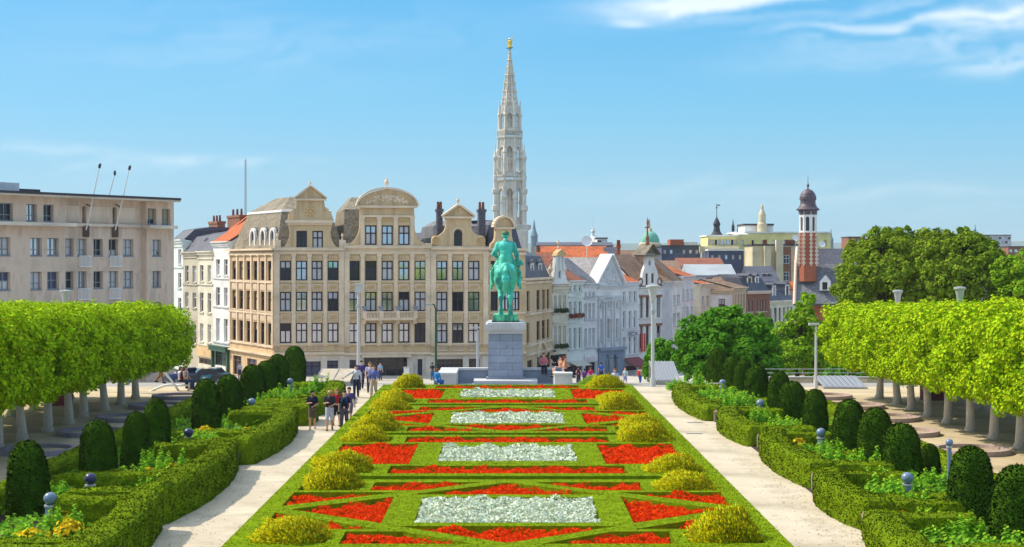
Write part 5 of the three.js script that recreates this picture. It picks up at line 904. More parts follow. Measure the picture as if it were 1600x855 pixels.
  terraceHouse({ label: 'plain pale grey house side next to the house with the cross', px: [1034, 1050], Z: [202, 205], base, top: Y(292), wall: wallMats.paleGrey, cols: [], rows: [], group: G2, roof: { kind: 'ridge', mat: roofMats.brown, top: 405 }, depth: 12 });
  // farther along, over the round tree
  const x8 = (q) => 1040 + q / 7.27, y8 = (q) => 420 + q / 7.27, c8 = (...a) => a.map(([p, q]) => [x8(p), x8(q)]), r8 = (...a) => a.map(([p, q]) => [y8(p), y8(q)]), G3 = 'terraced houses farther up the street over the round tree', b3 = -9;
  terraceHouse({ label: 'narrow white house with two windows next to the blue house', px: [1050, 1065], Z: [205, 209], base: b3, top: y8(152), wall: wallMats.white, cols: c8([90, 116], [135, 163]), rows: r8([295, 405], [500, 640]), group: G3, roof: { kind: 'hip', mat: roofMats.brown, top: 396 } });
  terraceHouse({ label: 'light blue house with three windows a floor', px: [1065, 1084], Z: [209, 214], base: b3, top: y8(92), wall: wallMats.blueWhite, cols: c8([194, 218], [239, 264], [287, 311]), rows: r8([230, 350], [430, 540]), group: G3, roof: { kind: 'ridge', mat: roofMats.orange, top: y8(-45) } });
  terraceHouse({ label: 'low dark recessed house between the blue house and the pale one', px: [1084, 1094], Z: [219, 221], base: b3, top: y8(215), wall: wallMats.paleGrey, cols: c8([350, 378]), rows: r8([270, 400]), group: G3, roof: { kind: 'ridge', mat: roofMats.dark, top: y8(120) } });
  terraceHouse({ label: 'pale house with a deep cornice and two narrow windows', px: [1094, 1111], Z: [218, 222], base: b3, top: y8(180), wall: wallMats.ivory, cols: c8([414, 441], [469, 496]), rows: r8([310, 420]), group: G3, roof: { kind: 'ridge', mat: roofMats.orange, top: y8(95) } });
  terraceHouse({ label: 'white house end with a single four-paned window under a brown hipped roof', px: [1111, 1144.5], Z: [222, 222], base: b3, top: y8(252), wall: wallMats.white, cols: c8([603, 677]), rows: r8([342, 446]), frame: frameMats.wood, bars: [0.4], mull: 2, group: G3, roof: { kind: 'hip', mat: roofMats.brown, top: y8(105), kx: 0.3 }, trim: wallMats.sandstone, courses: [y8(290)] });
  terraceHouse({ label: 'peach house with five narrow windows', px: [1144.5, 1166], Z: [222, 230], base: b3, top: y8(222), wall: wallMats.peach, cols: c8([759, 776], [790, 806], [819, 836], [850, 869], [883, 900]), rows: r8([290, 445]), group: G3, mull: 1, roof: { kind: 'ridge', mat: roofMats.brown, top: y8(110) } });
  terraceHouse({ label: 'brown brick house with stone dormers and a slate roof', px: [1166, 1203], Z: [230, 234], base: b3, top: y8(262), wall: wallMats.brownBrick, trim: wallMats.pinkTrim, cols: c8([930, 950], [968, 988], [1022, 1044], [1058, 1078], [1090, 1108], [1122, 1142]), rows: r8([350, 485]), mull: 1, group: G3, roof: { kind: 'mansard', mat: roofMats.slate, top: y8(60), dw: -0.9, dormers: [[x8(932), x8(985), y8(85), y8(240), wallMats.sandstone], [x8(1022), x8(1060), y8(85), y8(230), wallMats.white]] } });
  terraceHouse({ label: 'pale stone house with a row of tall dark windows and white dormers', px: [1203, 1243], Z: [238, 246], base: b3 - 1, top: y8(372), wall: wallMats.ivory, cols: c8([1183, 1203], [1236, 1264], [1286, 1310], [1336, 1360], [1380, 1400], [1420, 1440]), rows: r8([440, 600], [668, 760]), mull: 1, frame: frameMats.dark, panes: [glass.blind, glass.curtain, glass.dark], group: G3, roof: { kind: 'mansard', mat: roofMats.slate, top: y8(200), dw: -0.7, dormers: [[x8(1217), x8(1256), y8(185), y8(352)], [x8(1366), x8(1408), y8(180), y8(346)]] } });
}

// ---------------------------------------------------------------- roofs and buildings beyond
// a plain far building: walls with a grid of windows and a roof
function farBlock({ name = 'far_building', label, category = 'building', px, py, Z, D = 12, wall: wm, roof: rm = roofMats.dark, kind = 'flat', ridge, base = -18, win, group }) {
  const f = new Facade(px[0], Z, px[1], Z, base), B2 = new Building(name, label, category, f, group), L = f.len, mid = (px[0] + px[1]) / 2, top = f.V(py, mid), hs = [];
  if (win) { const [n, m, y0, y1, wf = 0.55] = win; for (let j = 0; j < m; j++) for (let i = 0; i < n; i++) { const cu = (i + 0.5) / n * L, w = L / n * wf / 2, a = f.V(lerp(y0, y1, (j + 0.2) / m), mid), e = f.V(lerp(y0, y1, (j + 0.8) / m), mid); hs.push([cu - w, cu + w, e, a]); } }
  B2.part('wall', wm, (b) => { wall(b, 0, L, 0, top, hs, 0.3); b.box(0, L, 0, top - 0.02, -D, -0.32); });
  for (const h of hs) B2.window(...h, { cols: 1, bars: [], split: false, frame: frameMats.grey, panes: [glass.dark, glass.mirror, glass.blind] });
  if (kind === 'flat') B2.part('roof', rm, (b) => b.box(-0.2, L + 0.2, top, top + 0.3, -D - 0.2, 0.2));
  else { const r = f.V(ridge, mid, -D / 2) - top; B2.part('roof', rm, (b) => { if (kind === 'ridge') { ridgeRoof(b, -0.1, L + 0.1, top, -D, 0, r); ends(b, 0, top, -D, 0, r); ends(b, L, top, -D, 0, r); } else roofRings(b, [[-0.1, 0.2], [L + 0.1, 0.2], [L + 0.1, -D], [-0.1, -D]], [[top, 1], [top + r, 0.6, 0.05]]); }); }
  B2.L = L; B2.top = top; return B2;
}
const fG = 'roofs and buildings beyond the terrace';
farBlock({ label: 'dark red tiled roof directly behind the statue corner building', px: [838, 866], py: 436, Z: 206, wall: wallMats.beige, roof: roofMats.red, kind: 'ridge', ridge: 394, D: 12, group: fG });
farBlock({ label: 'house with a long bright orange roof behind the white terrace', px: [846, 950], py: 403, Z: 226, wall: wallMats.brownBrick, roof: roofMats.orange, kind: 'ridge', ridge: 384.5, D: 10, group: fG });
farBlock({ label: 'slate roofed house between the orange roof and the brown roof', px: [948, 972], py: 416, Z: 224, wall: wallMats.redBrick, roof: roofMats.slate, kind: 'ridge', ridge: 386, D: 12, group: fG });
{ const B2 = farBlock({ label: 'house with a big taupe tiled roof behind the gabled white house', px: [970, 1004], py: 434, Z: 218, wall: wallMats.beige, roof: roofMats.brown, kind: 'ridge', ridge: 391, D: 14, group: fG }); chimney(B2, B2.f, B2.f.U(964, -4), B2.f.U(969, -4), B2.top, B2.f.V(384, 966, -4), -4, wallMats.redBrick, 2); }
farBlock({ label: 'brown tiled house roof behind the plain grey house side', px: [1034, 1066], py: 428, Z: 226, wall: wallMats.white, roof: roofMats.brown, kind: 'ridge', ridge: 407, D: 14, group: fG });
farBlock({ label: 'dark brown ridge roof with a row of chimney pots beyond the blue house', px: [1062, 1134], py: 418, Z: 262, wall: wallMats.zinc ?? wallMats.paleGrey, roof: roofMats.red, kind: 'ridge', ridge: 403, D: 14, group: fG });
farBlock({ label: 'long low grey zinc roof in front of the yellow building', px: [1075, 1150], py: 430, Z: 246, wall: wallMats.paleGrey, roof: roofMats.zinc, kind: 'ridge', ridge: 413, D: 12, group: fG });
{ const B2 = farBlock({ label: 'dark slate roof with skylights behind the brick house', px: [1172, 1218], py: 440, Z: 258, wall: wallMats.brownBrick, roof: roofMats.slate, kind: 'ridge', ridge: 416, D: 14, group: fG }); B2.part('skylight', metalMats.grey, (b) => { for (const p of [1195, 1203]) { const u = B2.f.U(p); b.box(u, u + 0.6, B2.top + 1.2, B2.top + 1.3, -3.4, -2.2); } }); }
farBlock({ label: 'small orange roof beside the chapel turret', px: [1214, 1248], py: 452, Z: 262, wall: wallMats.beige, roof: roofMats.orange, kind: 'ridge', ridge: 440, D: 8, group: fG });
{ const B2 = farBlock({ label: 'navy blue modern building beyond the roofs left of the yellow one', px: [1034, 1094], py: 385.5, Z: 330, wall: wallMats.navy, win: [6, 1, 388, 399, 0.45], group: fG }); B2.part('roof_plant', wallMats.redBrick, (b) => b.box(B2.f.U(1049), B2.f.U(1070), B2.top + 0.3, B2.f.V(374, 1060), -8, -2)); B2.part('white_plant', wallMats.white, (b) => b.box(B2.f.U(1071), B2.f.U(1092), B2.top + 0.3, B2.f.V(378, 1080), -8, -2)); }
{ const B2 = farBlock({ label: 'dark flat roofed building with a white parapet below the penthouse', px: [1108, 1162], py: 392, Z: 312, wall: wallMats.navy, roof: wallMats.white, group: fG, win: [5, 1, 396, 408, 0.4] }); }
{
  const B2 = farBlock({ label: 'long yellow building with a glazed penthouse on its roof', px: [1152, 1298], py: 364.5, Z: 322, wall: wallMats.yellow, roof: wallMats.white, win: [9, 1, 372, 388, 0.22], group: fG, D: 14 }), f = B2.f;
  B2.part('roof_house', wallMats.white, (b) => { b.box(f.U(1167), f.U(1212), B2.top + 0.3, f.V(352, 1190), -12, -3); }); B2.part('roof_edge', roofMats.dark, (b) => b.box(f.U(1165), f.U(1213), f.V(352, 1190) + 0.003, f.V(351, 1190) + 0.25, -12.2, -2.7));
  B2.part('roof_chimney', wallMats.sandstone, (b) => b.lathe([[1.0, 0], [1.0, 1.6], [0.75, 2], [0.75, 3.6], [0.5, 4.2], [0.28, 4.6], [0.3, 5.2], [0.05, 5.9]], new V3(f.U(1193.5), B2.top + 0.3, -2), 8));
  const g = farBlock({ label: 'glazed penthouse terrace with a white roof beside the yellow building', px: [1106, 1152], py: 369.5, Z: 318, wall: wallMats.yellow, roof: wallMats.white, win: [9, 1, 371.5, 386, 0.82], group: fG });
  g.part('terrace_wall', wallMats.sandstone, (b) => b.box(g.f.U(1092), g.f.U(1154), g.f.V(395, 1120), g.f.V(385, 1120), 0.4, 1.2)); 
  const u = thing('parasol', 'white parasol on the penthouse terrace of the yellow building', 'parasol', at(1158, 383, 312).toArray()), b = new Build(), c = new Build(); b.lathe([[1.7, 2.1], [0.05, 2.7]], new V3(), 8); b.build('canopy', metalMats.white, u); c.bar(new V3(), new V3(0, 2.6, 0), 0.05, 0.05, 6); c.build('pole', metalMats.grey, u);
}
{ const B2 = farBlock({ label: 'blank beige wall block with chimneys below the yellow building', px: [1176, 1246], py: 384, Z: 296, wall: wallMats.sandstone, group: fG, D: 10 }), f = B2.f; B2.part('buttress', wallMats.sandstone, (b) => { for (const [a, e, y] of [[1193, 1203, 384.5], [1211, 1222, 375]]) b.box(f.U(a), f.U(e), 0, f.V(y, 1205), 0.02, 1.4); }); for (const [y0, y1] of [[399, 412], [425, 439]]) { B2.window(f.U(1223.5), f.U(1233), f.V(y1, 1228), f.V(y0, 1228), { f: { world: (u, v, w) => f.world(u, v, w + 0.3), turn: f.turn }, frame: frameMats.white, panes: [glass.dark], depth: 0.2 }); } B2.part('brick_strip', wallMats.brownBrick, (b) => b.box(f.U(1222.4), f.U(1236), 0, f.V(386, 1228), 0.004, 0.06)); for (const p of [1195, 1230, 1237]) chimney(B2, f, f.U(p), f.U(p + 6), B2.top, f.V(381, p), -2, wallMats.brownBrick, 4); }
farBlock({ label: 'grey office building far off behind the big round trees', px: [1523, 1562], py: 381, Z: 520, wall: wallMats.concrete, win: [6, 2, 383, 397, 0.5], group: fG, base: -30 });
farBlock({ label: 'blue glass office block far off behind the round trees', px: [1512, 1580], py: 368, Z: 640, wall: wallMats.paleGrey, win: [14, 2, 369, 382, 0.8], group: fG, base: -30 });
farBlock({ label: 'dark red office building at the far right of the skyline', px: [1576, 1640], py: 386, Z: 560, wall: wallMats.brownBrick, win: [8, 1, 388, 396, 0.6], group: fG, base: -30 });
farBlock({ label: 'pinkish low building showing just left of the round trees', px: [1326, 1352], py: 371, Z: 560, wall: wallMats.brownBrick, win: [4, 1, 372, 380, 0.5], group: fG, base: -30 });
farBlock({ label: 'low long dark roofed building on the skyline right of the tower', px: [838, 958], py: 383.5, Z: 400, wall: wallMats.brownBrick, roof: roofMats.slate, kind: 'ridge', ridge: 378.5, group: fG, base: -24, win: [14, 1, 385, 392, 0.5] });
farBlock({ label: 'two dark glass turrets of a roof building next to the white dome', px: [933, 949], py: 373, Z: 420, wall: wallMats.white, win: [2, 1, 373.5, 383, 0.75], group: fG, base: -24 });
farBlock({ label: 'grey roofed building far left of the stone row', px: [640, 690], py: 372, Z: 330, wall: wallMats.paleGrey, roof: roofMats.slate, kind: 'ridge', ridge: 364, group: fG, base: -24, win: [6, 1, 374, 382, 0.5] });
farBlock({ label: 'dark roofed building between the chimneys and the tower', px: [744, 770], py: 378, Z: 300, wall: wallMats.navy, roof: roofMats.dark, group: fG, base: -24, win: [4, 1, 381, 388, 0.5] });
// domes
{
  const c = at(1016, 386, 360), t = thing('domed_church', 'round church drum with a pale green copper dome behind the gabled house', 'church', [c.x, -22, c.z]), h = c.y + 22, b = new Build(); b.lathe([[2.3, 0], [2.3, h + 0.2], [2.6, h + 0.3], [2.6, h + 0.7], [2.2, h + 1]], new V3(), 16); b.build('drum', wallMats.sandstone, t);
  const d = new Build(); d.lathe(arc(0, 0, 2.15, 2.6, 0, 88, 10).map(([x, y]) => [x, h + 1 - y]), new V3(), 20); d.build('dome', roofMats.copper, t); const e = new Build(); e.lathe([[0.5, 0], [0.4, 0.8], [0.1, 1.1], [0.05, 2]], new V3(0, h + 3.5, 0), 8); e.build('lantern', wallMats.sandstone, t);
  const g = at(926.5, 384, 430), s = thing('white_dome', 'small white domed turret with a spike on the skyline', 'dome', [g.x, -24, g.z]), hh = g.y + 24, q = new Build(); q.lathe([[2.3, 0], [2.3, hh], [2.5, hh + 0.1]], new V3(), 10); q.build('drum', glass.mirror, s); const r = new Build(); r.lathe([[2.6, 0], [2.3, 1.1], [1.2, 2.2], [0.5, 2.6], [0.4, 3.4], [0.6, 3.9], [0.3, 4.5], [0.06, 5], [0.03, 8]], new V3(0, hh, 0), 12); r.build('dome', wallMats.white, s);
  const o = at(1120, 362, 420), u = thing('onion_spire', 'thin black onion spire with a weathervane above the penthouse', 'spire', [o.x, -24, o.z]), H = o.y + 24, w = new Build(); w.lathe([[1.3, 0], [1.3, H - 1]], new V3(), 8); w.build('turret', wallMats.brownBrick, u); const v = new Build(); v.lathe([[1.7, -1], [1.0, 0], [0.75, 1.2], [1.0, 2], [0.6, 3], [0.3, 3.5], [0.1, 4], [0.06, 7.5]], new V3(0, H, 0), 10); v.ball(new V3(0, H + 6.4, 0), 0.25, 0.25, 0.25, 8, 6); v.box(-0.05, 0.9, H + 6.9, H + 7.2, -0.03, 0.03); v.build('cap', roofMats.dark, u);
  for (const [px, y0, y1, Z, lab] of [[834.5, 385, 342, 900, 'hazy blue grey Gothic spire right of the tower'], [1298.5, 386, 357, 1000, 'distant thin spire just right of the yellow building'], [1524, 386, 350, 1000, 'distant thin spire behind the round trees'], [1145.5, 361, 343, 430, 'small dark spike on the roofs right of the onion spire'], [1153, 361, 353, 430, 'tiny dark roof spike next to the yellow building']]) {
    const p = at(px, y0, Z), k = thing('distant_spire', lab, 'spire', [p.x, p.y, p.z]), m = (y0 - y1) / F * Z, w2 = m * 0.13, n = new Build(); n.lathe([[w2, 0], [w2, m * 0.35], [w2 * 1.15, m * 0.36], [w2 * 0.5, m * 0.6], [0.05, m]], new V3(), 8, true); n.build('spire_roof', Z > 800 ? M(C(0.20, 0.28, 0.36)) : roofMats.dark, k); const n2 = new Build(); n2.box(-w2 * 0.9, w2 * 0.9, -p.y - 26 - 0, 0, -w2 * 0.9, w2 * 0.9); n2.build('tower_base', wallMats.concrete, k);  // the farthest spires have blue-grey haze painted into their colour
  }
  // the lattice mast
  const a = at(383.5, 336, 420), ms = thing('radio_mast', 'thin lattice radio mast over the orange roof', 'mast', [a.x, -20, a.z]), mb = new Build(), top = at(383.5, 250, 420).y + 20;
  for (const [dx, dz] of [[-0.35, -0.35], [0.35, -0.35], [0.35, 0.35], [-0.35, 0.35]]) mb.bar(new V3(dx, 0, dz), new V3(dx * 0.4, top, dz * 0.4), 0.06, 0.05, 4, false); for (let y = 14; y < top; y += 1) { const k = 0.35 * lerp(1, 0.4, y / top); mb.bar(new V3(-k, y, k), new V3(k, y + 1, k), 0.035, 0.035, 4, false); mb.bar(new V3(k, y, k), new V3(-k, y + 1, k), 0.035, 0.035, 4, false); } for (const y of [16, 19, 22]) mb.box(-0.9, 0.9, y, y + 0.15, -0.1, 0.1); mb.build('lattice', metalMats.grey, ms);
  const an = at(872, 386, 226); for (const [px, py, lab] of [[917, 380, 'white satellite dish on a pole over the long orange roof']]) { const p = at(px, py + 22, 221), d2 = thing('satellite_dish', lab, 'satellite dish', [p.x, p.y, p.z]), hb = new Build(); hb.bar(new V3(), new V3(0, 2, 0), 0.06, 0.06, 6); hb.build('pole', metalMats.white, d2); const dd = new Build(); dd.lathe([[0.02, 0], [0.4, 0.05], [0.75, 0.2], [0.78, 0.22]], new V3(), 16); const dm = dd.build('dish', metalMats.white, d2); dm.position.y = 2.2; dm.rotation.x = 1.2; }
}

// ---------------------------------------------------------------- the brick turret and slate roof of the chapel
{
  const f = new Facade(1243, 205, 1326, 203.4, -9), B2 = new Building('chapel', 'old chapel with a steep slate roof and brick turret with a bulbous cap', 'chapel', f), L = f.len, V = (y) => f.V(y, 1275), U = (p) => f.U(p);
  B2.part('wall', wallMats.redBrick, (b) => b.box(0, L, 0, V(475), -12, 0)); B2.part('roof', roofMats.greySlate, (b) => { const e = V(475), r = V(388); b.quad(new V3(-0.2, e, 0.4), new V3(L + 3, e, 0.4), new V3(L + 3, V(413), -3.3), new V3(0.2, V(413), -3.3)); b.quad(new V3(L + 3, e, -12.4), new V3(0, e, -12.4), new V3(0.3, r, -6), new V3(L + 3, r, -6)); });
  B2.part('upper_roof', roofMats.slate, (b) => b.quad(new V3(0.2, V(413), -3.3), new V3(L + 3, V(413), -3.3), new V3(L + 3, V(388), -6), new V3(0.3, V(388), -6)));
  B2.part('gable_wall', wallMats.redBrick, (b) => b.slab([[-12, V(475)], [0.3, V(475)], [-3.3, V(412)], [-6, V(387)], [-9, V(412)]], 0, 0.4), { M: f.M.clone().multiply(new THREE.Matrix4().makeRotationY(-Math.PI / 2)) });
  B2.part('gable_coping', wallMats.pinkTrim, (b) => { for (const [y0, w0, y1, w1] of [[476, 0.6, 412, -3.1], [412, -3.1, 386, -6]]) b.bar(new V3(-0.1, V(y0), w0), new V3(-0.1, V(y1), w1), 0.22, 0.22, 6); }); B2.part('eaves', metalMats.dark, (b) => b.box(-0.2, L + 3, V(477.5), V(474.5), 0.2, 0.75));
  // dormer
  const w = 0.6; B2.part('dormer', wallMats.white, (b) => b.slab([[U(1281, w), V(454)], [U(1298, w), V(454)], [U(1298, w), V(440)], [U(1289.5, w), V(430)], [U(1281, w), V(440)]], -2.5, 0, [[[U(1285, w), V(453)], [U(1293, w), V(453)], [U(1293, w), V(441)], [U(1285, w), V(441)]]])); B2.part('dormer_pane', frameMats.dark, (b) => b.box(U(1285, w), U(1293, w), V(453), V(441), -0.3, -0.25));
  // turret
  const c = new V3(U(1261.5), 0, -1.8), m = (px) => px / F * 205, oct = (b, r0, y0, r1, y1) => b.lathe([[r0, V(y0)], [r1, V(y1)]], c, 8, true, 0.5);
  B2.part('turret', wallMats.redBrick, (b) => oct(b, m(14), 440, m(14.6), 363));
  for (let k = 0; k < 8; k++) { const a = (k + 0.5) / 8 * 2 * Math.PI; B2.part('quoin', wallMats.pinkTrim, (b) => { for (let y = 363, i = 0; y < 414; y += 3.1, i++) { const r = m(14.6), s = i % 2 ? 0.2 : 0.1, p = new V3(c.x + r * Math.cos(a), 0, c.z + r * Math.sin(a)); b.box(p.x - s, p.x + s, V(y + 2.9), V(y), p.z - s, p.z + s); } }); }
  B2.part('belfry', wallMats.white, (b) => { for (let k = 0; k < 8; k++) { const a = k / 8 * 2 * Math.PI + Math.PI / 8 - Math.PI / 8, R = m(14.5) * Math.cos(Math.PI / 8), w2 = m(14.5) * Math.sin(Math.PI / 8), mt = new THREE.Matrix4().makeRotationY(Math.PI / 2 - a).setPosition(c.x + R * Math.cos(a), 0, c.z + R * Math.sin(a)); const keep = b.m; b.m = keep.clone().multiply(mt); b.slab([[-w2, V(363)], [w2, V(363)], [w2, V(335)], [-w2, V(335)]], -0.3, 0, [[[-w2 * 0.5, V(360.5)], [w2 * 0.5, V(360.5)], [w2 * 0.5, V(341)], ...arc(0, -V(341), w2 * 0.5, w2 * 0.5, 10, 170, 6).map(([x, y]) => [x, -y]), [-w2 * 0.5, V(341)]]]); b.m = keep; } });
  B2.part('louvre', metalMats.dark, (b) => { b.lathe([[m(12), V(362)], [m(12), V(336)]], c, 8, true, 0.5); }); B2.part('string_course', wallMats.pinkTrim, (b) => b.lathe([[m(14.4), V(364)], [m(15.6), V(363.4)], [m(15.6), V(362.4)], [m(14.4), V(362)]], c, 8, true, 0.5));
  B2.part('turret_cap', M(C(0.13, 0.09, 0.12), { map: TX.slate, rough: 0.5 }), (b) => b.lathe([[14.3, 335], [14.6, 329], [18, 327.5], [18.3, 326.5], [14, 322.5], [12, 318], [11.8, 312], [13.2, 311.4], [13, 307], [11, 301.5], [7.5, 297], [3, 294.6], [1.2, 293.5], [1, 291], [2.4, 289.5], [1.6, 287], [0.5, 285], [0.4, 277], [0.1, 272]].map(([r, y]) => [m(r), V(y)]), c, 16)); B2.part('string_course', wallMats.concrete, (b) => b.lathe([[m(14.5), V(335)], [m(14.7), V(329)]], c, 8, true, 0.5));
  const T = at(1243, 398, 290); for (const [px, py, i] of [[1243, 372, 0], [1284, 382, 1]]) { const p = at(px, py + 8, 250), d = thing('satellite_dish', i ? 'round white dish on the slate ridge right of the turret' : 'round white dish left of the turret belfry', 'satellite dish', [p.x, p.y, p.z]), b = new Build(), e = new Build(); b.bar(new V3(0, -2, 0), new V3(0, 0.7, 0), 0.06, 0.06, 6); b.build('pole', metalMats.grey, d); e.lathe([[0.02, 0], [0.3, 0.05], [0.52, 0.2]], new V3(), 14); const q = e.build('dish', metalMats.white, d); q.position.y = 0.8; q.rotation.x = 1.2; }
}

// ---------------------------------------------------------------- the Gothic town hall tower
{
  const Z = 480, s = Z / F, c = at(796.5, 408, Z), t = thing('town_hall_tower', 'tall pale Gothic openwork tower and spire with a gilded figure on top', 'tower', [c.x, -26, c.z]), V = (py) => at(796, py, Z).y + 26, m = (px) => px * s;
  const faceM = (k, R) => { const a = k / 8 * 2 * Math.PI + Math.PI / 2; return new THREE.Matrix4().makeRotationY(Math.PI / 2 - a).setPosition(R * Math.cos(a), 0, R * Math.sin(a)); };
  const gothicHole = (w, y0, y1) => { const h = w * 1.5; return [[-w, y0], [w, y0], [w, y1 - h], [w * 0.62, y1 - h * 0.42], [0, y1], [-w * 0.62, y1 - h * 0.42], [-w, y1 - h]]; };
  const stage = (name, rpx, y0, y1, hole) => {
    const R = m(rpx) * Math.cos(Math.PI / 8), hw = m(rpx) * Math.sin(Math.PI / 8) + 0.02, b = new Build(), tr = new Build();
    for (let k = 0; k < 8; k++) { b.m = faceM(k, R); tr.m = b.m; const w = hw * 0.62; b.slab([[-hw, V(y0)], [hw, V(y0)], [hw, V(y1)], [-hw, V(y1)]], -0.5, 0, [gothicHole(w, V(hole[0]), V(hole[1]))]); tr.box(-0.09, 0.09, V(hole[0]), V(hole[1]) - w * 0.8, -0.35, -0.1); const mid = (V(hole[0]) + V(hole[1])) / 2; tr.box(-w, w, mid - 0.1, mid + 0.1, -0.34, -0.11);
      tr.slab([...gothicHole(w + 0.22, V(hole[0]), V(hole[1]) + 0.5)], 0.005, 0.14, [gothicHole(w, V(hole[0]) + 0.01, V(hole[1]))]); tr.slab([[-w - 0.3, V(hole[1]) - w], [0, V(hole[1]) + 2.0], [w + 0.3, V(hole[1]) - w], [w, V(hole[1]) - w], [0, V(hole[1]) + 1.4], [-w, V(hole[1]) - w]], 0.01, 0.2); }
    const w0 = b.build(name, wallMats.gothic, t); tr.build('tracery', wallMats.gothic, t);
    const core = new Build(); core.lathe([[m(rpx) * 0.3, V(y0)], [m(rpx) * 0.3, V(y1)]], new V3(), 8, true, 0.5); for (const y of [y0, y1]) core.lathe([[0.01, V(y)], [m(rpx) * 0.9, V(y)]], new V3(), 8, true, 0.5); core.build('added_core', wallMats.gothic, t); return w0;  // core added inside so the lancets stay dark instead of showing sky
  };
  const pinnacle = (b, x, z, y0, y1, r) => { const h = y1 - y0; b.lathe([[r, y0], [r, y0 + h * 0.5], [r * 1.5, y0 + h * 0.52], [r * 1.5, y0 + h * 0.56], [r * 0.85, y0 + h * 0.6], [r * 0.3, y0 + h * 0.85], [r * 0.55, y0 + h * 0.88], [r * 0.05, y1]], new V3(x, 0, z), 6, true); };
  const ring8 = (name, rpx, y0, y1, r, gold) => { for (let k = 0; k < 8; k++) { const a = (k + 0.5) / 8 * 2 * Math.PI + Math.PI / 2, b = new Build(); pinnacle(b, m(rpx) * Math.cos(a), m(rpx) * Math.sin(a), V(y0), V(y1), r); b.build(name, wallMats.gothic, t); } };
  const gallery = (rpx, y0, y1, round = 8) => { const b = new Build(), r = m(rpx); b.lathe([[r * 0.8, V(y0) - 0.9], [r * 0.98, V(y0)], [r * 1.03, V(y0) + 0.12], [r * 1.03, V(y0) + 0.35], [r * 0.7, V(y0) + 0.36]], new V3(), round, true, 0.5); b.lathe([[r * 0.97, V(y1) - 0.3], [r * 1.02, V(y1) - 0.3], [r * 1.02, V(y1)], [r * 0.96, V(y1)], [r * 0.97, V(y1) - 0.3]], new V3(), round, true, 0.5); for (let k = 0; k < 48; k++) { const a = k / 48 * 2 * Math.PI, q = r * (round === 8 ? Math.cos(Math.PI / 8) / Math.cos(((a + Math.PI / 8) % (Math.PI / 4)) - Math.PI / 8) : 1) * 0.99; b.bar(new V3(q * Math.cos(a), V(y0) + 0.3, q * Math.sin(a)), new V3(q * Math.cos(a), V(y1) - 0.25, q * Math.sin(a)), 0.12, 0.12, 4, false); } b.build('gallery', wallMats.gothic, t); };
  // square lower tower, mostly behind the roofs
  { const b = new Build(), r = m(28.5); b.box(-r, r, 0, V(358), -r, r); b.build('square_tower', wallMats.gothic, t); const d = new Build(); for (const x of [-0.78, -0.26, 0.26, 0.78]) d.box(x * r - 0.5, x * r + 0.5, V(400), V(366), r, r + 0.7); d.build('buttresses', wallMats.gothic, t); for (const x of [-0.5, 0, 0.5]) { const h = new Build(); h.slab(gothicHole(1.0, V(395), V(369)).map(([a, y]) => [a + x * r, y]), r + 0.01, r + 0.06); h.build('blind_window', wallMats.gothic, t); } }
  gallery(33, 358, 351.5, 16);
  stage('lower_octagon', 20, 357, 283, [340, 294]);
  gallery(22.5, 283, 274.5); gallery(21, 345, 341);
  for (const [x, z] of [[-1, 1], [1, 1], [1, -1], [-1, -1]]) {  // corner turrets with little balconies
    const b = new Build(), X = x * m(22.5), W = z * m(18); b.lathe([[3.6, 357], [3.6, 331], [5.4, 329], [5.6, 325], [5.6, 322], [3.2, 321.5], [3.2, 304], [5, 302], [5.2, 299], [5.2, 296.5], [2.8, 296], [2.8, 284], [3.6, 282], [3.6, 276], [2.6, 275.5], [2.4, 252], [3.6, 250], [3.8, 246], [2.6, 244.5], [1.2, 238], [0.5, 234], [0.9, 233], [0.1, 226]].map(([r, y]) => [m(r), V(y)]), new V3(X, 0, W), 8, true); b.build('corner_turret', wallMats.gothic, t);
    const e = new Build(); e.bar(new V3(X, V(262), W), new V3(x * m(15), V(270), z * m(13)), 0.35, 0.35, 6); e.bar(new V3(X, V(250), W), new V3(x * m(15), V(246), z * m(13)), 0.3, 0.3, 6); e.build('flying_buttress', wallMats.gothic, t);
  }
  ring8('buttress', 21.3, 357, 268, 0.55);
  stage('middle_octagon', 18.8, 275, 217, [269, 229]); ring8('buttress', 19.8, 275, 206, 0.45);
  gallery(21.2, 216.5, 204);
  stage('upper_octagon', 16.5, 210, 166, [200, 177]); ring8('buttress', 17.8, 208, 157, 0.38);
  { // openwork spire
    const y0 = V(172), y1 = V(84), r0 = m(14), r1 = m(1.6), rib = new Build(); const at8 = (k, y) => { const a = (k + 0.5) / 8 * 2 * Math.PI + Math.PI / 2, r = lerp(r0, r1, (y - y0) / (y1 - y0)); return new V3(r * Math.cos(a), y, r * Math.sin(a)); };
    for (let k = 0; k < 8; k++) { const b = new Build(); b.bar(at8(k, y0), at8(k, y1), 0.34, 0.14, 6); for (let y = y0 + 1.5; y < y1; y += 1.25) { const p = at8(k, y); b.ball(p.clone().multiply(new V3(1.06, 1, 1.06)), 0.24, 0.2, 0.24, 5, 4); } b.build('spire_rib', wallMats.gothic, t); }
    const ribs = new Build(); for (const [i, py] of [160, 153, 143, 130, 117.5, 106, 94.5].entries()) { const y = V(py); for (let k = 0; k < 8; k++) ribs.bar(at8(k, y), at8(k + 1, y), 0.22, 0.22, 5); } ribs.build('spire_bands', wallMats.gothic, t);
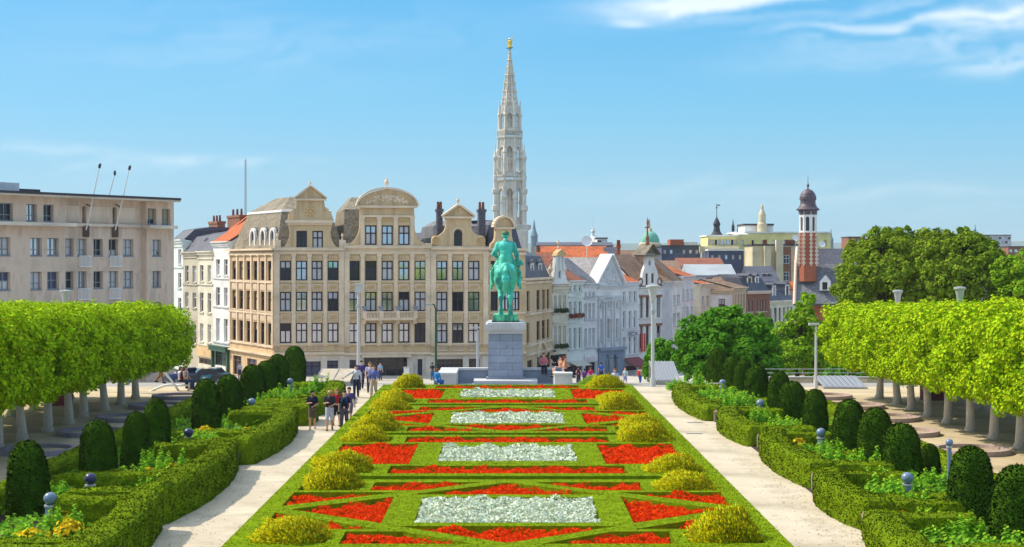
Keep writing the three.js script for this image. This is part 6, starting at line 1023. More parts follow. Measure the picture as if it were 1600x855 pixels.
    const web = new Build(); for (let k = 0; k < 8; k++) for (const [a, e] of [[165, 154], [152, 144], [141, 131], [128.5, 118.5], [116, 107], [105, 95.5], [93.5, 85]]) { const p = at8(k, V(a)), q = at8(k + 1, V(a)), r = at8(k, V(e)), u = at8(k + 1, V(e)), mp = p.clone().lerp(q, 0.5), mu = r.clone().lerp(u, 0.5); web.bar(mp, mu, 0.16, 0.12, 4); web.bar(mu, p.clone().lerp(r, 0.7), 0.12, 0.12, 4); web.bar(mu, q.clone().lerp(u, 0.7), 0.12, 0.12, 4); web.quad(p.clone().lerp(q, 0.12), mp.clone().lerp(p, 0.42), mu.clone().lerp(r, 0.42), r.clone().lerp(u, 0.12)); } web.build('spire_tracery', wallMats.gothic, t);
    const core = new Build(); core.lathe([[r0 * 0.22, y0], [0.15, y1 - 3]], new V3(), 8, true); core.build('spire_post', wallMats.gothic, t);
    const gold = new Build(); for (const py of [143, 130, 117.5, 106, 94.5]) for (let k = 0; k < 8; k++) gold.ball(at8(k, V(py)).multiply(new V3(1.12, 1, 1.12)), 0.26, 0.2, 0.26, 6, 4); gold.build('gilded_crockets', metalMats.gold, t);
    const orb = new Build(); orb.lathe([[1.8, 85], [2.6, 82.5], [1.6, 81], [1.2, 79], [2.2, 77], [0.5, 75.5]].map(([r, y]) => [m(r), V(y)]), new V3(), 10); orb.build('spire_knop', wallMats.sandstone, t);
    const fig = new Build(), B0 = V(75.5), P = (x, y) => new V3(x, B0 + y, 0); fig.lathe([[0.1, 0], [0.7, 0.2], [0.55, 1.4], [0.62, 2.1], [0.25, 2.5]], new V3(0, B0, 0), 8); fig.ball(P(0, 2.85), 0.32, 0.38, 0.32, 8, 6); fig.bar(P(0.4, 2.1), P(0.9, 3.4), 0.14, 0.1, 6); fig.bar(P(0.7, 3.0), P(1.35, 4.6), 0.07, 0.03, 5); fig.bar(P(-0.4, 2.1), P(-0.75, 1.4), 0.14, 0.1, 6); fig.slab([[-0.2, B0 + 2.2], [-1.0, B0 + 3.0], [-0.9, B0 + 1.4], [-0.4, B0 + 1.2]], -0.2, -0.1); fig.slab([[0.2, B0 + 2.2], [0.75, B0 + 2.6], [0.8, B0 + 1.4], [0.4, B0 + 1.2]], -0.2, -0.1); fig.build('gilded_figure', metalMats.gold, t); const dr = new Build(); dr.tube([P(-0.9, -0.1), P(-0.3, 0.2), P(0.3, 0), P(0.9, 0.25)], 0.18, 6); dr.build('figure_base', metalMats.dark, t);
  }
}

// ---------------------------------------------------------------- far hills, woods and roofs to the horizon
{
  const R = rng(404), hill = new Build(), n = 90;
  for (let i = 0; i < n; i++) { const x0 = lerp(-1600, 1600, i / n), x1 = lerp(-1600, 1600, (i + 1) / n), h = (x) => 74 + 12 * fbm3(x * 0.0022, 3.3, 1, 4) + 6 * smooth(200, 900, Math.abs(x - 500)); hill.quad(new V3(x0, -30, -3600), new V3(x1, -30, -3600), new V3(x1, h(x1) - 18, -4200), new V3(x0, h(x0) - 18, -4200)); }
  tag(hill.build('hills', M(C(0.16, 0.24, 0.22), { map: TX.stain })), null, null, null, 'structure');
  const wood = new Build(); for (let i = 0; i < 2600; i++) { const x = (R() * 2 - 1) * 560, z = -(850 + 900 * R()), k = 3 + 3 * R(), y = -24 + 26 * smooth(850, 1750, -z) + 3 * fbm3(x * 0.01, 1, z * 0.01, 2), g = 0.7 + 0.6 * R(); wood.tint = [g, g, g]; for (let j = 0; j < 5; j++) { const d = rdir(R); wood.leaf(new V3(x + d.x * k, y + k + d.y * k * 0.8, z + d.z * k), d.clone().add(new V3(0, 0.4, 0.3)).normalize(), k * 1.6, R, 1.1); } }
  tag(wood.build('distant_wood', M(C(0.09, 0.15, 0.08))), 'far off green woods and parks along the skyline', 'woods', null, 'stuff');
  const roofs = new Build(), walls = new Build(); for (let i = 0; i < 900; i++) { const x = (R() * 2 - 1) * 260, z = -(270 + 560 * Math.sqrt(R())), w = 5 + 6 * R(), d = 6 + 5 * R(), h = 9 + 6 * R(), y = -30, g = 0.5 + 0.7 * R(), warm = R(); walls.tint = [g, g * (0.85 + 0.15 * R()), g * (0.7 + 0.25 * R())]; walls.box(x, x + w, y, y + h, z - d, z); roofs.tint = warm < 0.5 ? [1.2, 0.4, 0.22] : warm < 0.8 ? [0.35, 0.33, 0.38] : [0.6, 0.42, 0.3]; const r = 2.5 + 1.5 * R(); ridgeRoof({ quad: (...a) => roofs.quad(...a.map((p) => p.clone().add(new V3(x, y + h, z)))) }, 0, w, 0, -d, 0, r); }
  const tn3 = thing('distant_town', 'mass of small far town roofs behind the terrace', 'town'); tn3.userData.kind = 'stuff'; walls.build('walls', M(C(0.5, 0.46, 0.4)), tn3); roofs.build('roofs', M(C(0.42, 0.36, 0.34)), tn3);
}
// ---------------------------------------------------------------- bodies: tapered limbs joined smoothly and meshed
// bones: [ax, ay, az, ra, bx, by, bz, rb]; a ball is a bone whose ends meet
function flesh(bones, res, k = 0.035) {
  const lo = [1e9, 1e9, 1e9], hi = [-1e9, -1e9, -1e9];
  for (const b of bones) for (const o of [0, 4]) for (let i = 0; i < 3; i++) { lo[i] = Math.min(lo[i], b[o + i] - b[o + 3]); hi[i] = Math.max(hi[i], b[o + i] + b[o + 3]); }
  const mc = new MarchingCubes(res, new THREE.MeshBasicMaterial(), false, false, res * res * 14), half = [0, 1, 2].map((i) => (hi[i] - lo[i]) / 2 * 1.1 + 0.03), mid = [0, 1, 2].map((i) => (hi[i] + lo[i]) / 2), S = res, H = res / 2;
  const f = new Float32Array(S * S * S).fill(1);
  const pos = [0, 1, 2].map((i) => Float32Array.from({ length: S }, (_, q) => mid[i] + (q - H) / H * half[i]));
  for (const [ax, ay, az, ra, bx, by, bz, rb] of bones) {
    const dx = bx - ax, dy = by - ay, dz = bz - az, L2 = dx * dx + dy * dy + dz * dz || 1e-9, pad = 2.5 * k + 0.02, r = Math.max(ra, rb) + pad;
    const rg = [[ax, bx], [ay, by], [az, bz]].map(([a, b], i) => [clamp(Math.floor((Math.min(a, b) - r - mid[i]) / half[i] * H + H), 0, S - 1), clamp(Math.ceil((Math.max(a, b) + r - mid[i]) / half[i] * H + H), 0, S - 1)]);
    for (let z = rg[2][0]; z <= rg[2][1]; z++) for (let y = rg[1][0]; y <= rg[1][1]; y++) for (let x = rg[0][0]; x <= rg[0][1]; x++) {
      const px = pos[0][x] - ax, py = pos[1][y] - ay, pz = pos[2][z] - az, t = clamp((px * dx + py * dy + pz * dz) / L2, 0, 1), d = Math.hypot(px - dx * t, py - dy * t, pz - dz * t) - (ra + (rb - ra) * t);
      const i = x + y * S + z * S * S, h = Math.max(k - Math.abs(f[i] - d), 0) / k; f[i] = Math.min(f[i], d) - h * h * k / 4;
    }
  }
  for (let i = 0; i < f.length; i++) mc.field[i] = -f[i];
  mc.isolation = 0; mc.update();
  const n = mc.count, P = new Float32Array(n * 3); for (let i = 0; i < n; i++) for (let c = 0; c < 3; c++) P[i * 3 + c] = mid[c] + mc.positionArray[i * 3 + c] * half[c];
  let g = new THREE.BufferGeometry(); g.setAttribute('position', new THREE.BufferAttribute(P, 3)); g = mergeVertices(g, 1e-5); g.computeVertexNormals(); mc.geometry.dispose(); return g;
}
const B = (a, ra, b, rb) => [...a, ra, ...b, rb], ball = (a, r) => [...a, r, ...a, r];

// ---------------------------------------------------------------- people
function hand(b, wrist, elbow, s = 1, turn = 1, curl = 0.5) {
  const d = wrist.clone().sub(elbow).normalize(), side = new V3(turn, 0, 0.25).cross(d).cross(d).negate().normalize(), n = new V3().crossVectors(d, side).normalize(), c = wrist.clone().addScaledVector(d, 0.045 * s);
  b.bar(wrist, c, 0.026 * s, 0.036 * s, 6); b.bar(c, c.clone().addScaledVector(d, 0.04 * s), 0.037 * s, 0.032 * s, 6);
  [[-0.029, 0.066], [-0.01, 0.078], [0.01, 0.074], [0.029, 0.058]].forEach(([o, L]) => { const p = c.clone().addScaledVector(d, 0.035 * s).addScaledVector(side, o * s), q = p.clone().addScaledVector(d, L * 0.5 * s).addScaledVector(n, curl * 0.012 * s), r = q.clone().addScaledVector(d, L * 0.4 * s).addScaledVector(n, curl * 0.035 * s); b.bar(p, q, 0.0095 * s, 0.0085 * s, 5).bar(q, r, 0.0085 * s, 0.0065 * s, 5); });
  const t = wrist.clone().addScaledVector(d, 0.03 * s).addScaledVector(side, -0.03 * s), u = t.clone().addScaledVector(side, -0.022 * s).addScaledVector(d, 0.035 * s); b.bar(t, u, 0.012 * s, 0.01 * s, 5).bar(u, u.clone().addScaledVector(d, 0.03 * s).addScaledVector(n, 0.012 * s), 0.01 * s, 0.007 * s, 5);
}
const POSE = {
  stand: { hip: [0, 0.93, 0], knees: [[-0.1, 0.5, 0.02], [0.1, 0.5, 0.02]], feet: [[-0.11, 0.08, 0], [0.12, 0.08, 0]], arms: [[[-0.25, 1.17, -0.02], [-0.26, 0.93, 0.06]], [[0.25, 1.17, -0.02], [0.26, 0.93, 0.06]]] },
  walk: { hip: [0, 0.92, 0], knees: [[-0.1, 0.53, 0.17], [0.1, 0.5, 0.0]], feet: [[-0.1, 0.09, 0.27], [0.1, 0.15, -0.3]], arms: [[[-0.25, 1.18, -0.1], [-0.25, 0.96, 0.0]], [[0.25, 1.18, 0.06], [0.24, 1.0, 0.22]]] },
  walk2: { hip: [0, 0.92, 0], knees: [[-0.1, 0.5, -0.02], [0.1, 0.54, 0.15]], feet: [[-0.1, 0.13, -0.25], [0.1, 0.09, 0.22]], arms: [[[-0.25, 1.18, 0.05], [-0.23, 1.0, 0.2]], [[0.26, 1.18, -0.1], [0.27, 0.95, -0.02]]] },
  carry: { hip: [0, 0.92, 0], knees: [[-0.1, 0.53, 0.14], [0.1, 0.5, 0.0]], feet: [[-0.1, 0.09, 0.22], [0.1, 0.12, -0.2]], arms: [[[-0.24, 1.17, -0.02], [-0.1, 1.22, 0.22]], [[0.24, 1.16, 0.0], [0.13, 1.1, 0.22]]] },
  reach: { hip: [0, 0.92, 0], knees: [[-0.1, 0.53, 0.12], [0.1, 0.5, 0.0]], feet: [[-0.1, 0.09, 0.2], [0.1, 0.12, -0.2]], arms: [[[-0.42, 1.28, 0.02], [-0.66, 1.12, 0.1]], [[0.26, 1.18, 0.0], [0.27, 0.95, 0.08]]] },
  sit: { hip: [0, 0.1, 0], knees: [[-0.11, 0.12, 0.42], [0.11, 0.12, 0.42]], feet: [[-0.1, -0.3, 0.4], [0.1, -0.3, 0.44]], arms: [[[-0.26, 0.38, 0.02], [-0.14, 0.2, 0.22]], [[0.26, 0.38, 0.02], [0.14, 0.2, 0.24]]] },
  sitLean: { hip: [0, 0.1, 0], knees: [[-0.11, 0.14, 0.4], [0.13, 0.28, 0.36]], feet: [[-0.1, -0.28, 0.44], [0.12, -0.1, 0.5]], arms: [[[-0.3, 0.36, -0.12], [-0.32, 0.1, -0.2]], [[0.28, 0.36, -0.1], [0.24, 0.3, 0.2]]], lean: 0.12 },
};
const skins = { fair: M(C(0.72, 0.42, 0.29), { rough: 0.6 }), tan: M(C(0.55, 0.29, 0.18), { rough: 0.6 }) };
const clothM = new Map(), cloth = (hex) => { if (!clothM.has(hex)) clothM.set(hex, M(new THREE.Color(hex), { map: TX.grain, rough: 0.9 })); return clothM.get(hex); };
const eyeM = M(C(0.03, 0.02, 0.02), { rough: 0.3 });
function person(o) {
  const p = POSE[o.pose ?? 'stand'], s = (o.h ?? 1.75) / 1.75, res = o.res ?? 44, w = o.slim ? 0.9 : 1, lean = p.lean ?? 0, seat = p.hip[1] < 0.5;
  const t = new THREE.Group(), hy = p.hip[1], sh = hy + 0.5, sy = (x, y, z) => [x, y, z - lean * (y - hy)];
  const shL = sy(-0.165 * w, sh, -0.01), shR = sy(0.165 * w, sh, -0.01), neck = sy(0, sh + 0.07, 0), head = sy(o.look ? Math.sin(o.look) * 0.02 : 0, sh + 0.21, 0.02);
  const hips = [[-0.085, hy, 0], [0.085, hy, 0]], arms = p.arms, j = (a) => [a[0], a[1], a[2] - (a[1] > hy ? lean * (a[1] - hy) : 0)];
  // the body, one skin from head to foot
  const torso = [B([0, hy + 0.02, 0], 0.125 * w, sy(0, hy + 0.2, 0), 0.115 * w), B(sy(0, hy + 0.2, 0), 0.115 * w, sy(0, sh - 0.08, 0), 0.135 * w), B(shL, 0.062, shR, 0.062), B(sy(-0.07, sh - 0.12, 0.01), 0.1 * w, sy(0.07, sh - 0.12, 0.01), 0.1 * w)];
  const limbs = [0, 1].flatMap((i) => [B(hips[i], 0.088, p.knees[i], 0.058), B(p.knees[i], 0.058, p.feet[i], 0.038), B(i ? shR : shL, 0.054, j(arms[i][0]), 0.04), B(j(arms[i][0]), 0.04, j(arms[i][1]), 0.027)]);
  const feet = [0, 1].map((i) => B([p.feet[i][0], p.feet[i][1] - 0.045, p.feet[i][2] - 0.03], 0.036, [p.feet[i][0] * 1.15, p.feet[i][1] - 0.055, p.feet[i][2] + 0.14], 0.03));
  const b = new Build(); b.geo(flesh([...torso, ...limbs, ...feet, B(neck, 0.055, head, 0.05)], res));
  const lk = o.look ?? 0, R3 = (x, y, z) => [head[0] + x * Math.cos(lk) + z * Math.sin(lk), head[1] + y, head[2] - x * Math.sin(lk) + z * Math.cos(lk)];
  b.geo(flesh([B(R3(0, 0.035, -0.015), 0.088, R3(0, 0.03, 0.01), 0.084), B(R3(0, -0.05, 0.03), 0.062, R3(0, -0.085, 0.055), 0.038), B(R3(0, 0.02, 0.092), 0.012, R3(0, -0.012, 0.106), 0.014), ball(R3(-0.084, 0.005, 0), 0.02), ball(R3(0.084, 0.005, 0), 0.02), B(R3(0, -0.08, -0.01), 0.05, neck, 0.05)], Math.max(32, res - 8), 0.02));
  for (const i of [0, 1]) hand(b, new V3(...j(arms[i][1])), new V3(...j(arms[i][0])), 1, i ? 1 : -1, o.curl ?? 0.6);
  const body = b.build('person', o.skin ?? skins.fair, t);
  const e = new Build(); for (const x of [-0.034, 0.034]) e.ball(new V3(...R3(x, 0.012, 0.079)), 0.0125, 0.009, 0.008, 6, 4); e.box(0, 0, 0, 0, 0, 0); e.bar(new V3(...R3(-0.022, -0.052, 0.088)), new V3(...R3(0.022, -0.052, 0.088)), 0.005, 0.005, 5); if (o.shades) { for (const x of [-0.036, 0.036]) e.ball(new V3(...R3(x, 0.014, 0.085)), 0.03, 0.02, 0.012, 8, 5); e.bar(new V3(...R3(-0.085, 0.018, 0.02)), new V3(...R3(0.085, 0.018, 0.02)), 0.006, 0.006, 4); } mesh(e.geometry, eyeM, 'eyes', body);
  const wear = (name, bones, hex, k = 0.035) => mesh(new Build().geo(flesh(bones, res, k)).geometry, cloth(hex), name, body);
  const fat = (bones, q) => bones.map((a) => [a[0], a[1], a[2], a[3] + q, a[4], a[5], a[6], a[7] + q]);
  const part = (a, k) => [a[0], a[1], a[2], a[3], lerp(a[0], a[4], k), lerp(a[1], a[5], k), lerp(a[2], a[6], k), lerp(a[3], a[7], k)];
  if (o.hair !== null) wear('hair', o.long ? [ball(R3(0, 0.058, -0.02), 0.102), B(R3(0, 0.085, 0.02), 0.062, R3(0, 0.08, 0.04), 0.05), B(R3(-0.06, 0.02, -0.05), 0.05, R3(-0.08, -0.2, -0.06), 0.035), B(R3(0.06, 0.02, -0.05), 0.05, R3(0.08, -0.2, -0.06), 0.035), B(R3(0, 0.02, -0.06), 0.06, R3(0, -0.2, -0.08), 0.05)] : [ball(R3(0, 0.062, -0.02), 0.1), B(R3(0, 0.085, 0.02), 0.062, R3(0, 0.08, 0.04), 0.05), B(R3(0, 0.03, -0.05), 0.07, R3(0, -0.04, -0.055), 0.055)], o.hair ?? '#2b1d14', 0.03);
  if (o.beard) wear('beard', [B(R3(-0.05, -0.07, 0.045), 0.026, R3(0.05, -0.07, 0.045), 0.026), ball(R3(0, -0.095, 0.06), 0.034)], o.beard, 0.02);
  const slv = o.sleeve ?? 0.75, up = [0, 1].map((i) => fat([limbs[i * 4 + 2]], 0.014)[0]), lo = [0, 1].map((i) => fat([limbs[i * 4 + 3]], 0.013)[0]);
  if (o.top) wear('shirt', [...fat([B([-0.05 * w, hy + 0.07, 0], 0.1 * w, [0.05 * w, hy + 0.07, 0], 0.1 * w), ...torso.slice(1)], 0.016), ...(slv > 0 ? up.map((a) => part(a, Math.min(1, slv))) : []), ...(slv > 1 ? lo.map((a) => part(a, slv - 1)) : [])], o.top);
  const th = [0, 1].map((i) => fat([limbs[i * 4]], 0.02)[0]), cf = [0, 1].map((i) => fat([limbs[i * 4 + 1]], 0.022)[0]), pel = fat([B([-0.05, hy + 0.03, 0], 0.105 * w, [0.05, hy + 0.03, 0], 0.105 * w)], 0.022)[0];
  if (o.bottom) wear(o.kind ?? 'trousers', o.kind === 'shorts' ? [pel, ...th.map((a) => part(a, o.cut ?? 0.85))] : o.kind === 'skirt' || o.kind === 'dress' ? [pel, B([-0.06, hy - 0.05, 0], 0.13, [-0.09, hy - (o.cut ?? 0.4), 0], 0.15), B([0.06, hy - 0.05, 0], 0.13, [0.09, hy - (o.cut ?? 0.4), 0], 0.15), B([0, hy - 0.1, 0.02], 0.13, [0, hy - (o.cut ?? 0.4), 0.03], 0.16)] : [pel, ...th, ...cf.map((a) => part(a, 0.97))], o.bottom);
  wear('shoes', feet.map((a) => [a[0], a[1], a[2], a[3] + 0.012, a[4], a[5], a[6], a[7] + 0.014]), o.shoes ?? '#2c2622', 0.02);
  if (o.pack) { const k = new Build(); k.geo(flesh([B(sy(-0.09, sh - 0.04, -0.21), 0.09, sy(-0.09, hy + 0.14, -0.21), 0.1), B(sy(0.09, sh - 0.04, -0.21), 0.09, sy(0.09, hy + 0.14, -0.21), 0.1)], 28, 0.05)); for (const x of [-0.11, 0.11]) k.tube([new V3(...sy(x, sh + 0.05, -0.1)), new V3(...sy(x, sh + 0.06, 0.03)), new V3(...sy(x, sh - 0.1, 0.14)), new V3(...sy(x * 1.3, hy + 0.22, 0.08))], 0.022, 5); mesh(k.geometry, cloth(o.pack), 'rucksack', body); }
  // the figure stands as one thing: the body with hair and clothes as its children
  t.remove(body); body.scale.setScalar(s); body.position.set(...o.at); body.rotation.y = o.turn ?? 0; body.name = numbered('person'); scene.add(body); tag(body, o.label, 'person', o.group);
  return body;
}
{
  const px = (x, Z, y = 0) => [(x - CX) / F * Z, y, -Z], onStreet = (x, Z) => px(x, Z, streetY(Z) + 0.01), near = { res: 60 }, G1 = 'group of people strolling up the left gravel path', far = 'people standing in the street beyond the statue';
  person({ ...near, label: 'man in navy polo shirt and khaki shorts at the hedge, looking sideways', at: px(488, 71), turn: 0.1, look: 0.7, pose: 'carry', h: 1.74, hair: '#1c1410', beard: '#20150f', skin: skins.tan, top: '#15183a', bottom: '#6f6047', kind: 'shorts', shoes: '#c9c2b8', group: G1 });
  person({ ...near, label: 'bearded man in dark grey T-shirt, sunglasses and long white shorts holding his rucksack straps', at: px(515, 70.6), turn: 0.05, pose: 'carry', h: 1.8, hair: null, beard: '#4a3020', shades: true, skin: skins.tan, top: '#34343c', bottom: '#cfd3e6', kind: 'shorts', cut: 1, shoes: '#8a6a42', pack: '#2a2a30', group: G1 });
  person({ ...near, label: 'blonde woman in a red top and black shorts walking behind the men', at: px(525.5, 72.4), turn: 0.3, pose: 'walk2', h: 1.7, slim: 1, hair: '#b98a3c', long: 1, top: '#c2182e', bottom: '#17161c', kind: 'shorts', group: G1 });
  person({ ...near, label: 'man in black T-shirt and grey trousers holding a white bottle', at: px(538, 70.6), turn: 0, pose: 'walk', h: 1.76, hair: '#3a2a1e', top: '#171626', bottom: '#57525e', shoes: '#2a2628', pack: '#1f56b8', group: G1 });
  person({ ...near, label: 'person in purple T-shirt and grey shorts half hidden behind the man in black', at: px(545.5, 72.8), turn: -0.1, pose: 'walk2', h: 1.74, hair: '#4a3122', top: '#5d4a86', bottom: '#6d6a78', kind: 'shorts', group: G1 });
  const G4 = 'men walking at the far end of the left path';
  person({ ...near, label: 'man in white shirt and dark jeans swinging one arm out', at: px(556.5, 87.6), turn: 0.1, pose: 'reach', h: 1.78, hair: '#33231a', top: '#e6e8f4', sleeve: 1.9, bottom: '#22304e', group: G4 });
  person({ ...near, label: 'man in blue shirt and beige trousers beside the man in white', at: px(584, 87.2), turn: -0.1, pose: 'walk', h: 1.8, hair: '#6a4a30', top: '#6a7ccb', sleeve: 1.5, bottom: '#cdbb9c', group: G4 });
  person({ label: 'person in pale top half hidden behind the man in the blue shirt', at: px(578, 90.2), turn: 0.1, pose: 'walk2', h: 1.78, hair: '#8a6238', top: '#cfc6de', bottom: '#4a4660', group: G4 });
  person({ label: 'person in purple jacket behind the man in the white shirt', at: px(564.5, 92.8), turn: 0.2, pose: 'walk', h: 1.7, hair: '#2a1c16', top: '#4a3a86', sleeve: 1.8, bottom: '#37305c', group: G4 });
  person({ label: 'person in light blue top seen at the shop entrance', at: onStreet(594, 158), turn: 0.6, pose: 'stand', h: 1.75, top: '#9dc0e4', bottom: '#3f4a66' });
  person({ label: 'person in dark top and jeans beside the thin green lamp post', at: onStreet(675.5, 158), turn: 2.6, pose: 'stand', h: 1.75, top: '#30243c', bottom: '#3f6796' });
  person({ label: 'person in bright blue crouching by the left stone bench wall', at: px(683, 92.6, 0.42), turn: 2.4, pose: 'sit', h: 1.6, hair: '#8a5230', top: '#1f8fe0', sleeve: 1.8, bottom: '#1c62c0' });
  // round the statue
  const wallTop = 0.93, G5 = 'people sitting on the stone walls by the statue';
  person({ label: 'woman with long hair in a pink top sitting on the back wall, legs hanging down', at: px(849.5, 98.3, wallTop), turn: 0.05, pose: 'sit', h: 1.68, slim: 1, hair: '#7a3b28', long: 1, top: '#e2808c', sleeve: 1.5, bottom: '#2a2038', group: G5 });
  person({ label: 'dark haired person in black sitting on the back wall behind the woman in peach', at: px(866.5, 98.6, wallTop + 0.1), turn: 0.3, pose: 'sit', h: 1.76, hair: '#17110f', top: '#201c24', bottom: '#2c2a38', group: G5 });
  person({ label: 'bare shouldered woman in a peach top leaning on the right stone block', at: px(875, 95.4, wallTop - 0.02), turn: -1.2, pose: 'sitLean', h: 1.68, slim: 1, hair: '#2a1a14', top: '#eaa884', sleeve: 0, bottom: '#7e9cb6', kind: 'shorts', group: G5 });
  person({ label: 'red haired person in an orange top sitting on the right stone block', at: px(884, 94.9, wallTop), turn: 1.6, pose: 'sitLean', h: 1.68, hair: '#a5261c', top: '#d78a58', sleeve: 0, bottom: '#2c2430', group: G5 });
  person({ label: 'woman in a long dark purple dress standing right of the stone block', at: onStreet(904, 152), turn: 2.8, pose: 'stand', h: 1.7, slim: 1, hair: '#4a2c1e', top: '#2c1f4a', sleeve: 0, bottom: '#2c1f4a', kind: 'dress', cut: 0.7, group: far });
  person({ label: 'person in purple T-shirt with a backpack next to the woman in the dress', at: onStreet(913.5, 147), turn: 3.0, pose: 'walk', h: 1.74, hair: '#31221c', top: '#7c3f92', bottom: '#3a2a5a', kind: 'shorts', pack: '#63348a', group: far });
  person({ label: 'person in magenta top and pale trousers seen from behind', at: onStreet(923, 150), turn: 3.2, pose: 'walk2', h: 1.72, hair: '#8a4a30', top: '#cf2068', bottom: '#c9bca8', group: far });
  person({ label: 'man in a blue T-shirt and jeans seen from behind', at: onStreet(939.5, 157), turn: 3.1, pose: 'stand', h: 1.8, hair: '#2a1e18', top: '#2f66c0', bottom: '#23305c', group: far });
  person({ label: 'small child in white beyond the parterre corner', at: onStreet(949, 149), turn: 1.2, pose: 'walk', h: 1.0, hair: '#a8783e', top: '#e8e2e0', bottom: '#d9c7c4' });
  person({ label: 'woman in pale blue top and lavender shorts standing near the awning', at: onStreet(977, 149), turn: -0.3, pose: 'walk', h: 1.72, slim: 1, hair: '#b58a4a', top: '#bcd8dc', bottom: '#9aa2d8', kind: 'shorts' });
  person({ label: 'person in white with a red rucksack and jeans at the end of the right path', at: onStreet(1000, 150), turn: 2.5, pose: 'walk2', h: 1.72, hair: '#5a3a22', top: '#efe9ec', bottom: '#2c55a2', pack: '#d8402c' });
  person({ label: 'person in blue and white stripes sitting behind the low round shrub', at: px(961, 93.6, 0.3), turn: -0.5, pose: 'sit', h: 1.66, hair: '#9a5a34', top: '#c9d4ee', bottom: '#4a6aa8' });
  // on the left
  const G6 = 'two people sitting at the curved white seat on the left';
  person({ label: 'red haired woman in a white top sitting at the curved seat', at: px(281.5, 92.0, 0.5), turn: 2.2, pose: 'sit', h: 1.7, hair: '#a5481e', top: '#ece8f2', bottom: '#3a3550', group: G6 });
  person({ label: 'person with a dark red rucksack and jeans sitting next to the red haired woman', at: px(290, 91.8, 0.5), turn: 1.3, pose: 'sit', h: 1.78, hair: '#241a16', top: '#d8c6c4', bottom: '#24426a', pack: '#5a2030', skin: skins.tan, group: G6 });
  person({ label: 'person in tan clothes and white cap walking behind the left trees', at: px(249.5, 99, streetY(99) + 0.01), turn: 1.5, pose: 'walk', h: 1.72, hair: '#e8e4da', top: '#a8742e', bottom: '#a0703a' });
  person({ label: 'woman in white by the corner shop doors in the side street', at: onStreet(374.5, 160), turn: 0.5, pose: 'stand', h: 1.7, slim: 1, hair: '#2a1a16', long: 1, top: '#e6dce8', bottom: '#5c4a68' });
}
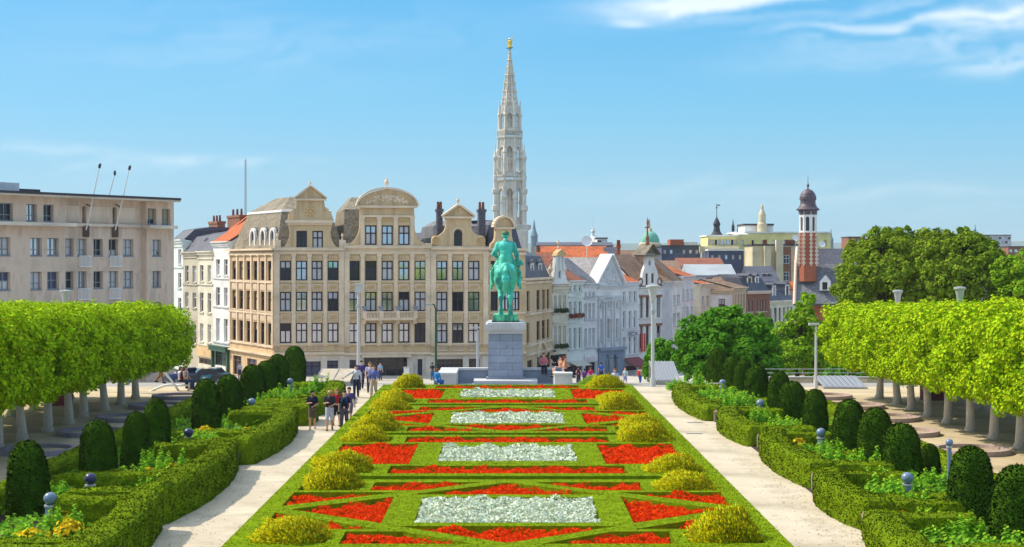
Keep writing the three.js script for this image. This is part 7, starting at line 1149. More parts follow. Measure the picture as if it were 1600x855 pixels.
// ---------------------------------------------------------------- the equestrian statue, its pedestal and the low walls round it
{
  const bronze = M(C(0.07, 0.60, 0.48), { map: TX.patina, bump: TX.rough, bumpScale: 0.08, rough: 0.6 });
  const k = 2.05, X0 = -0.12, Zc = 99.8, top = 4.2, t = thing('equestrian_statue', 'green patinated bronze statue of a rider on a horse, seen from behind', 'statue', [X0, top, -Zc], Math.PI);
  const pair = (f) => [-1, 1].flatMap(f), hind = (s) => { const d = s > 0 ? 0.12 : -0.08, x = s * 0.15; return [B([x * 0.8, 1.28, -0.56], 0.23, [x * 1.05, 1.1, -0.52], 0.2), B([x * 1.05, 1.1, -0.52], 0.19, [x * 1.02, 0.86, -0.42 + d], 0.125), B([x, 0.86, -0.42 + d], 0.115, [x * 0.95, 0.55, -0.72 + d], 0.068), ball([x * 0.95, 0.54, -0.74 + d], 0.066), B([x * 0.95, 0.54, -0.72 + d], 0.056, [x * 0.95, 0.2, -0.68 + d], 0.044), ball([x * 0.95, 0.17, -0.67 + d], 0.056), B([x * 0.95, 0.15, -0.66 + d], 0.044, [x * 0.95, 0.06, -0.6 + d], 0.06), B([x * 0.95, 0.035, -0.62 + d], 0.07, [x * 0.95, 0.03, -0.56 + d], 0.066)]; };
  const fore = (s) => { const x = s * 0.16; return [B([x, 1.25, 0.5], 0.2, [x, 0.95, 0.5], 0.11), B([x, 0.95, 0.5], 0.1, [x, 0.55, 0.55], 0.062), ball([x, 0.53, 0.56], 0.068), B([x, 0.52, 0.55], 0.05, [x, 0.17, 0.54], 0.042), ball([x, 0.15, 0.54], 0.054), B([x, 0.13, 0.55], 0.046, [x, 0.03, 0.62], 0.068)]; };
  const horse = [B([0, 1.26, 0.48], 0.3, [0, 1.2, 0.0], 0.345), B([0, 1.2, 0.0], 0.345, [0, 1.27, -0.5], 0.315), ...pair((s) => [B([s * 0.12, 1.34, -0.5], 0.235, [s * 0.1, 1.3, -0.72], 0.19)]), B([0, 1.47, -0.3], 0.16, [0, 1.46, -0.7], 0.15), ...hind(-1), ...hind(1), ...fore(-1), ...fore(1),
    B([0, 1.4, 0.58], 0.25, [0, 1.72, 0.84], 0.17), B([0, 1.72, 0.84], 0.165, [0, 1.95, 0.98], 0.12), B([0, 1.97, 0.99], 0.115, [0, 1.72, 1.2], 0.095), B([0, 1.72, 1.2], 0.09, [0, 1.55, 1.3], 0.068), ...pair((s) => [B([s * 0.06, 2.05, 0.96], 0.035, [s * 0.075, 2.17, 0.97], 0.012)])];
  const tail = [B([0, 1.46, -0.86], 0.06, [0, 1.34, -0.98], 0.085), B([0, 1.34, -0.98], 0.085, [0, 1.05, -1.0], 0.11), B([0, 1.05, -1.0], 0.11, [0.02, 0.78, -0.95], 0.075), B([0.02, 0.78, -0.95], 0.075, [0.03, 0.62, -0.92], 0.02)];
  const b = new Build(); b.geo(flesh(horse, 104, 0.06)); const h = b.build('horse', bronze, t); h.scale.setScalar(k);
  const tl = new Build(); tl.geo(flesh(tail, 40, 0.05)); { const R = rng(3); for (let i = 0; i < 14; i++) { const a = (i / 14 - 0.5) * 2.4; tl.tube([new V3(Math.sin(a) * 0.05, 1.4, -0.93 - 0.03 * Math.cos(a)), new V3(Math.sin(a) * 0.11, 1.12, -1.0 - 0.1 * Math.cos(a)), new V3(Math.sin(a) * 0.07, 0.78 - 0.1 * R(), -0.95 - 0.06 * Math.cos(a))], [0.022, 0.026, 0.01], 5); } } tl.build('tail', bronze, h);
  const mane = new Build(); for (let i = 0; i < 12; i++) { const y = lerp(1.55, 2.08, i / 11), z = lerp(0.5, 0.86, i / 11); mane.bar(new V3(0, y, z), new V3(0.07 * (i % 2 ? 1 : -1), y - 0.12, z - 0.08), 0.045, 0.02, 6); } mane.build('mane', bronze, h);
  // rider: local +x is the side to the left in the picture
  const torso = [B([0, 1.62, -0.06], 0.22, [0, 1.86, -0.07], 0.2), B([0, 1.86, -0.07], 0.2, [0, 2.1, -0.06], 0.21), B([-0.08, 1.7, -0.14], 0.17, [-0.12, 1.52, -0.26], 0.13), B([0.08, 1.7, -0.14], 0.17, [0.12, 1.52, -0.26], 0.13), B([-0.2, 2.17, -0.06], 0.095, [0.2, 2.17, -0.06], 0.095), B([-0.1, 2.1, -0.07], 0.15, [0.1, 2.1, -0.07], 0.15), B([0, 2.24, -0.04], 0.075, [0, 2.36, -0.02], 0.06)];
  const skirts = pair((s) => [B([s * 0.14, 1.62, -0.1], 0.15, [s * 0.27, 1.42, -0.22], 0.09), B([s * 0.16, 1.62, 0], 0.15, [s * 0.36, 1.38, -0.02], 0.08)]);
  const legs = pair((s) => [B([s * 0.14, 1.6, 0.02], 0.14, [s * 0.39, 1.3, 0.24], 0.1), B([s * 0.39, 1.3, 0.24], 0.088, [s * 0.42, 0.93, 0.06], 0.058), B([s * 0.42, 0.9, 0.03], 0.058, [s * 0.46, 0.85, 0.26], 0.042)]);
  const armsR = [B([0.23, 2.16, -0.06], 0.085, [0.36, 1.88, -0.1], 0.072), B([0.36, 1.88, -0.1], 0.068, [0.2, 1.74, 0.22], 0.048), B([-0.23, 2.16, -0.06], 0.085, [-0.34, 1.88, -0.06], 0.07), B([-0.34, 1.88, -0.06], 0.066, [-0.38, 1.62, 0.04], 0.048)];
  const head = [B([0, 2.46, -0.02], 0.1, [0, 2.5, 0.0], 0.098), B([0, 2.4, 0.05], 0.062, [0, 2.38, 0.07], 0.05), ball([-0.1, 2.45, 0], 0.024), ball([0.1, 2.45, 0], 0.024), B([0, 2.46, 0.1], 0.012, [0, 2.43, 0.115], 0.015)];
  const r = new Build(); r.geo(flesh([...torso, ...skirts, ...legs, ...armsR], 92, 0.05)); r.geo(flesh(head, 44, 0.03)); hand(r, new V3(0.2, 1.74, 0.22), new V3(0.36, 1.88, -0.1), 1.1, 1, 1.2); hand(r, new V3(-0.38, 1.62, 0.04), new V3(-0.34, 1.88, -0.06), 1.1, -1, 1);
  r.bar(new V3(-0.1, 1.75, -0.235), new V3(0.1, 1.75, -0.235), 0.03, 0.03, 6).bar(new V3(0, 2.1, -0.262), new V3(0, 1.5, -0.25), 0.012, 0.014, 5);
  const rm = r.build('rider', bronze, t); rm.scale.setScalar(k);
  { const c = new Build(); c.ball(new V3(0, 2.51, -0.035), 0.112, 0.095, 0.115, 14, 8); c.build('hair', M(C(0.10, 0.20, 0.12), { map: TX.patina, rough: 0.7 }), rm); }
  { const c = new Build(); c.lathe([[0, 0.15], [0.08, 0.14], [0.13, 0.06], [0.14, 0], [0.17, -0.02], [0.13, -0.03], [0, -0.03]], new V3(-0.42, 1.55, 0.02), 14); c.build('helmet', bronze, rm); }
  { const c = new Build(); c.bar(new V3(0.44, 1.42, -0.12), new V3(0.46, 0.72, -0.5), 0.016, 0.012, 6).bar(new V3(0.44, 1.42, -0.12), new V3(0.43, 1.55, -0.05), 0.022, 0.022, 6); c.build('sword', bronze, rm); }
  { const c = new Build(); const n = 10; for (let i = 0; i < n; i++) for (const s of [-1, 1]) for (let q = 0; q < 4; q++) { const P = (u, v) => { const a = v * 1.35; return new V3(s * (0.355 + 0.02) * Math.sin(a), 1.22 + 0.385 * Math.cos(a), lerp(-0.42, 0.32, u)); }; c.quad(P(i / n, q / 4), P((i + 1) / n, q / 4), P((i + 1) / n, (q + 1) / 4), P(i / n, (q + 1) / 4)); } c.build('saddle_cloth', bronze, h); }
  { const c = new Build(); for (const s of [-1, 1]) { c.tube([new V3(s * 0.36, 1.42, 0.1), new V3(s * 0.43, 1.1, 0.14), new V3(s * 0.45, 0.86, 0.16)], 0.014, 5); c.bar(new V3(s * 0.4, 0.8, 0.16), new V3(s * 0.52, 0.8, 0.16), 0.016, 0.016, 5); } c.build('stirrups', bronze, h); }
  { const c = new Build(); c.box(-0.78, 0.78, -0.34, -0.02, -1.65, 1.75).box(-0.72, 0.72, -0.02, 0.03, -1.58, 1.68); c.build('bronze_plinth', M(C(0.12, 0.58, 0.30), { map: TX.patina, rough: 0.6 }), t); const d = new Build(); d.box(-0.86, 0.86, -0.42, -0.341, -1.73, 1.83); d.build('plinth_foot', M(C(0.06, 0.10, 0.08), { map: TX.patina, rough: 0.6 }), t); }

  // pedestal of bluestone blocks
  const S = thing('pedestal', 'tall bluestone pedestal of jointed blocks under the bronze rider', 'pedestal', [X0, 0, -Zc]), R = rng(71);
  const zf = 2.55, zb = -2.2; // towards the camera is +z
  const foot = new Build(); foot.box(-1.95, 1.95, 0.02, 0.3, zb - 0.9, zf + 1.45); foot.build('step', wallMats.bluestoneTop, S); const foot2 = new Build(); foot2.box(-1.2, 1.2, 0.301, 0.42, zb - 0.1, zf + 0.12); foot2.build('base_moulding', wallMats.bluestone, S);
  const rows = 6, y0 = 0.421, y1 = 3.1;
  for (let q = 0; q < rows; q++) {
    const a = lerp(y0, y1, q / rows), e = lerp(y0, y1, (q + 1) / rows) - 0.012, cut = q % 2 ? [-1.08, -0.32, 0.42, 1.08] : [-1.08, 0.12, 1.08], tap = (y) => lerp(1, 0.97, (y - y0) / (y1 - y0));
    for (let i = 0; i + 1 < cut.length; i++) { const g = 0.86 + 0.28 * R(), c = new Build(); c.tint = [g, g, g * 1.02]; c.box(cut[i] * tap(a) + (i ? 0.006 : 0), cut[i + 1] * tap(a) - (i + 2 < cut.length ? 0.006 : 0), a, e, zb * tap(a), zf * tap(a) - 0.012 * R()); c.build('stone_block', wallMats.bluestone, S); }
  }
  { const c = new Build(); const cap = (x, z0, z1, ya, yb) => c.box(-x, x, ya, yb, z0, z1); cap(1.08, zb - 0.02, zf + 0.02, 3.1, 3.26); cap(1.16, zb - 0.1, zf + 0.1, 3.261, 3.36); cap(1.24, zb - 0.18, zf + 0.18, 3.361, 3.68); cap(1.12, zb - 0.06, zf + 0.06, 3.681, 3.779); c.build('cap', wallMats.bluestoneTop, S); }

  // the platform and the low walls that are sat on
  const P = thing('statue_terrace', 'low bluestone bench walls and painted sunlit floor strip enclosing the statue', 'wall', [0, 0, -94]), put = (name, m, x0, x1, y0b, y1b, Za, Zb) => { const c = new Build(); c.box(x0, x1, y0b, y1b, 94 - Zb, 94 - Za); return c.build(name, m, P); };
  put('platform', wallMats.bluestone, -4.2, 4.0, -1.2, 0.014, 93.62, 103.2); put('sunlit_strip', wallMats.bluestoneTop, -2.95, 2.72, 0.0145, 0.1, 93.66, 95.5);  // paler slab paints a strip of sunlight on the terrace floor
  for (const [x0, x1, side] of [[-4.12, -3.07, 'a'], [2.8, 3.86, 'b']]) { const n = 2; for (let i = 0; i < n; i++) put('wall_block', wallMats.bluestoneTop, x0, x1, 0.015, 0.80, 93.58 + i * 2.52, 93.58 + (i + 1) * 2.52 - 0.012); put('coping', wallMats.bluestoneTop, x0 - 0.03, x1 + 0.03, 0.801, 0.93, 93.54, 98.66); }
  for (const [x0, x1] of [[-3.06, -1.22], [0.98, 2.79]]) { put('wall_block', wallMats.bluestone, x0, x1, 0.015, 0.80, 98.1, 98.6); put('coping', wallMats.bluestoneTop, x0, x1, 0.801, 0.93, 98.0, 98.66); }
}
// ---------------------------------------------------------------- larger trees beyond the garden
function leafCrown(seed, lobes, n, size) {
  const R = rng(seed), b = new Build(), total = lobes.reduce((s, l) => s + l[3] * l[3], 0), per = 52;
  for (const [cx, cy, cz, r, ky = 0.85] of lobes) for (let i = Math.round(n / per * r * r / total); i > 0; i--) {
    const d = rdir(R); if (d.y < -0.7) continue; const s = r * (1 + 0.35 * fbm3(d.x * 2.4 + seed + cx, d.y * 2.4 + cy, d.z * 2.4, 3)) * (0.92 - 0.25 * R() ** 2);
    clump(b, R, new V3(cx + d.x * s, cy + d.y * s * ky, cz + d.z * s), d.clone().add(new V3(0, 0.45, 0)).normalize(), (0.3 + 0.35 * R()) * Math.min(1.25, 0.6 + r * 0.18), Math.round(per * (0.7 + 0.6 * R())), size);
  }
  return b.geometry;
}
function bigTree(label, x, y, Z, lobes, n, size, material, seed, group, trunkR = 0.3) {
  const t = thing('broadleaf_tree', label, 'tree', [x, y, -Z], 0, group), tb = new Build(), R = rng(seed), top = Math.max(...lobes.map((l) => l[1]));
  tb.tube([new V3(0, 0, 0), new V3(0.05, top * 0.35, 0.05), new V3(-0.05, top * 0.75, 0)], [trunkR, trunkR * 0.75, trunkR * 0.4], 9); tb.build('trunk', MAT.darkBark, t);
  const lb = new Build(); for (const [cx, cy, cz, r] of lobes) lb.tube([new V3(0, top * 0.4, 0), new V3(cx * 0.5, lerp(top * 0.4, cy, 0.6), cz * 0.5), new V3(cx * 0.9, cy + r * 0.3, cz * 0.9)], [trunkR * 0.5, trunkR * 0.32, 0.04], 6); lb.build('limbs', MAT.darkBark, t);
  mesh(leafCrown(seed, lobes, n, size), material, 'crown', t).userData.kind = 'stuff'; return t;
}
{
  const lobesFor = (pts, Z, x, y) => pts.map(([px, py, r, dz = 0, ky]) => { const p = at(px, py, Z); return [p.x - x, p.y - y, dz, r / F * Z, ky ?? 0.9]; });
  const tree = (label, px, Z, y, pts, n, size, m, seed, g, tr) => { const x = (px - CX) / F * Z; return bigTree(label, x, y, Z, lobesFor(pts, Z, x, y), n, size, m, seed, g, tr); };
  const G = 'big round trees behind the right rows';
  tree('broad round dark green tree behind the right rows, beside the chapel', 1388, 126, -1.5, [[1385, 408, 52], [1350, 432, 44, 1], [1328, 458, 30, 2], [1400, 385, 30, -1], [1424, 415, 46, 0], [1372, 452, 55, 2.5], [1430, 455, 48, 2], [1345, 400, 26, -1], [1318, 440, 24, 1], [1410, 372, 18], [1372, 372, 18], [1440, 392, 34, 0.5]], 42000, 0.2, MAT.crownDark, 501, G, 0.5);
  tree('second broad round dark green tree behind the right rows', 1500, 124, -1.5, [[1482, 402, 46], [1512, 408, 44, 1], [1530, 440, 44, 1.5], [1470, 445, 50, 2.5], [1505, 378, 22, 0], [1468, 376, 20], [1500, 455, 50, 2], [1452, 410, 36, 1], [1540, 410, 26, 1]], 36000, 0.2, MAT.crownDark, 502, G, 0.5);
  tree('rounded light green tree at the end behind the right rows', 1588, 120, -1.5, [[1580, 430, 32], [1600, 420, 30, 1], [1620, 445, 40], [1590, 460, 36, 1]], 16000, 0.2, MAT.crownLime, 503, G, 0.4);
  tree('spreading bright green maple in front of the terraced houses', 1130, 112, -2.2, [[1100, 535, 36, 1], [1130, 512, 32], [1165, 530, 38, 0.5], [1085, 520, 26], [1190, 548, 26, 1], [1120, 555, 38, 2], [1160, 560, 36, 1.6], [1075, 560, 26, 1], [1150, 498, 18], [1066, 540, 24, 1], [1110, 500, 16], [1090, 575, 26, 2], [1190, 575, 24, 2]], 26000, 0.21, MAT.crownMid, 504, null, 0.3);
  tree('darker green tree crown behind the spreading maple', 1185, 119, -2.6, [[1178, 522, 30], [1195, 545, 30, 0.5], [1160, 545, 30]], 9000, 0.24, MAT.crownMid, 509, null, 0.25);
  tree('loose light green birch left of the clipped right rows', 1245, 116, -2.4, [[1228, 530, 26], [1252, 512, 28], [1275, 530, 30], [1240, 560, 34, 1], [1278, 565, 32, 1], [1258, 488, 14], [1262, 470, 9], [1215, 562, 20], [1295, 540, 26]], 18000, 0.2, MAT.crownLime, 505, null, 0.2);
  tree('small rounded dark green tree behind the tall right lamp post', 1030, 116, -2.5, [[1030, 560, 20], [1030, 580, 23], [1028, 545, 13]], 7000, 0.18, MAT.crownMid, 506, null, 0.14);
  tree('low bush beside the stone wall on the right', 1325, 104, -0.8, [[1320, 585, 14], [1345, 588, 13], [1300, 588, 12]], 4000, 0.18, MAT.crownMid, 507, null, 0.1);
  tree('bush under the chapel wall left of the birch', 1200, 111, -2.2, [[1205, 578, 18], [1185, 585, 18]], 4000, 0.2, MAT.crownMid, 508, null, 0.1);
}

// ---------------------------------------------------------------- lamp posts
const lampGrey = M(C(0.56, 0.56, 0.56), { rough: 0.45 });
function lampPost(label, px, pyBase, pyTop, Z, r, head, material, y) {
  const base = y ?? at(px, pyBase, Z).y, x = (px - CX) / F * Z, h = at(px, pyTop, Z).y - base, t = thing('lamp_post', label, 'street lamp', [x, base, -Z]), b = new Build();
  b.bar(new V3(0, 0, 0), new V3(0, h * 0.95, 0), r * 1.15, r * 0.85, 12).bar(new V3(0, 0, 0), new V3(0, 0.5, 0), r * 1.7, r * 1.7, 12); b.build('post', material, t);
  const c = new Build(), d = new Build();
  if (head === 'box') { c.box(-0.2, 0.2, h - 0.62, h - 0.1, -0.2, 0.2).box(-0.28, 0.28, h - 0.1, h, -0.28, 0.28); d.bar(new V3(0, h * 0.76, 0), new V3(0, h * 0.79, 0), r * 1.4, r * 1.4, 12); }
  else if (head === 'torch') { c.lathe([[0.12, h - 1.0], [0.27, h - 0.14], [0.36, h - 0.1], [0.36, h], [0.05, h + 0.04]].map(([q, y]) => [q * (px === 1020 ? 1.15 : 0.9), y]), new V3(), 14); d.bar(new V3(0, h * 0.72, 0), new V3(0, h * 0.755, 0), r * 1.4, r * 1.4, 12); }
  else if (head === 'arm') { c.tube([new V3(0, h * 0.94, 0), new V3(-0.1, h, 0), new V3(-0.35, h + 0.02, 0)], 0.05, 6); d.box(-0.62, -0.2, h - 0.06, h + 0.06, -0.12, 0.12); }
  else { c.box(-0.42, 0.2, h - 0.12, h, -0.16, 0.16); d.box(-0.38, 0.0, h - 0.15, h - 0.121, -0.13, 0.13); }
  c.build('lamp_head', material, t); d.build('collar', metalMats.grey, t); return t;
}
lampPost('tall pale lamp post with a square head at the far end of the left path', 560, 592, 443, 104, 0.1, 'box', lampGrey, streetY(104));
lampPost('tall pale lamp post with a flared head at the end of the right path', 1020, 606, 446, 95.5, 0.1, 'torch', lampGrey, 0);
lampPost('thin dark green lamp post left of the statue', 681, 606, 476, 94, 0.07, 'arm', metalMats.green, 0);
lampPost('short grey lamp post in the street left of the pedestal', 746.5, 600, 511, 140, 0.13, 'flat', metalMats.grey, streetY(140));
lampPost('slim grey lamp post with a flat head among the right trees', 1275, 606, 505, 94, 0.075, 'flat', lampGrey, 0);
lampPost('pale flared lamp head rising over the right tree rows', 1500, 700, 449, 84, 0.11, 'torch', metalMats.grey, 0);
lampPost('pale flared lamp half hidden in front of the round tree', 1403, 700, 454, 98, 0.1, 'torch', metalMats.grey, -0.3);
lampPost('pale lamp head rising over the left tree rows', 102, 650, 454, 92, 0.1, 'torch', metalMats.grey, 0);

// ---------------------------------------------------------------- globe bollards in the borders
{
  const blue = M(C(0.025, 0.03, 0.10), { rough: 0.35 }), pale = M(C(0.15, 0.21, 0.32), { rough: 0.3 });  // the paler blue is the bollard colour with sunlight painted in
  const gs = new Build().ball(new V3(0, 0.97, 0), 0.185, 0.175, 0.185, 20, 14).geometry, gn = new Build().lathe([[0.12, 0.8], [0.165, 0.79], [0.165, 0.74], [0.13, 0.73]], new V3(), 16).geometry, gp = new Build().lathe([[0.15, 0], [0.15, 0.05], [0.135, 0.07], [0.135, 0.735]], new V3(), 16).geometry;
  const list = [[141, 748, 'dark blue globe bollard in front of the third left topiary', 0], [294.5, 676, 'dark globe bollard left of the yellow flowers by the sixth left topiary', 0], [393, 628, 'globe bollard in the left border by the low plants', 1], [453, 596, 'globe bollard coloured sunlit blue at the far end of the left border', 1], [78, 779, 'globe bollard half hidden behind the near left topiary', 1], [1418, 747, 'globe bollard coloured sunlit blue in front of the third right topiary', 1], [1283, 676, 'globe bollard in front of the sixth right topiary', 1], [1188, 630, 'globe bollard in front of the ninth right topiary', 1], [1129, 598, 'globe bollard at the far end of the right border', 1]];
  for (const [px, py, label, k] of list) {
    const Z = (EY - 0.97) * F / (py - HY), t = thing('globe_bollard', label, 'bollard light', [(px - CX) / F * Z, 0, -Z], 0, 'globe bollards of the borders'), m = k ? pale : blue;
    mesh(gp, m, 'post', t); mesh(gn, metalMats.grey, 'collar', t); mesh(gs, m, 'globe', t);
  }
  const t = thing('globe_bollard', 'tall slim globe post beside the second right topiary', 'bollard light', [14.05, 0, -50], 0, 'globe bollards of the borders'), b = new Build(), c = new Build(), d = new Build(); b.bar(new V3(), new V3(0, 1.66, 0), 0.075, 0.07, 12); b.build('post', pale, t); c.bar(new V3(0, 1.66, 0), new V3(0, 1.72, 0), 0.1, 0.1, 12); c.build('collar', metalMats.grey, t); d.ball(new V3(0, 1.83, 0), 0.12, 0.12, 0.12, 16, 12); d.build('globe', pale, t);
}

// ---------------------------------------------------------------- benches between the hedge blocks, manholes in the path
{
  const slab = M(C(0.46, 0.40, 0.34), { map: TX.stain }), seat = M(C(0.30, 0.20, 0.12), { map: TX.grain });
  const benches = [[9.95, 43.7, 'right', 'nearest'], [10.1, 51.8, 'right', 'second'], [10.15, 63.5, 'right', 'third'], [9.75, 73.85, 'right', 'farthest'], [-10.1, 44.9, 'left', 'nearest'], [-10.0, 58.0, 'left', 'second']];
  for (const [x, Z, side, nth] of benches) {
    const s = Math.sign(x), t = thing('stone_bench', `bench set into the gap of the ${side} clipped hedge, ${nth} one on that side`, 'bench', [x, 0, -Z], 0, 'benches between the hedge blocks');
    for (const z of [-0.42, 0.42]) { const b = new Build(); b.box(Math.min(0, s * 0.55), Math.max(0, s * 0.55), 0, 0.5, z - 0.07, z + 0.07); b.build('support', slab, t); }
    for (let i = 0; i < 3; i++) { const b = new Build(), a = s * (0.02 + i * 0.19); b.box(Math.min(a, a + s * 0.17), Math.max(a, a + s * 0.17), 0.501, 0.56, -0.52, 0.52); b.build('seat_slat', seat, t); }
  }
  for (const [px, py, lab] of [[1086, 661, 'far'], [1085, 678, 'near']]) { const Z = EY * F / (py - HY), t = thing('drain_cover', `thin metal drain strip in the right gravel path, the ${lab} one of two`, 'drain cover', [(px - CX) / F * Z, 0.006, -Z]), b = new Build(), c = new Build(); b.box(-0.35, 0.35, 0, 0.012, -0.1, 0.1); b.build('frame', metalMats.dark, t); for (let i = 0; i < 6; i++) c.box(-0.3 + i * 0.11, -0.25 + i * 0.11, 0.0125, 0.018, -0.08, 0.08); c.build('bars', metalMats.grey, t); }
}

// ---------------------------------------------------------------- round stone tree-pit rings beside the tree rows
{
  const rim = M(C(0.66, 0.50, 0.45), { map: TX.stain, rough: 0.8 }), dark = M(C(0.40, 0.34, 0.40), { map: TX.stain, rough: 0.8 }), names = ['nearest', 'second', 'third', 'fourth', 'farthest'];
  for (const side of ['left', 'right']) [62.4, 69, 75.3, 81.5, 87.3].forEach((Z, i) => {
    const s = side === 'left' ? -1 : 1, x = s * (side === 'left' ? [18.6, 18.2, 18.2, 18.1, 18.2][i] : [18.4, 17.4, 18.2, 18, 17.6][i]), t = thing('stone_ring', `low round stone ring on the sandy ground beside the ${side} trees, ${names[i]} of five`, 'planter', [x, 0, -Z], 0, `stone rings of the ${side} side`), m = side === 'left' ? dark : rim;
    for (let k = 0; k < 12; k++) { const b = new Build(), a0 = k / 12 * 2 * Math.PI + 0.004, a1 = (k + 1) / 12 * 2 * Math.PI - 0.004, P = (r, y, a) => new V3(r * Math.cos(a), y, r * Math.sin(a)); for (let q = 0; q < 3; q++) { const u = lerp(a0, a1, q / 3), v = lerp(a0, a1, (q + 1) / 3); b.quad(P(1.55, 0, u), P(1.52, 0.2, u), P(1.52, 0.2, v), P(1.55, 0, v)); b.quad(P(1.52, 0.2, u), P(1.27, 0.2, u), P(1.27, 0.2, v), P(1.52, 0.2, v)); b.quad(P(1.27, 0.2, u), P(1.27, 0, u), P(1.27, 0, v), P(1.27, 0.2, v)); } b.quad(P(1.55, 0, a0), P(1.27, 0, a0), P(1.27, 0.2, a0), P(1.52, 0.2, a0)); b.quad(P(1.27, 0, a1), P(1.55, 0, a1), P(1.52, 0.2, a1), P(1.27, 0.2, a1)); b.build('stone', m, t); }
    const f = new Build(); f.lathe([[1.27, 0.05], [0.01, 0.09]], new V3(), 20); f.build('basin', MAT.sand, t);
  });
}

// ---------------------------------------------------------------- walls and railings at the ends of the garden
{
  const t = thing('retaining_wall', 'low rough stone wall with a railing beyond the right topiary', 'wall', [16, -1.2, -101]), R = rng(17);
  for (let r = 0; r < 3; r++) for (let i = 0; i < 16; i++) { const w = 0.9, x = i * w + (r % 2) * 0.45, b = new Build(), g = 0.75 + 0.5 * R(); b.tint = [g, g * 0.97, g * 0.92]; b.box(x, x + w - 0.02, r * 0.42, r * 0.42 + 0.405, -0.4, -0.02 - 0.03 * R()); b.build('stone', wallMats.sandstone, t); }
  const b = new Build(); b.box(0, 14.9, 1.262, 1.36, -0.45, 0.05); b.build('coping', wallMats.concrete, t); const c = new Build(); for (let i = 0; i <= 10; i++) c.bar(new V3(i * 1.45 + 0.1, 1.36, -0.2), new V3(i * 1.45 + 0.1, 1.85, -0.2), 0.02, 0.02, 6); for (const y of [1.6, 1.85]) c.bar(new V3(0.1, y, -0.2), new V3(14.6, y, -0.2), 0.02, 0.02, 6); c.build('railing', metalMats.grey, t);
  const u = thing('garden_wall', 'pale low wall behind the trunks of the left trees', 'wall', [-29.5, 0, -78]); for (let i = 0; i < 12; i++) { const d = new Build(); d.box(-0.25, 0.25, 0, 1.35, -18 + i * 3, -18 + i * 3 + 2.98); d.build('panel', wallMats.pinkTrim, u); const e = new Build(); e.box(-0.32, 0.32, 1.351, 1.46, -18 + i * 3 + 0.002, -18 + i * 3 + 2.99); e.build('coping', wallMats.white, u); }
  const v = thing('garden_wall', 'pale low wall behind the trunks of the right trees', 'wall', [29.5, 0, -78]); for (let i = 0; i < 12; i++) { const d = new Build(); d.box(-0.25, 0.25, 0, 1.35, -18 + i * 3, -18 + i * 3 + 2.98); d.build('panel', wallMats.pinkTrim, v); }
  // bins and boxes glimpsed between the trunks
  const k = thing('utility_box', 'dark red-brown cabinet glimpsed between the right tree trunks', 'cabinet', [23.2, 0, -86]), kb = new Build(), kc = new Build(); kb.box(-0.55, 0.55, 0, 1.5, -0.4, 0.4); kb.build('body', metalMats.maroon, k); kc.box(-0.6, 0.6, 1.501, 1.58, -0.45, 0.45); kc.build('lid', metalMats.brown, k);
  const k2 = thing('utility_box', 'brown cabinet glimpsed between the left tree trunks', 'cabinet', [-23.6, 0, -83]), kd = new Build(), ke = new Build(); kd.box(-0.55, 0.55, 0, 1.4, -0.4, 0.4); kd.build('body', metalMats.maroon, k2); ke.box(-0.6, 0.6, 1.401, 1.48, -0.45, 0.45); ke.build('lid', metalMats.brown, k2);
}

// ---------------------------------------------------------------- glazed skylight roofs at the ends of the paths
{
  const pane = M(C(0.24, 0.26, 0.31), { rough: 0.35, metal: 0.2 });
  const canopy = (label, x0, x1, Z0, Z1, y0, y1, n, m) => { const t = thing('glass_canopy', label, 'skylight', [x0, 0, -Z0]), w = (x1 - x0) / n; for (let i = 0; i < n; i++) { const b = new Build(); b.quad(new V3(i * w + 0.03, y0, 0), new V3((i + 1) * w - 0.03, y0, 0), new V3((i + 1) * w - 0.03, y1, -(Z1 - Z0)), new V3(i * w + 0.03, y1, -(Z1 - Z0))); b.build('glass_panel', m, t); const c = new Build(); c.bar(new V3(i * w, y0 + 0.03, 0), new V3(i * w, y1 + 0.03, -(Z1 - Z0)), 0.02, 0.02, 6); c.build('rib', metalMats.grey, t); } for (const [h, z] of [[y0, -0.1], [y1, -(Z1 - Z0) - 0.15]]) { const c = new Build(); c.box(0, x1 - x0, -0.4, h - 0.002, z, z + 0.15); c.build('kerb', wallMats.concrete, t); } return t; };
  canopy('tilted ribbed glass skylight beside the right lamp post', 9.1, 10.7, 97, 101, 0.25, 1.15, 8, pane);
  canopy('flat glass skylight with a low rim in front of the right stone wall', 18.8, 21.4, 93.5, 96.5, 0.1, 0.55, 8, pane);
  canopy('pale netted skylight slope beyond the end of the left border', -11.8, -9.6, 96, 100, 0.25, 0.75, 2, M(C(0.60, 0.50, 0.36), { map: TX.grain, rough: 0.6 }));
}

// ---------------------------------------------------------------- the curved white seat on the left plaza
{
  const P = (px, py, Z) => at(px, py, Z), o = P(268, 608, 92), t = thing('curved_seat', 'curved white loop seat of bent tube with a long arm under the left trees', 'seat', o.toArray()), L = (px, py, Z = 92) => P(px, py, Z).sub(o), curve = (pts) => new THREE.CatmullRomCurve3(pts).getPoints(26);
  const a = new Build(); a.tube(curve([L(252, 577), L(262, 588), L(273, 602), L(281, 613), L(288, 615), L(294, 610), L(297, 601), L(297, 594)]), 0.07, 7); a.build('tube', metalMats.white, t);
  const b = new Build(); b.tube(curve([L(272, 601.5), L(258, 602.5), L(245, 607), L(232, 613), L(224, 616), L(214, 612), L(209, 602)]), 0.07, 7); b.build('lower_rail', metalMats.white, t);
  const c = new Build(); const s0 = L(276, 600); c.box(s0.x - 0.1, s0.x + 1.0, 0.18, 0.26, -0.25, 0.25); c.build('seat_board', metalMats.white, t);
}

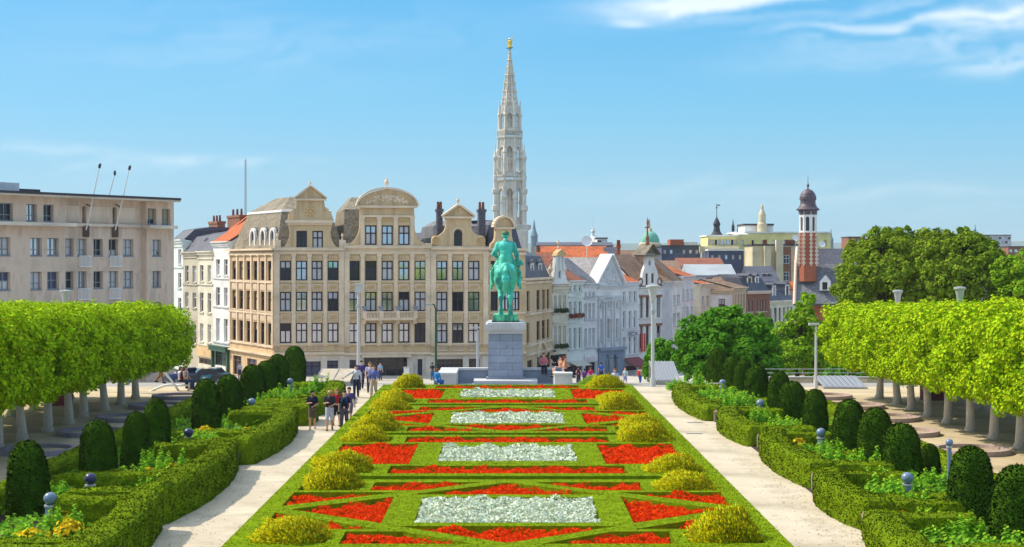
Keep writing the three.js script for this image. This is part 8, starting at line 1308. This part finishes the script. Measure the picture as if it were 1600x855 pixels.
// ---------------------------------------------------------------- parked cars and bicycles in the street
function car(label, x, y, Z, turn, hex) {
  const t = thing('parked_car', label, 'car', [x, y, -Z], turn, 'cars parked in the street'), m = M(new THREE.Color(hex), { rough: 0.25, clearcoat: 1 }), prof = [[-2.05, 0.3], [-2.08, 0.62], [-1.98, 0.86], [-1.3, 0.95], [1.15, 0.98], [1.95, 0.86], [2.1, 0.6], [2.06, 0.3]], cabin = [[-1.0, 0.95], [-0.45, 1.4], [0.65, 1.45], [1.45, 0.98]];
  const b = new Build(); b.geo(new THREE.ExtrudeGeometry(new THREE.Shape(prof.map(([u, v]) => new THREE.Vector2(u, v))), { depth: 1.6, bevelEnabled: true, bevelSize: 0.07, bevelThickness: 0.07, bevelSegments: 2 }), new THREE.Matrix4().makeTranslation(0, 0, -0.8)); b.build('body', m, t);
  const c = new Build(); c.geo(new THREE.ExtrudeGeometry(new THREE.Shape(cabin.map(([u, v]) => new THREE.Vector2(u, v))), { depth: 1.36, bevelEnabled: true, bevelSize: 0.05, bevelThickness: 0.06, bevelSegments: 2 }), new THREE.Matrix4().makeTranslation(0, 0, -0.68)); c.build('windows', glass.dark, t);
  const r = new Build(); r.geo(new THREE.ExtrudeGeometry(new THREE.Shape([[-0.5, 1.41], [0.68, 1.46], [0.64, 1.52], [-0.42, 1.49]].map(([u, v]) => new THREE.Vector2(u, v))), { depth: 1.4, bevelEnabled: true, bevelSize: 0.03, bevelThickness: 0.04, bevelSegments: 1 }), new THREE.Matrix4().makeTranslation(0, 0, -0.7)); r.build('roof', m, t);
  for (const u of [-1.3, 1.3]) for (const z of [-0.82, 0.82]) { const w = new Build(); w.bar(new V3(u, 0.32, z - 0.1), new V3(u, 0.32, z + 0.1), 0.32, 0.32, 18); const wm = w.build('wheel', metalMats.dark, t), h = new Build(); h.bar(new V3(u, 0.32, z - 0.108), new V3(u, 0.32, z + 0.108), 0.19, 0.19, 12); h.build('rim', metalMats.grey, wm); }
  for (const z of [-0.6, 0.6]) { const l = new Build(); l.box(-2.16, -2.09, 0.62, 0.78, z - 0.18, z + 0.18); l.build('headlight', metalMats.white, t); }
  return t;
}
{
  const S = (px, Z) => [(px - CX) / F * Z, streetY(Z) + 0.01, Z];
  car('dark parked car by the green shop front on the left', ...S(318, 152), 0.35, '#23222c'); car('teal parked car in front of the corner building', ...S(331, 153), 1.15, '#2f767e'); car('blue grey parked car partly hidden by the left topiary', ...S(292, 154), 0.5, '#4a5d8a'); car('dark blue parked car glimpsed under the left trees', ...S(196, 132), 0.2, '#2f5a9a');
  const bike = (label, px, Z, turn, hex) => { const p = S(px, Z), t = thing('bicycle', label, 'bicycle', [p[0], p[1], -p[2]], turn, 'bicycles left by the corner'), m = M(new THREE.Color(hex), { rough: 0.4 }); for (const x of [-0.52, 0.52]) { const w = new Build(); w.geo(new THREE.TorusGeometry(0.33, 0.025, 6, 20), new THREE.Matrix4().makeTranslation(x, 0.34, 0)); w.build('wheel', metalMats.dark, t); } const f = new Build(); f.tube([new V3(-0.52, 0.34, 0), new V3(-0.1, 0.36, 0), new V3(0.4, 0.82, 0), new V3(-0.2, 0.8, 0), new V3(-0.52, 0.34, 0)], 0.02, 5); f.bar(new V3(0.36, 0.95, 0), new V3(0.52, 0.34, 0), 0.02, 0.02, 5); f.bar(new V3(-0.1, 0.36, 0), new V3(-0.25, 0.95, 0), 0.02, 0.02, 5); f.build('frame', m, t); const s = new Build(); s.box(-0.38, -0.12, 0.94, 1.0, -0.07, 0.07); s.build('saddle', metalMats.dark, t); const h = new Build(); h.bar(new V3(0.34, 1.0, -0.28), new V3(0.34, 1.0, 0.28), 0.018, 0.018, 5); h.build('handlebar', metalMats.dark, t); };
  bike('bicycle leaning near the corner of the stone row', 425, 150, 0.4, '#8a4fa0'); bike('pale bicycle beside the purple one at the corner', 434, 149, -0.3, '#c9c2da');
  // street furniture in front of the shops
  const e = thing('entrance_pillar', 'small white stone pillar by the shop entrance', 'pillar', [(635 - CX) / F * 156, streetY(156), -156]), b = new Build(), c = new Build(); b.box(-0.25, 0.25, 0, 1.35, -0.25, 0.25); b.build('shaft', wallMats.white, e); c.box(-0.3, 0.3, 1.351, 1.45, -0.3, 0.3); c.build('cap', wallMats.concrete, e);
}
// look-alikes that would share a label are told apart by their order from the front
{
  const by = new Map(), nth = ['first', 'second', 'third', 'fourth', 'fifth', 'sixth'];
  for (const o of scene.children) if (['plant', 'flower'].includes(o.userData.category)) by.set(o.userData.label, [...(by.get(o.userData.label) ?? []), o]);
  for (const [label, list] of by) if (list.length > 1) list.sort((a, b) => b.position.z - a.position.z).forEach((o, i) => { o.userData.label = `${label}, ${nth[i]} from the front`; });
}
// thin summer haze over the town
scene.fog = new THREE.FogExp2(new THREE.Color(0.80, 0.88, 0.95), 0.0001);
renderer.render(scene, camera);
